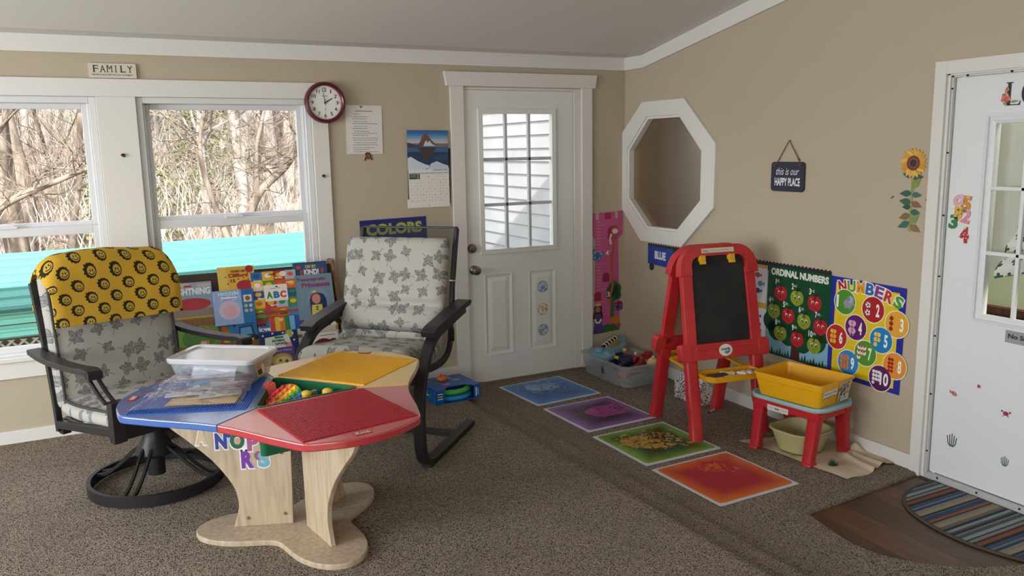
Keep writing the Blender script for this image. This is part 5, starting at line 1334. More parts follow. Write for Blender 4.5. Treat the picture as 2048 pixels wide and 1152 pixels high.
for n_, x, y, c in ci:
    g.disc(x, y, .072, '#efe6c8', 4 + n_ * .02, n=32); g.disc(x, y, .067, c, 4.4 + n_ * .02, n=32)
    s = str(n_); w = .022 if n_ < 10 else .05; xx = x + (.018 if n_ > 1 else -.055)
    if n_ == 10: xx = x - .0
    g.txt(s, xx, y - .034, xx + (w if n_ != 1 else .014), y + .034, '#f2efe6', 6, bold=.035)
    k = 0; oc = {2: '#efefef', 3: '#9a2a24', 4: '#d9a3c8', 5: '#e5c95a', 6: '#e8b53a', 7: '#efe0cf', 8: '#a8281f', 9: '#d5793f', 10: '#e3e0e6'}
    if n_ == 1: 
        g.disc(x + .022, y - .005, .030, '#8f97a8', 5.4, ry=.024); g.disc(x + .036, y + .018, .02, '#a1a9b8', 5.6); g.disc(x + .02, y + .02, .012, '#7d8598', 5.7); g.rect(x + .0, y - .035, x + .012, y - .01, '#848c9d', 5.3); g.rect(x + .03, y - .035, x + .042, y - .01, '#848c9d', 5.3); g.line([(x + .05, y + .012), (x + .062, y - .012)], .008, '#9aa2b2', 5.6)
    else:
        cols_ = {2: 1, 3: 1, 4: 2, 5: 2, 6: 2, 7: 3, 8: 2, 9: 3, 10: 3}[n_]; rws = -(-n_ // cols_)
        for i in range(n_):
            px = x - .032 + (.017 if cols_ > 1 else 0) * (i % cols_) - (.008 if cols_ == 3 else 0); py = y + .04 - .08 * (i // cols_ + .5) / rws
            rr = min(.016, .036 / rws)
            g.disc(px, py, rr, oc[n_], 5.4, n=12)
            if n_ == 2: g.disc(px, py, rr * .4, '#1b1b1b', 5.7, n=5); [g.disc(px + rr * .75 * cos(a), py + rr * .75 * sin(a), rr * .22, '#1b1b1b', 5.7, n=6) for a in (0, 1.26, 2.5, 3.77, 5)]
            if n_ in (3, 8): g.line([(px, py + rr), (px + .003, py + rr + .005)], .002, '#3a2a1a', 5.7)
            if n_ == 4: g.poly([(px - rr * .6, py - rr * .4), (px + rr * .6, py - rr * .4), (px, py - rr * 2)], '#b98ab0', 5.3)
            if n_ == 7: g.disc(px, py + rr * .6, rr * .5, '#b3262c', 5.7, n=8)
o = g.build('numbers_poster', WR(-2.193, .636, .004) @ RZ(-.8), None, PRINT_G); tag(o, 'yellow Numbers poster with blue border and round pictures from 1 to 10', 'poster')

# magnets and stickers on the right-hand door (its face stands at x = 0.022)
def WD(y, z, off=.003): return frame((.022 - off, y, z), (0, -1, 0), (0, 0, 1))
def magnet(ch, y, z, h, w, col, label, dots=None, rot=0):
    g = G(); V, F, (a, b_, d, e) = text_tris(ch, .045)
    g2 = MB(); 
    vv = [((p[0] - (a + b_) / 2) * w / (b_ - a), (p[1] - (d + e) / 2) * h / (e - d)) for p in V]
    n = len(vv); g.V = [(x, y_, .005) for x, y_ in vv] + [(x, y_, 0) for x, y_ in vv]; g.F = [tuple(q) for q in F] + [tuple(n + i for i in q[::-1]) for q in F]
    ed = {}
    for q in F:
        for i in range(len(q)): ed[(q[i], q[(i + 1) % len(q)])] = 1
    for (i, j) in list(ed):
        if (j, i) not in ed: g.F.append((i, n + i, n + j, j))
    g.C = [lin(col)] * len(g.F)
    random.seed(ord(ch))
    if dots:
        for k in range(12): 
            px, py = random.choice(vv); px *= .82; py *= .86; g.disc(px, py, .0028, dots, 13 + k * .1, n=8)
    for sx in (-.005, .005): g.disc(sx * .8 + .003, h * .42, .0038, '#efece6', 14.5, n=10); g.disc(sx * .8 + .003, h * .42, .0018, '#1c1c1c', 15, n=8)
    o = g.build('number_magnet', WD(y, z, .0005) @ RZ(rot), None, PRINT_G); tag(o, label, 'magnet', 'number magnets on the right-hand door')
magnet('0', -2.652, 1.352, .062, .052, '#d6a9ae', 'pale pink number 0 magnet, highest on the right-hand door', '#e8d3d3', -40)
magnet('5', -2.690, 1.338, .075, .042, '#d28a2a', 'orange number 5 magnet on the right-hand door', '#b06a1c', -8)
magnet('8', -2.652, 1.297, .066, .042, '#d8b23a', 'yellow spotted number 8 magnet on the right-hand door', '#5a4a1c', -5)
magnet('2', -2.692, 1.282, .066, .044, '#d48a93', 'pink number 2 magnet on the right-hand door', '#e8b6ba', -12)
magnet('3', -2.632, 1.252, .066, .042, '#2f7a3a', 'green number 3 magnet on the right-hand door', None, -8)
magnet('4', -2.688, 1.195, .075, .044, '#b3262c', 'red dotted number 4 magnet, lowest on the right-hand door', '#efdcd6', 0)
# big serif door letters
g = G(); g.sheet([(-.004, -.048), (.010, -.048), (.010, .048), (-.004, .048)], '#1f2024', .0005); g.rect(-.012, .045, .018, .049, '#1f2024', 0); g.rect(-.012, -.049, .052, -.045, '#1f2024', 0); g.poly([(.052, -.049), (.056, -.028), (.045, -.046)], '#1f2024', 0)
for k in range(16):
    a = k * 2.4; r = .003 + .0013 * k; g.disc(-.010 + r * cos(a) * .8, -.018 + r * sin(a) * .8, .010 - .0002 * k, ['#c4614f', '#d88a72', '#b34c42', '#e0a08a'][k % 4], 3 - k * .1, n=10)
for x, y, dx, dy in ((-.01, .0, .0, .03), (.01, -.035, .04, .004), (-.02, -.035, .02, -.014), (.0, .012, -.008, .02)): leaf(g, x, y, dx, dy, .006, '#8f9c5e' if dx > 0 else '#c98a5f', 3.2)
o = g.build('letter_decal', WD(-2.842, 1.820)); tag(o, 'black letter L decal with a coral rose at the top of the right-hand door', 'decal')
g = G(); n = 40
ri = [(.036 * cos(2 * pi * k / n), .050 * sin(2 * pi * k / n)) for k in range(n)]; rj = [(.024 * cos(2 * pi * k / n), .046 * sin(2 * pi * k / n)) for k in range(n)]
g.V = [(x, y, 0) for x, y in ri] + [(x, y, 0) for x, y in rj]; g.F = [(k, (k + 1) % n, n + (k + 1) % n, n + k) for k in range(n)]; g.C = [lin('#1f2024')] * n
g.line([(-.02, -.03), (.02, .035)], .0012, '#b08a6a', 1)
o = g.build('letter_decal', WD(-2.935, 1.820)); tag(o, 'black letter O decal cut by the right edge of the picture', 'decal')
g = G(); g.board(.19, .056, '#9a9ba0', .0015); g.txt('No Smoking', -.082, -.014, .084, .014, '#1f2126', 1, bold=.03)
o = g.build('no_smoking_sign', WD(-3.012, .762, .002) @ RZ(-.5), None, PRINT_G); tag(o, 'grey No Smoking label under the panes of the right-hand door', 'sign')
# sea stickers that are plain plants and animals
def seaweed(y, z, s, label):
    g = G()
    for k in range(5):
        x = (k - 2) * .011 * s; h = (.055 - .008 * abs(k - 2)) * s
        g.line([(x * .35, -.03 * s), (x * .9, -.015 * s), (x, h * .2), (x * 1.1, h - .02 * s)], .0042 * s, '#2c4f44', .5 + k * .1)
    o = g.build('seaweed_sticker', WD(y, z, .0015)); tag(o, label, 'sticker')
seaweed(-2.703, .205, 1.0, 'dark green seaweed sticker low on the left of the right-hand door')
seaweed(-2.962, .188, .72, 'smaller dark seaweed sticker near the right edge of the picture')
g = G(); g.poly([((.0115 if k % 2 == 0 else .006) * sin(pi * k / 5), (.0115 if k % 2 == 0 else .006) * cos(pi * k / 5)) for k in range(10)], '#a3364a', .5); o = g.build('starfish_sticker', WD(-2.815, .503, .0015)); tag(o, 'small red starfish sticker, highest of the sea stickers', 'sticker')
g = G(); g.disc(0, 0, .015, '#b5604f', .5, ry=.010, a=-25); g.poly([(-.012, .006), (-.026, .016), (-.02, -.004)], '#b5604f', .7); g.rect(.002, -.008, .005, .008, '#d9c6bd', 1); o = g.build('fish_sticker', WD(-2.697, .437, .0015)); tag(o, 'tiny orange striped fish sticker near the left edge of the right-hand door', 'sticker')
g = G(); g.disc(0, 0, .013, '#9a2f42', .5, ry=.010); [g.disc(sx * .018, .008, .005, '#9a2f42', .5) for sx in (-1, 1)]; [g.line([(sx * .006, -.008), (sx * .014, -.016)], .003, '#7a2434', .5) for sx in (-1, 1)]; o = g.build('crab_sticker', WD(-2.949, .41, .0015)); tag(o, 'tiny dark red crab sticker at the right of the door', 'sticker')

# curtain behind the door panes
def curtain(x, y0, y1, z0, z1, amp, n, fn=None):
    return gridsurf(lambda a, c: (x + amp * sin(a * n * 2 * pi) * (.6 + .4 * c) , y0 + (y1 - y0) * a, z1 + (z0 - z1) * c if fn is None else fn(a, c)), 90, 16)
v, f, uv = curtain(.105, -2.70, -3.42, 1.05, 1.78, .012, 9)
o = MB().add((v, f)).build('sheer_curtain', glass_mat('white_sheer', '#ffffff', refl=-.3, body=.72, bodycol='#c6c6c0', brough=.9), None, smooth=80); tag(o, 'white sheer curtain hanging behind the panes of the right-hand door', 'curtain')
mcl = mat('clover_print', '#dcdcd4', .85)
_g = NG(mcl); _v = _g.uv(16); _vo = _g.n.new('ShaderNodeTexVoronoi'); _vo.voronoi_dimensions = '2D'; _vo.inputs['Scale'].default_value = 1; _vo.inputs['Randomness'].default_value = .5; _g.l.new(_v, _vo.inputs['Vector'])
_d = _g.n.new('ShaderNodeVectorMath'); _d.operation = 'SUBTRACT'; _g.l.new(_v, _d.inputs[0]); _g.l.new(_vo.outputs['Position'], _d.inputs[1]); _x, _y, _z = _g.sep(_d.outputs[0])
_r = _g.m('SQRT', _g.m('ADD', _g.m('MULTIPLY', _x, _x), _g.m('MULTIPLY', _y, _y))); _t = _g.m('ARCTAN2', _y, _x)
_m = _g.step(_r, _g.m('MULTIPLY_ADD', _g.m('ABSOLUTE', _g.m('COSINE', _g.m('MULTIPLY', _t, 2.0))), .22, .14), .03)
_g.l.new(_g.mix(_m, '#dcdcd4', '#2f5a48'), _g.b.inputs['Base Color'])
P0 = [(-2.99, 1.46), (-2.86, 1.20), (-2.80, 1.07), (-2.80, .99), (-3.2, 1.10), (-3.2, 1.46)]
v, f, uv = gridsurf(lambda a, c: (.085 + .012 * sin(c * 26) + .02 * a, (-2.80 - .42 * a) - .20 * (1 - c) ** 1.2 * (1 - a), 1.00 + .12 * a + (.46 - .10 * a) * (1 - c)), 24, 40)
b = MB(); b.add((v, f), uv=[(u * .42, w * .46) for u, w in uv]); o = b.build('clover_curtain', mcl, None, smooth=80); tag(o, 'white curtain with green clover print behind the right-hand door panes', 'curtain')

# ------------------------------------------------------------------ things on the landing
# four liquid-pattern floor tiles
def tile_mat(name, mid, edge, blob, spot, seed, off, r0, hole=.44, em=.19):
    m = mat(name, mid, .32, spec=.5); g = NG(m)
    t = g.n.new('ShaderNodeTexCoord'); x, y, _ = g.sep(t.outputs['Object'])
    ax = g.m('ABSOLUTE', x); ay = g.m('ABSOLUTE', y)
    e = g.m('MAXIMUM', ax, ay)
    nz = g.n.new('ShaderNodeTexNoise'); nz.inputs['Scale'].default_value = 5; nz.inputs['Detail'].default_value = 5; nz.noise_dimensions = '4D'; nz.inputs['W'].default_value = seed
    g.l.new(t.outputs['Object'], nz.inputs['Vector'])
    n2 = g.n.new('ShaderNodeTexNoise'); n2.inputs['Scale'].default_value = 26; n2.inputs['Detail'].default_value = 4; n2.inputs['Distortion'].default_value = 1.2; n2.noise_dimensions = '4D'; n2.inputs['W'].default_value = seed + 3
    g.l.new(t.outputs['Object'], n2.inputs['Vector'])
    dx = g.m('SUBTRACT', x, off[0]); dy = g.m('SUBTRACT', y, off[1])
    d = g.m('SQRT', g.m('ADD', g.m('MULTIPLY', g.m('MULTIPLY', dx, dx), .45), g.m('MULTIPLY', dy, dy)))
    d = g.m('ADD', d, g.m('MULTIPLY', g.m('SUBTRACT', nz.outputs[0], .5), .16))
    inb = g.step(d, r0, .004)
    speck = g.step(n2.outputs[0], g.m('MULTIPLY_ADD', dx, .35, hole), .02)
    far = g.m('MULTIPLY', g.step(d, r0 + .06, .03), g.step(n2.outputs[0], .38, .015))
    c = g.mix(g.step(g.m('ADD', e, g.m('MULTIPLY', g.m('SUBTRACT', nz.outputs[0], .5), .1)), em, .075), edge, mid)
    c = g.mix(g.m('MULTIPLY', inb, .92), c, blob)
    c = g.mix(g.m('MULTIPLY', inb, speck), c, spot)
    c = g.mix(far, c, blob)
    g.l.new(c, g.b.inputs['Base Color']); return m
M_TEDGE = mat('tile_white_border', '#c5c8d6', .4)
for nm, x, y, a, mm, lab in (
        ('blue', -.905, -.421, 3.9, tile_mat('blue_liquid', '#124a94', '#2a86c9', '#86b2d6', '#174a8c', 1.3, (.0, .09), .085, .47), 'blue liquid-pattern floor tile nearest the back door'),
        ('purple', -.882, -1.000, 2.2, tile_mat('purple_liquid', '#2c1e33', '#8a5aa3', '#a03d88', '#2f2038', 4.1, (.085, .02), .10, .45), 'purple and magenta liquid-pattern floor tile, second from the back door'),
        ('green', -.891, -1.584, .75, tile_mat('green_liquid', '#0c3f1e', '#78ac34', '#b8923a', '#15301e', 7.7, (.0, .03), .115, .49), 'green and gold liquid-pattern floor tile under the easel leg'),
        ('orange', -.891, -2.138, 1.3, tile_mat('orange_liquid', '#a62a38', '#dc7a26', '#d4622c', '#a62a38', 9.9, (.04, .13), .07, .5, .20), 'orange and dark red liquid-pattern floor tile, farthest from the door')):
    r = empty('floor_tile', FL(x, y, .001, a), lab, 'floor tile', 'liquid floor tiles')
    MB().add(box(-.25, .25, -.25, .25, 0, .006)).build('border', M_TEDGE, r, smooth=0, bevel=.0015)
    MB().add(prism(rrect(.468, .468, .022, 4), .006, .0068)).build('liquid_panel', mm, r, smooth=0)

# half-round striped rug by the right-hand door
edge = smooth_path([(-.02, -2.655, 0), (-.12, -2.652, 0), (-.21, -2.668, 0), (-.315, -2.715, 0), (-.40, -2.81, 0), (-.452, -2.95, 0), (-.468, -3.1, 0), (-.44, -3.25, 0), (-.37, -3.40, 0), (-.22, -3.53, 0), (-.02, -3.58, 0)], 8)
ep = [(p[0], p[1]) for p in edge]
rg = empty('striped_rug', T((0, 0, -.018)), 'half-round rug with blue, tan and brown stripes in front of the right-hand door', 'rug')
def xat(y):
    best = -.02
    for (x0, y0), (x1, y1) in zip(ep, ep[1:]):
        if min(y0, y1) <= y <= max(y0, y1) and abs(y1 - y0) > 1e-9: best = min(best, x0 + (x1 - x0) * (y - y0) / (y1 - y0))
    return best
cols = ['#4a2630', '#7d8c8c', '#4d5f66', '#9aa5a5', '#33424f', '#8d9394', '#5b2a2c', '#8a5c3c', '#26262a', '#3f5a78', '#7b8790', '#2f4663', '#97917f', '#ab9f84', '#2b2c33', '#51687a', '#32506e', '#9f6340', '#3a2a33', '#8b8a80', '#a79a7d', '#746f63', '#2c2f38', '#8fa3a6', '#55636b']
wd = [14, 10, 18, 20, 8, 16, 12, 20, 14, 20, 10, 14, 18, 22, 10, 10, 24, 16, 8, 14, 24, 18, 14, 16, 10]
g = G(); y = -2.652; k = 0
g.sheet([(p[0], p[1]) for p in ep], '#5a5348', .006)
while y > -3.578:
    w = wd[k % len(wd)] / 1000 * 1.05; ya, yb = y - .0005, max(y - w, -3.576)
    L = []; n = 3
    for i in range(n + 1): yy = ya + (yb - ya) * i / n; L.append((xat(yy) + .004, yy))
    g.poly(L + [(-.02, yb), (-.02, ya)], cols[k % len(cols)], 1); y -= w; k += 1
M_RUG = noise_bump(mat('woven_pile', rough=.95), 220, .6, .006)
_n, _l, _b = nt(M_RUG); _a = _n.new('ShaderNodeVertexColor'); _a.layer_name = 'Col'
_hs = _n.new('ShaderNodeTexNoise'); _hs.inputs['Scale'].default_value = 90; _tc = _n.new('ShaderNodeTexCoord'); _l.new(_tc.outputs['Object'], _hs.inputs['Vector'])
_mx = _n.new('ShaderNodeMixRGB'); _mx.blend_type = 'MULTIPLY'; _mx.inputs[0].default_value = .5; _l.new(_a.outputs[0], _mx.inputs[1]); _l.new(_hs.outputs[0], _mx.inputs[2]); _l.new(_mx.outputs[0], _b.inputs['Base Color'])
g.build('pile', T((0, 0, .008)), rg, M_RUG)
MB().add(sweep([(p[0], p[1], .006) for p in edge], circ(.009, 8, .006))).build('bound_edge', mat('brown_binding', '#4a4238', .9), rg)

# red easel
EA = FL(-.433, -1.5, 0, -8.05)
ea = empty('easel', EA, 'red plastic double-sided children easel with a blackboard and yellow trays', 'easel')
M_ER = noise_col(mat('red_easel_plastic', '#c3262c', .42), '#b21f27', '#cf3d3d', 4, 4, .35, .75)
M_BB = noise_col(mat('blackboard', '#1d1f1f', .75), '#181a1a', '#2b2e2d', 6, 5, .4, .8)
M_YE = mat('yellow_tray_plastic', '#e0aa1c', .4)
def panel(fr, name, board_m, front):
    root = MB()
    D0, D1 = -.038, .0
    for s in (-1, 1):
        # upper posts
        root.add(prism([(s * .245, .50), (s * .178, .50), (s * .172, .96), (s * .236, .96)], D0, D1))
        # legs, slightly tapered with a foot
        root.add(loft([[(s * .215 + p[0], t, p[1] - .026) for p in rrect(w, .05, .014, 3)] for w, t in ((.072, .0), (.074, .05), (.070, .055), (.070, .18), (.076, .185), (.078, .30), (.072, .31), (.074, .47))]))
        root.add(prism(rrect(.07, .10, .022, 3, s * .252, .497), D0 - .006, .010))
    # arch
    oc = [(.255, .925), (.253, .945)] + [(.115 + .137 * cos(radians(a)), .955 + .137 * sin(radians(a))) for a in range(0, 91, 15)]
    ou = oc + [(-p[0], p[1]) for p in oc[::-1]]
    ic = [(.176, .925), (.176, .97)] + [(.126 + .05 * cos(radians(a)), .985 + .045 * sin(radians(a))) for a in range(0, 91, 30)]
    iu = ic + [(-p[0], p[1]) for p in ic[::-1]]
    root.add(prism(ou + iu[::-1], D0 - .004, .012))
    # cross bar with a wavy ledge
    root.add(prism([(-.262, .452), (.262, .452), (.262, .542), (-.262, .542)], D0, .006))
    wv = [(-.19 + .38 * i / 24, .506 + .006 * sin(i * 1.25)) for i in range(25)]
    root.add(prism(wv + [(.19, .530), (-.19, .530)], .004, .010))
    o = root.build(name, M_ER, ea, smooth=40, bevel=.006, m=fr)
    MB().add(prism(rrect(.362, .50, .035, 4, 0, .785), -.026, -.012)).build('board', board_m, o, smooth=0)
    return o
FRN = frame((0, -.235, 0), (1, 0, 0), (0, .188, .982)); BCK = frame((0, .285, 0), (-1, 0, 0), (0, -.214, .977))
pf = panel(FRN, 'front_panel', M_BB, True)
pb = panel(BCK, 'rear_panel', mat('whiteboard_back', '#9a7a5c', .6), False)
for x in (-.105, .085):
    MB().add(prism([(x - .02, 1.005), (x + .018, 1.005), (x + .018, 1.035), (x - .02, 1.035)], -.012, .016)).add(prism([(x - .012, .985), (x + .022, .985), (x + .018, 1.008), (x - .018, 1.008)], -.008, .014)).build('clip', M_YE, pf, smooth=0, bevel=.003)
g = G(); g.board(.21, .026, '#d3cbb8', .0008); g.txt('Name:', -.098, -.008, -.060, .006, '#3c3732', 1, shear=.3); g.line([(-.05 + .008 * i, .004 * sin(i * 2.1)) for i in range(17)], .0016, '#6a645c', 1)
g.build('name_strip', T((-.005, 1.060, .013)), pf)
g = G(); g.sheet([(.044 * cos(2 * pi * i / 32), .034 * sin(2 * pi * i / 32)) for i in range(32)], '#d9d3c0', .001); g.disc(0, 0, .041, '#e6e2d6', 1, n=32, ry=.031)
g.txt('Crayola', -.030, -.004, .028, .015, '#1f4f6a', 2, bold=.05, rot=4); g.poly([(-.012, -.009), (.012, -.004), (.03, .003), (.026, -.014), (.01, -.023), (-.002, -.02)], '#3f8fae', 1.6)
g.build('logo_badge', T((-.005, .497, .0118)), pf)
g = G(); g.board(.045, .026, '#d9b8b0', .0008); g.build('faded_label', T((.214, .415, .0005)), pb)
# trays
def etray(y0, y1, z, nm, w=.185):
    o = [(x * 1.0, yy) for x, yy in ((-w, y1), (-w, y0 + .05), (-w + .035, y0 + .008), (-.05, y0), (.0, y0 + .004), (.05, y0), (w - .035, y0 + .008), (w, y0 + .05), (w, y1))]
    c = Vector((0, (y0 + y1) / 2)); inn = [(p[0] * .95, c.y + (p[1] - c.y) * .88) for p in o]
    R = lambda P, zz: [(p[0], p[1], zz) for p in P]
    return MB().add(loft([R([(p[0] * .94, c.y + (p[1] - c.y) * .94) for p in o], z), R(o, z + .032), R(inn, z + .032), R([(p[0] * .95, p[1]) for p in inn], z + .005)])).build(nm, M_YE, ea, smooth=30)
etray(-.285, -.115, .343, 'chalk_tray')
v_ = etray(-.285, -.135, .365, 'rear_tray'); v_.matrix_local = RZ(180)
for s in (-1, 1): MB().add(sweep([(s * .165, -.13, .362), (s * .165, .0, .375), (s * .165, .15, .385)], rect(.05, .012))).build('folding_arm', M_YE, ea, bevel=.002)
# chalks and eraser resting in the front tray
EC = EA @ T((0, 0, .349))
er = empty('chalk_eraser', EC @ T((-.105, -.225, 0)) @ RZ(4), 'grey felt board eraser at the left end of the chalk tray', 'eraser')
MB().add(box(-.062, .062, -.02, .02, .0, .022)).build('felt', mat('grey_felt', '#4f4e50', .95), er, bevel=.004); MB().add(box(-.06, .06, -.018, .018, .022, .03)).build('back', mat('eraser_back', '#3f3e42', .6), er, bevel=.003)
for i, (x, y, a, l, r, c, lab) in enumerate([(-.02, -.245, 3, .10, .011, '#d8c77a', 'long pale yellow chalk stick along the front of the tray'), (-.02, -.195, -32, .085, .014, '#d3c99a', 'thick cream chalk lying across the tray beside the eraser'), (.03, -.175, 80, .05, .012, '#c9a58c', 'peach chalk near the middle back of the tray'), (.055, -.225, -55, .055, .013, '#e4dccf', 'white chalk stub leaning in the middle of the tray'), (.085, -.20, 10, .045, .013, '#d9cfc2', 'off-white chalk behind the white stubs'), (.098, -.238, 85, .04, .014, '#e6e1d8', 'short white chalk stub right of the middle'), (.125, -.205, 70, .05, .014, '#d6b09c', 'pink-beige chalk stub near the right end of the tray'), (.158, -.195, -30, .06, .013, '#7d8898', 'grey-blue chalk at the right end of the tray')]):
    o = MB().add(lathe([(r * .9, -l / 2), (r, -l / 2 + .003), (r * .95, l / 2 - .003), (r * .8, l / 2)], 12), RY(90)).build('chalk', mat('chalk_' + c[1:], c, .95), None, m=EC @ T((x, y, r)) @ RZ(a)); tag(o, lab, 'chalk', 'chalks in the easel tray')
o = MB().add(ball(.030, 20, 12)).build('toy_ball', mat('white_toy', '#d8d4d0', .5), None, m=EA @ T((-.085, .19, .40)))
g = MB(); [g.add(ball(.011, 8, 6), Matrix.Rotation(a * 1.2, 4, 'Z') @ Matrix.Rotation(a * .9, 4, 'Y') @ T((0, 0, .022))) for a in range(9)]; g.build('patch', mat('black_toy', '#1b1a1c', .5), o); tag(o, 'small black and white ball in the rear easel tray', 'ball')
o = MB().add(lathe([(.009, -.055), (.009, .04), (.006, .045), (.006, .055)], 12), RY(90)).build('marker', mat('dark_marker', '#23252a', .4), None, m=EA @ T((-.005, .19, .385)) @ RZ(20) @ RY(-18)); tag(o, 'dark marker pen sticking up in the rear easel tray', 'marker')

# white patterned gable box under the easel
GB = FL(-.205, -1.075, .001, 0)
gb = empty('gable_box', GB, 'small white gable gift box with dark pattern on the carpet under the easel', 'box')
mgb = mat('patterned_card', '#d9d5d6', .5)
_g = NG(mgb); _v = _g.uv(80, 'Object'); _vo = _g.n.new('ShaderNodeTexVoronoi'); _vo.inputs['Scale'].default_value = 1.0; _g.l.new(_v, _vo.inputs['Vector'])
_vc = _g.sep(_vo.outputs['Color'])[0]
_g.l.new(_g.mix(_g.step(_vo.outputs[0], _g.m('MULTIPLY_ADD', _vc, .25, .26), .03), '#dad6d7', '#3a2c30'), _g.b.inputs['Base Color'])
MB().add(frustum((-.055, .055, -.122, .122), (-.055, .055, -.122, .122), 0, .105)).build('carton', mgb, gb, smooth=0)
MB().add(([(-.055, -.122, .105), (.055, -.122, .105), (.055, .122, .105), (-.055, .122, .105), (-.004, -.10, .155), (.004, -.10, .155), (.004, .10, .155), (-.004, .10, .155), (-.004, -.04, .185), (-.004, .04, .185), (.004, -.04, .185), (.004, .04, .185)],
    [(0, 4, 7, 3), (1, 2, 6, 5), (0, 1, 5, 4), (2, 3, 7, 6), (4, 5, 6, 7), (4, 8, 9, 7), (5, 6, 11, 10), (8, 10, 11, 9), (4, 5, 10, 8), (7, 9, 11, 6)])).build('gable_lid', mgb, gb, smooth=0)
pn = empty('crayon', FL(-.26, -1.32, .007, 20), 'dark red crayon with pale wrapper on the carpet by the gable box', 'crayon')
MB().add(cyl(.006, -.045, .03, 10), RY(90)).build('wrapper', mat('pale_wrapper', '#c9a9a4', .6), pn); MB().add(lathe([(.005, .03), (.0055, .04), (.002, .05)], 10), RY(-90)).add(cyl(.0062, -.05, -.03, 10), RY(90)).build('tip', mat('dark_red_wax', '#5d1c22', .5), pn)

# clear bin of toys in the corner
BN = FL(-.272, -.385, .001, 0)
bn = empty('toy_bin', BN, 'clear plastic bin full of toys on the floor in the corner of the room', 'bin')
MB().add(tub(.33, .53, .375, .575, .05, 0, .155, .004, .010, .014)).build('bin_body', M_FROST, bn)
BI = BN @ T((0, 0, .006))
def bt(name, label, m, cat='toy'): return empty(name, BI @ m, label, cat)
M_LB = mat('light_blue_plastic', '#6fa0b8', .4); M_NAVY = mat('navy_plastic', '#1b2a58', .45); M_DKR = mat('dark_red_plastic', '#92202a', .45); M_CRM = mat('cream_plastic', '#d9cfa8', .5)
gt = bt('toy_guitar', 'light blue toy guitar with cream keys on top of the toys in the corner bin', T((.0, .17, .150)) @ RZ(32) @ RX(10) @ RY(-7))
MB().add(prism(smooth_path([(-.20, 0, 0), (-.17, .075, 0), (-.10, .085, 0), (-.04, .055, 0), (.03, .075, 0), (.11, .075, 0), (.17, .045, 0), (.22, .03, 0), (.22, -.03, 0), (.17, -.045, 0), (.11, -.075, 0), (.03, -.075, 0), (-.04, -.055, 0), (-.10, -.085, 0), (-.17, -.075, 0)], 5, True) and [(p[0], p[1]) for p in smooth_path([(-.20, 0, 0), (-.17, .075, 0), (-.10, .085, 0), (-.04, .055, 0), (.03, .075, 0), (.11, .075, 0), (.17, .045, 0), (.22, .03, 0), (.22, -.03, 0), (.17, -.045, 0), (.11, -.075, 0), (.03, -.075, 0), (-.04, -.055, 0), (-.10, -.085, 0), (-.17, -.075, 0)], 5, True)], 0, .035)).add(ball(.035, 14, 8, (1, 1, .6)), T((-.12, .035, .035))).add(ball(.03, 14, 8, (1, 1, .6)), T((-.13, -.04, .035))).build('body', M_LB, gt, bevel=.006)
b = MB(); b.add(prism(rrect(.16, .05, .02, 3, .05, -.01), .035, .040)); b.build('face_plate', mat('olive_sticker', '#8a8350', .5), gt)
for i in range(5):
    MB().add(sweep([(-.04 + .045 * i, .03 + .018 * cos(a), .036 + .02 * sin(a)) for a in [pi * q / 8 for q in range(9)]], circ(.004, 6))).build('key', M_CRM, gt)
MB().add(box(-.06, .16, .02, .045, .035, .045)).build('dark_slot', M_DARK, gt, bevel=.002)
MB().add(cyl(.012, .0, .03, 10), T((-.1, -.085, .01)) @ RX(90)).add(cyl(.012, 0, .03, 10), T((.06, -.075, .01)) @ RX(90)).build('peg', mat('yellow_plastic'), gt)
o = bt('toy_hammer', 'dark red toy hammer with an orange handle under the guitar in the corner bin', T((.05, -.03, .125)) @ RZ(20) @ RX(8))
MB().add(cyl(.028, -.05, .05, 16), RX(90)).build('head', M_DKR, o); MB().add(cyl(.011, .02, .15, 12), RY(90)).build('handle', mat('orange_handle', '#c98036', .5), o); MB().add(cbox((.05, 0, .03), (.02, .02, .02))).build('knob', M_CRM, o, bevel=.002)
o = bt('toy_trumpet', 'navy blue toy horn lying in the middle of the corner bin', T((-.075, -.10, .115)) @ RZ(35)); MB().add(lathe([(.012, -.12), (.018, 0), (.022, .06), (.045, .12), (.040, .12), (.015, .05)], 18), RY(90)).build('horn', M_NAVY, o)
o = bt('toy_bat', 'dark red plastic toy bat across the front of the corner bin', T((.02, -.15, .105)) @ RZ(28) @ RY(-6)); MB().add(lathe([(.004, -.16), (.012, -.15), (.014, -.05), (.024, .06), (.026, .13), (.012, .15), (.001, .152)], 16), RY(90)).build('bat', M_DKR, o)
o = bt('toy_rattle', 'tan round toy with dark back at the front right of the corner bin', T((.10, -.215, .128)) @ RZ(-20)); MB().add(ball(.042, 18, 12, (1, .9, .95))).add(ball(.014, 10, 8), T((0, -.01, .044))).build('ball', mat('tan_plastic', '#d8bd84', .45), o); MB().add(ball(.043, 18, 10, (.9, .8, 1)), T((.018, .024, .0))).build('dark_back', mat('black_plastic', '#17161a', .4), o)
o = bt('toy_car', 'red and yellow toy vehicle at the right side of the corner bin', T((.145, -.10, .118)) @ RZ(80)); MB().add(box(-.06, .06, -.03, .03, 0, .035)).add(frustum((-.035, .03, -.027, .027), (-.025, .015, -.022, .022), .035, .065)).build('body', M_DKR, o, bevel=.006)
b = MB(); [b.add(cyl(.016, -.007, .007, 14), T((sx * .038, sy * .033, .003)) @ RX(90)) for sx in (-1, 1) for sy in (-1, 1)]; b.build('wheel', mat('olive_yellow', '#a59a3f', .5), o)
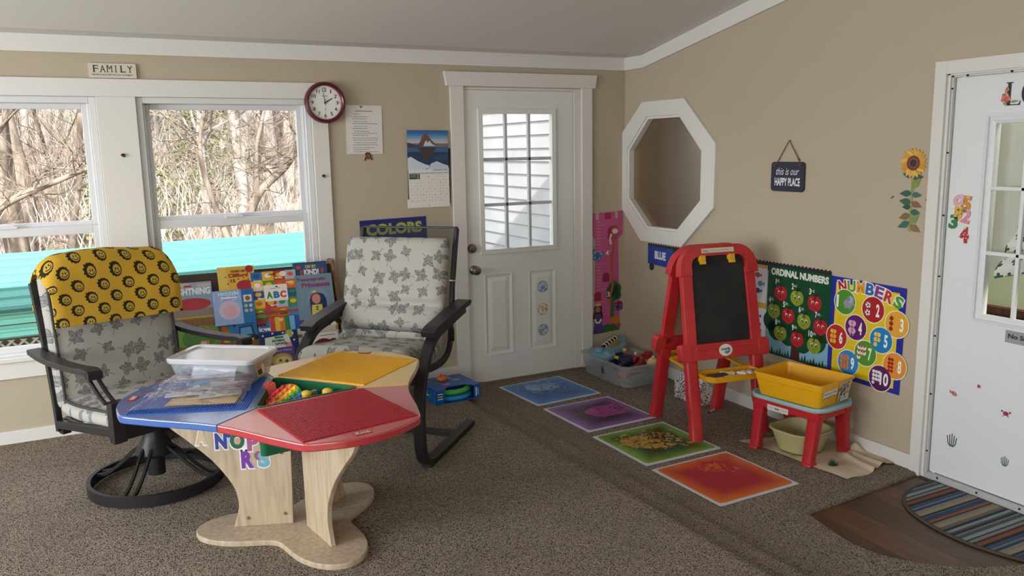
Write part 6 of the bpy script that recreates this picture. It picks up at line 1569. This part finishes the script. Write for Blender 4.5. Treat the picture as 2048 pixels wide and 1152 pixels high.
# pieces seen through the clear side
for i, (x, y, z, a, s, mm, lab) in enumerate([(-.09, -.16, .055, 35, (.20, .05, .03), mat('coral_plastic', '#c0504a', .5), 'coral flat toy seen through the near side of the corner bin'), (.02, -.2, .012, 10, (.24, .10, .035), mat('dull_green_toy', '#4a7a52', .6), 'green flat toy at the bottom of the corner bin'), (-.08, .08, .04, 60, (.26, .10, .06), M_NAVY, 'navy block deep in the corner bin under the guitar'), (.09, .02, .02, 80, (.25, .12, .07), mat('slate_toy', '#55606b', .6), 'slate grey block at the bottom of the corner bin'), (-.05, -.06, .005, 15, (.2, .18, .04), mat('plum_toy', '#5a3a55', .6), 'dull plum flat toy on the floor of the corner bin'), (.1, .17, .02, 15, (.14, .14, .08), mat('dull_blue_toy', '#3a5f8a', .6), 'dull blue toy block at the back of the corner bin')]):
    o = bt('toy_block', lab, T((x, y, z)) @ RZ(a)); MB().add(cbox((0, 0, s[2] / 2), s)).build('block', mm, o, bevel=.012)
    MB().add(cbox((0, 0, s[2] + .004), (s[0] * .5, s[1] * .4, .01))).build('ridge', mm, o, bevel=.003)

# red step stool with blue top, yellow tub on it, pale tub under it, cloth beneath
STM = FL(-.280, -2.045, .001, 8)
st_ = empty('step_stool', STM, 'red plastic stool with a pale blue tray top beside the easel', 'stool')
M_RS = mat('red_stool_plastic', '#b5222b', .42)
b = MB()
for sx in (-1, 1):
    for sy in (-1, 1):
        bx, by = sx * .150, sy * .160; tx, ty = sx * .118, sy * .168
        b.add(loft([[(cx + sgx, cy + sgy, z) for sgx, sgy in rrect(w, d, .012, 3)] for cx, cy, w, d, z in ((bx * 1.05, by * 1.05, .064, .064, 0), (bx * 1.04, by * 1.04, .060, .060, .014), (bx * 1.02, by * 1.02, .050, .054, .018), (tx, ty, .054, .066, .225), (tx, ty, .07, .09, .275))]))
for sy in (-1, 1): b.add(box(-.135, .135, sy * .19 - .012, sy * .19 + .008, .236, .278))
for sx in (-1, 1): b.add(box(sx * .142 - .010, sx * .142 + .010, -.19, .19, .236, .278))
b.add(box(-.15, .15, -.205, .205, .262, .280)); b.build('stool_frame', M_RS, st_, smooth=40, bevel=.006)
def outline(s): 
    P = rrect(.335 * s, .455 * s, .075, 6); return [(p[0], p[1] + (.0 if not (p[0] > .05 and p[1] < -.05) else .010 * sin(p[0] * 60))) for p in P]
MB().add(prism(outline(1.0), .280, .286)).build('orange_rim', mat('orange_trim', '#c9764a', .45), st_, bevel=.002)
MB().add(loft([[(p[0], p[1], z) for p in outline(s)] for s, z in ((1.0, .286), (1.01, .295), (1.0, .303), (.95, .303), (.93, .294))])).build('tray_top', mat('pale_blue_plastic', '#8fbfcf', .4), st_, smooth=50)
g = G(); g.board(.13, .03, '#d5cfcb', .0006); g.rect(-.02, -.006, .01, .004, '#77736f', 1); [g.rect(-.06, .004 - .005 * k, -.028, .006 - .005 * k, '#a8a29d', 1) for k in range(3)]; [g.rect(.02, .004 - .005 * k, .058, .006 - .005 * k, '#a8a29d', 1) for k in range(3)]
g.build('sticker', frame((-.1535, .035, .245), (0, -1, 0), (0, 0, 1)), st_)
yb_ = empty('yellow_tub', STM @ T((.004, -.003, .2955)) @ RZ(2), 'open yellow plastic sensory tub standing on the red stool', 'tub')
MB().add(tub(.262, .362, .305, .405, .022, 0, .128, .003, .008, .010)).add(loft([[(p[0], p[1], .088) for p in rrect(.291, .391, .024, 5)], [(p[0], p[1], .092) for p in rrect(.302, .402, .026, 5)], [(p[0], p[1], .116) for p in rrect(.306, .406, .026, 5)]], False, False)).build('tub_body', mat('yellow_tub_plastic', '#e3a815', .35), yb_, smooth=40)
g = G(); g.board(.125, .034, '#d6d3cc', .0008); g.txt('Sensory Bin', -.056, -.009, .052, .010, '#3a3834', 1); g.rect(-.055, -.020, .04, -.0165, '#4a3f36', .5); g.build('name_label', frame((-.062, -.1995, .075), (1, 0, 0), (0, -.14, 1)) @ RZ(2), yb_)
g = G(); g.board(.10, .105, '#cfcbc4', .0008); random.seed(21)
for k in range(60): g.disc(random.uniform(-.042, .042), random.uniform(-.045, .045), random.uniform(.004, .010), random.choice(['#3f5a36', '#8a6a45', '#6c8ba5', '#b58a5a', '#2f4a5a', '#a5a08a']), 1 + k * .03, n=7)
g.build('picture_label', frame((.064, -.1985, .062), (1, 0, 0), (0, -.14, 1)), yb_)
gp = MB(); random.seed(4)
for k in range(160): gp.add(ball(.0045, 6, 4), T((random.uniform(-.11, .11), random.uniform(-.15, .15), .006 + random.uniform(0, .004))))
o = gp.build('filler_grains', mat('pale_grains', '#bda05a', .9), None, m=STM @ T((.004, -.003, .2975))); tag(o, 'thin layer of pale grains on the floor of the yellow tub', 'grains', kind='stuff')
tubm = empty('green_tub', STM @ T((.0, -.005, .012)), 'pale green washing-up tub on the cloth under the red stool', 'tub')
MB().add(tub(.21, .20, .275, .26, .08, 0, .118, .003, .010, .008)).build('tub_body', mat('pale_green_plastic', '#b9b27c', .4), tubm, smooth=50)
# cloth
A_, B_, C_, D_ = (-.475, -1.80), (-.375, -2.47), (-.022, -2.425), (-.02, -1.86)
def cloth(a, c):
    x = (A_[0] * (1 - a) + B_[0] * a) * (1 - c) + (D_[0] * (1 - a) + C_[0] * a) * c
    y = (A_[1] * (1 - a) + B_[1] * a) * (1 - c) + (D_[1] * (1 - a) + C_[1] * a) * c
    x += .018 * sin(a * 5) * (1 - c); y += .012 * sin(c * 9 + 1)
    out = max(0, min(1, (a - .58) / .12))
    z = .003 + out * .012 * max(0, noise.noise(Vector((x * 7, y * 7, 0))) + .25) + out * .016 * math.exp(-((c - .62 + .3 * (a - .8)) / .05) ** 2) + .045 * math.exp(-((a - .62) / .06) ** 2 - ((c - .93) / .07) ** 2) + .012 * out * math.exp(-((c - .8) / .05) ** 2)
    return (min(x, -.02), y, z)
v, f, uv = gridsurf(cloth, 60, 50)
n_ = len(v); v2 = [(x, y, z - .003) for x, y, z in v]
M_CL = noise_col(noise_bump(mat('cream_towel', '#cbbb9d', .95), 160, .4, .004), '#a8957a', '#cdbfa3', 6, 5, .25, .5)
o = MB().add((v + v2, f + [tuple(n_ + i for i in q[::-1]) for q in f])).build('floor_cloth', M_CL, None, smooth=80); tag(o, 'rumpled cream cloth on the carpet under and beside the red stool', 'cloth')
b = MB(); random.seed(6)
for k in range(150):
    a = random.uniform(0, 2 * pi); r = random.uniform(0, .022); l = random.uniform(.012, .034); la = random.uniform(.1, .7); da = a + random.uniform(-.8, .8)
    p0 = Vector((r * cos(a), r * sin(a), 0)); tip = p0 + Vector((l * la * cos(da), l * la * sin(da), l)); s = Vector((-sin(da), cos(da), 0)) * .0016
    b.add(([tuple(p0 - s), tuple(p0 + s), tuple(tip)], [(0, 1, 2)]))
b.add(prism(circ(.022, 12), 0, .003)); o = b.build('plastic_grass_tuft', mat('plastic_grass', '#24503a', .6), None, smooth=0, m=T((-.318, -2.305, .008))); tag(o, 'small tuft of dark green plastic grass on the cream cloth', 'grass tuft')

# blue toy box with stacking rings at the edge of the main floor
TB = FL(-1.640, -.415, HF + .001, 4)
tx = empty('toy_box', TB, 'blue cardboard toy box with open front showing green and blue rings', 'toy box')
M_CARD = mat('blue_card', '#1f5fae', .4)
b = MB(); w, d, h = .155, .145, .088
b.add(box(-w, w, -d, d, 0, .003)); b.add(box(-w, w, d - .003, d, 0, h)); b.add(box(-w, -w + .003, -d, d, 0, h)); b.add(box(w - .003, w, -d, d, 0, h)); b.add(box(-w, -w + .055, -d, -d + .003, 0, h)); b.add(box(w - .045, w, -d, -d + .003, 0, h))
b.add(prism([(-w, -d), (-w + .055, -d), (-w + .10, -d + .055), (w - .085, -d + .055), (w - .045, -d), (w, -d), (w, d), (-w, d)], h - .003, h)); b.build('carton', M_CARD, tx, smooth=0)
g = G(); g.disc(-.07, .05, .03, '#26456a', 1); g.disc(.07, .03, .034, '#2b4a78', 1, ry=.028); g.disc(.07, .03, .028, '#7d8a93', 1.4, ry=.023); g.disc(.02, .085, .045, '#c9b545', 1, ry=.02); g.disc(-.03, -.035, .03, '#c46f86', 1, ry=.018); g.disc(-.105, .09, .03, '#b53a3a', 1, ry=.015)
g.disc(-.075, .03, .028, '#3f7f5a', 1.2, ry=.02)
g.build('top_print', T((0, 0, h + .0004)), tx, PRINT_G)
g = G(); [g.rect(-.018, .02 - .016 * k, .018, .026 - .016 * k, '#dfe6ee' if k != 1 else '#b9d35a', 1) for k in range(3)]; g.board(.046, .07, '#1b55a0', .0004); g.build('front_print', T((-.127, -.1455, .044)) @ RX(90), tx, PRINT_G)
g = G(); g.board(.036, .07, '#1b55a0', .0004); [g.rect(-.012, -.028, -.004, .028, '#dfe6ee', 1), g.rect(.003, -.022, .008, .022, '#b9cfe6', 1)]; g.build('side_print', T((.133, -.1455, .044)) @ RX(90), tx, PRINT_G)
g = G(); g.board(.16, .06, '#1b55a0', .0004); [g.rect(-.06, .008 - .016 * k, .0 + .02 * k, .016 - .016 * k, '#dfe6ee', 1) for k in range(2)]; g.rect(.03, -.014, .06, .016, '#3f8f56', 1); g.build('end_print', frame((-.1556, -.02, .044), (0, -1, 0), (0, 0, 1)), tx, PRINT_G)
for z, mm, lab, r in ((.020, mat('blue_ring_plastic', '#1f86c9', .3), 'blue plastic ring lying lowest inside the blue toy box', .118), (.056, mat('green_ring_plastic', '#3fa53f', .3), 'green plastic ring lying above the blue ring in the toy box', .112)):
    o = MB().add(sweep([(r * cos(2 * pi * i / 40), r * sin(2 * pi * i / 40), 0) for i in range(40)], circ(.021, 12, .0175), closed=True)).build('toy_ring', mm, None, m=TB @ T((.004, -.018, z + .002))); tag(o, lab, 'ring')
o = MB().add(ball(.036, 20, 12, (1, 1, .62))).build('orange_ball', mat('orange_toy', '#d56a2a', .35), None, m=TB @ T((-.012, .055, .104)))
b = MB(); [b.add(ball(.006, 8, 5), T((x, y, .018))) for x, y in ((-.014, -.012), (.012, -.014), (.0, .014))]; b.build('spot', mat('brown_spot', '#5b2a1c', .5), o); tag(o, 'orange spotted ball set in the lid of the blue toy box', 'ball')
o = MB().add(ball(.042, 18, 10, (1, 1, .9))).build('blue_ball', mat('dark_blue_ball', '#20306f', .35), None, m=T((-1.905, -.30, HF + .039))); tag(o, 'dark blue ball on the carpet left of the toy box, behind the armchair leg', 'ball')

# ------------------------------------------------------------------ outdoors
M_LEAFL = noise_col(mat('leaf_litter', '#80725f', .95), '#6b5d4c', '#a08f78', 1.2, 6, .35, .7)
v, f, uv = gridsurf(lambda a, c: (-26 + 52 * a, .3 + 50 * c ** 1.6, -.75 + (0 if 50 * c ** 1.6 < 6 else ((50 * c ** 1.6 - 6) * .155)) + .3 * noise.noise(Vector((a * 14, c * 9, 0))) * min(1, c * 3)), 70, 50)
struct(MB().add((v, f)).build('ground', M_LEAFL, None, smooth=80))
M_LAWN = noise_col(mat('dry_lawn', '#9d9360', .95), '#8d854c', '#ada473', 3, 5, .3, .7)
v, f, uv = gridsurf(lambda a, c: (-12 + 13 * a, .3 + 5.2 * c, -.60 + .02 * noise.noise(Vector((a * 9, c * 9, 0)))), 20, 10)
struct(MB().add((v, f)).build('lawn', M_LAWN, None, smooth=80))
def gz(y): return -.75 + max(0, y - 6) * .155
# teal ribbed metal roof and wall beyond the windows
sh = empty('teal_shed', T((-3.5, 2.5, 0)) @ RY(-.7), 'low teal ribbed-metal shed roof and wall beyond the windows', 'shed')
M_TEALR = mat('teal_sheet_metal', '#447f77', .4, spec=.4)
def ribbed(P0, P1, x0, x1, n, h):
    a = Vector((0, *P0)); c = Vector((0, *P1)); d = c - a; nr = Vector((0, -d.z, d.y)).normalized(); 
    if nr.z < 0: nr = -nr
    L = []
    for i in range(n):
        for t, k in ((0, 0), (.10, 0), (.14, h), (.22, h), (.26, 0), (.52, 0), (.55, h * .35), (.58, 0), (.78, 0), (.81, h * .35), (.84, 0)): L.append(a + d * ((i + t) / n) + nr * k)
    L.append(c); v = [(x, p.y, p.z) for x in (x0, x1) for p in L]; m_ = len(L)
    return v, [(i, i + 1, m_ + i + 1, m_ + i) for i in range(m_ - 1)]
MB().add(ribbed((0, .43), (1.55, .735), -5, 3.6, 7, .022)).build('roof_panel', M_TEALR, sh, smooth=0)
MB().add(ribbed((.04, .19), (.04, .40), -5, 3.6, 2, .02)).build('wall_panel', mat('teal_wall_lightened', '#6fb5a8', .4), sh, smooth=0)  # teal lightened against the roof's, in place of sun the shaded wall lacks
for q in ((-5, 3.6, .0, .05, .405, .432), (-5, 3.6, .03, .06, .30, .315)): MB().add(box(*q)).build('dark_seam', mat('dark_teal', '#1d4f4c', .5), sh, smooth=0)
for x in (-5, -2, 1, 3.5): MB().add(box(x, x + .08, .06, .14, -.62, .42)).build('post', mat('grey_post', '#8b8478', .8), sh, smooth=0)
MB().add(box(-5, 3.6, 1.4, 1.5, -.62, .68)).build('rear_wall', mat('grey_post', '#8b8478', .8), sh, smooth=0)
lt = empty('lattice_skirt', T((-4.6, 2.47, -.20)), 'grey wooden lattice under the teal shed wall, seen at the lower left', 'lattice')
b = MB()
for i in range(-8, 40):
    for s in (-1, 1):
        x = -1.5 + .085 * i
        b.add(([(x - .012, -.003 * s, -.40), (x + .012, -.003 * s, -.40), (x + .012 + s * .78, -.003 * s, .38), (x - .012 + s * .78, -.003 * s, .38), (x - .012, .006 - .003 * s, -.40), (x + .012, .006 - .003 * s, -.40), (x + .012 + s * .78, .006 - .003 * s, .38), (x - .012 + s * .78, .006 - .003 * s, .38)], [(0, 1, 2, 3), (7, 6, 5, 4), (0, 3, 7, 4), (1, 5, 6, 2)]))
b.build('lattice_slats', mat('weathered_lattice', '#8d8a80', .85), lt, smooth=0)
# lap siding of the house wing seen through the back door
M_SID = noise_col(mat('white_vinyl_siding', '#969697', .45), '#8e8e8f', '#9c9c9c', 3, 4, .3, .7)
b = MB(); z = -.8
while z < 3.2:
    b.add(([(.35, .3, z + .128), (.35, 8, z + .128), (.335, 8, z), (.335, .3, z), (.35, .3, z), (.35, 8, z)], [(0, 1, 2, 3), (3, 2, 5, 4)])); z += .128
b.add(box(.36, .45, .3, 8, -.8, 3.2)); o = struct(b.build('wall_exterior_siding', M_SID, None, smooth=0))
struct(MB().add(box(-1.9, .3, .2, 3.5, -.35, -.25)).build('trim_10', mat('deck_boards', '#9a938a', .8), None, smooth=0))
# bare trees of the wood on the slope
M_BARK = [noise_col(mat('pale_bark', '#a59c92', .9), '#7f766c', '#c4bcb2', 8, 5, .35, .7, (1, 1, .25)), noise_col(mat('brown_bark', '#6f6257', .9), '#4a4038', '#93877a', 8, 5, .35, .7, (1, 1, .25)), noise_col(mat('grey_bark', '#8c8680', .9), '#66615c', '#aaa59f', 8, 5, .35, .7, (1, 1, .25))]
def tree_mesh(seed, H, R, spread, twigs, lean=0.0, low=0.35):
    rnd = random.Random(seed); B = MB()
    def branch(p, d, L, r, lev):
        n = 7 if lev == 0 else (5 if lev < 3 else 3); pts = [p]; sc = [1.0]; q = Vector(p); dd = Vector(d)
        for i in range(n):
            dd = (dd + Vector((rnd.uniform(-1, 1), rnd.uniform(-1, 1), rnd.uniform(-.5, .7))) * (.10 if lev == 0 else .32)).normalized()
            q = q + dd * (L / n); pts.append(tuple(q)); sc.append(1 - (.55 if lev == 0 else .75) * (i + 1) / n)
        B.add(sweep(pts, circ(r, 7 if lev == 0 else (5 if lev == 1 else 3)), scales=sc))
        if lev >= 3: return
        nb = (twigs, 7, 5)[lev]
        for k in range(nb):
            t = rnd.uniform(low if lev == 0 else .2, .98); i = min(n - 1, int(t * n)); a = Vector(pts[i]).lerp(Vector(pts[i + 1]), t * n - i)
            az = rnd.uniform(0, 2 * pi); base_d = (Vector(pts[i + 1]) - Vector(pts[i])).normalized()
            side = Vector((cos(az), sin(az), rnd.uniform(-.1, .5))).normalized()
            nd = (base_d * rnd.uniform(.25, .7) + side * spread).normalized()
            branch(tuple(a), nd, L * rnd.uniform(.32, .55) * (1 if lev else .8), max(.004, r * (1 - .6 * t) * rnd.uniform(.35, .55)), lev + 1)
    branch((0, 0, -.3), Vector((lean, .0, 1)).normalized(), H, R, 0)
    return B
vs = [tree_mesh(s, H, R, sp, tw, ln, lo) for s, H, R, sp, tw, ln, lo in ((1, 11, .13, .9, 13, .02, .2), (2, 12, .17, .8, 12, -.03, .25), (3, 9, .085, .9, 13, .05, .15), (4, 13, .20, .7, 11, 0, .3), (5, 7, .06, 1.0, 14, .08, .1))]
protos = []
for i, b in enumerate(vs):
    o = b.build('bare_tree', M_BARK[i % 3], None, smooth=60); protos.append(o)
random.seed(17)
spots = []
for k in range(54):
    y = 8.0 + 24 * (k / 54) ** .9 + random.uniform(-.6, .6); u = random.uniform(-.20, .25)
    spots.append((-3.55 + u * (y + 5.08), y))
wd_ = ['thin pale', 'thick brown', 'slender grey', 'stout pale', 'young brown']
for k, (x, y) in enumerate(spots):
    i = k % 5; o = protos[i] if k < 5 else protos[i].copy()
    if k >= 5: COL.objects.link(o)
    s = random.uniform(.75, 1.15); o.location = (x, y, gz(y)); o.rotation_euler = (0, 0, random.uniform(0, 6.28)); o.scale = (s, s, s)
    tag(o, wd_[i] + ' bare tree in the wood on the slope outside the windows', 'tree', wd_[i] + ' bare trees in the wood')
# two larger crooked trees near the windows
def crooked(name, x, y, paths, label, seed):
    B = MB(); rnd = random.Random(seed)
    for pts, r in paths:
        sp = smooth_path([(p[0], p[1], p[2]) for p in pts], 6); n = len(sp)
        B.add(sweep(sp, circ(r, 8), scales=[1 - .7 * i / (n - 1) for i in range(n)]))
        for k in range(26):
            i = rnd.randrange(2, n - 1); p = Vector(sp[i]); az = rnd.uniform(0, 2 * pi); d = Vector((cos(az), .6 * sin(az), rnd.uniform(-.3, .9))).normalized(); L = rnd.uniform(.4, 1.3)
            q = [tuple(p)]; 
            for j in range(4): d = (d + Vector((rnd.uniform(-.5, .5), rnd.uniform(-.4, .4), rnd.uniform(-.3, .4)))).normalized(); p = p + d * L / 4; q.append(tuple(p))
            B.add(sweep(q, circ(max(.006, r * .16), 4), scales=[1, .8, .6, .4, .2]))
            for m_ in range(5):
                a = Vector(q[rnd.randrange(1, 4)]); e = (d + Vector((rnd.uniform(-1, 1), rnd.uniform(-1, 1), rnd.uniform(-.6, 1)))).normalized(); B.add(sweep([tuple(a), tuple(a + e * .2), tuple(a + e * .45 + Vector((0, 0, rnd.uniform(-.05, .12))))], circ(.006, 3), scales=[1, .7, .3]))
    o = B.build(name, M_BARK[1], None, smooth=60, m=T((x, y, gz(y)))); tag(o, label, 'tree')
crooked('crooked_tree', -1.75, 6.6, [([(0, 0, -.2), (-.02, 0, .9), (.25, .1, 1.7), (.75, .1, 2.2), (1.1, .2, 3.0)], .10), ([(0, 0, .7), (-.3, 0, 1.5), (-.45, .1, 2.4), (-.2, .1, 3.3)], .06), ([(.25, .1, 1.7), (.3, .1, 2.4), (.55, .2, 3.2)], .05)], 'crooked tree with an arching trunk outside the right window', 3)
crooked('crooked_tree', -5.0, 6.8, [([(0, 0, -.2), (.05, 0, 1.4), (-.1, 0, 2.0), (-.55, .1, 2.7), (-.8, .1, 3.6)], .12), ([(.05, 0, 1.5), (.3, .1, 2.3), (.75, .1, 3.0), (1.0, .1, 3.8)], .09), ([(.05, 0, 1.4), (.6, 0, 1.75), (1.2, .1, 2.0), (1.7, .1, 2.2)], .06)], 'forked tree with spreading limbs outside the left window', 9)
# evergreen bushes
M_EVG = noise_col(mat('evergreen_leaves', '#6a7642', .8), '#5a6836', '#8a9160', 5, 3, .3, .7)
def bush(x, y, r, h, n, seed, label):
    rnd = random.Random(seed); root = empty('evergreen_bush', T((x, y, gz(y))), label, 'bush'); b = MB()
    for k in range(n):
        a = rnd.uniform(0, 2 * pi); t = rnd.random(); rr = r * sqrt(rnd.random()) * (1 - .6 * t); p = Vector((rr * cos(a), rr * sin(a), h * t)); s = rnd.uniform(.05, .12)
        d = Vector((rnd.uniform(-1, 1), rnd.uniform(-1, 1), rnd.uniform(-.6, 1))).normalized(); e = d.cross(Vector((0, 0, 1))).normalized() * s * .35
        b.add(([tuple(p - e), tuple(p + e), tuple(p + d * s)], [(0, 1, 2)]))
    b.build('foliage', M_EVG, root, smooth=0); MB().add(cyl(.05, -.3, h * .8, 8, .02)).build('stem', M_BARK[1], root)
bush(-3.0, 11.5, 1.0, 2.2, 2600, 1, 'yellow-green evergreen bush at the left of the right window'); bush(-1.2, 14.5, 1.2, 2.6, 2600, 2, 'yellow-green evergreen bush behind the crooked tree'); bush(-6.0, 15, 1.1, 2.4, 2200, 3, 'evergreen bush among the trunks outside the left window')
# undergrowth of thin brush on the slope
b = MB(); rnd = random.Random(77)
for k in range(2600):
    y = rnd.uniform(8.3, 30); x = -3.55 + min(rnd.uniform(-.21, .26) * (y + 5.08), 3.3) ; z = gz(y); L = rnd.uniform(.4, 2.0); d = Vector((rnd.uniform(-.5, .5), rnd.uniform(-.3, .3), 1)).normalized(); p = Vector((x, y, z)); q = p + d * L * .5 + Vector((rnd.uniform(-.1, .1), 0, 0)); t = q + (d + Vector((rnd.uniform(-.7, .7), 0, -.1))).normalized() * L * .5; w = Vector((.006 + .0004 * y, 0, 0))
    b.add(([tuple(p - w), tuple(p + w), tuple(q + w * .7), tuple(q - w * .7), tuple(t)], [(0, 1, 2, 3), (3, 2, 4)]))
o = b.build('brush', M_BARK[0], None, smooth=0); tag(o, 'tangle of thin pale brush covering the wooded slope outside', 'brush', kind='stuff')
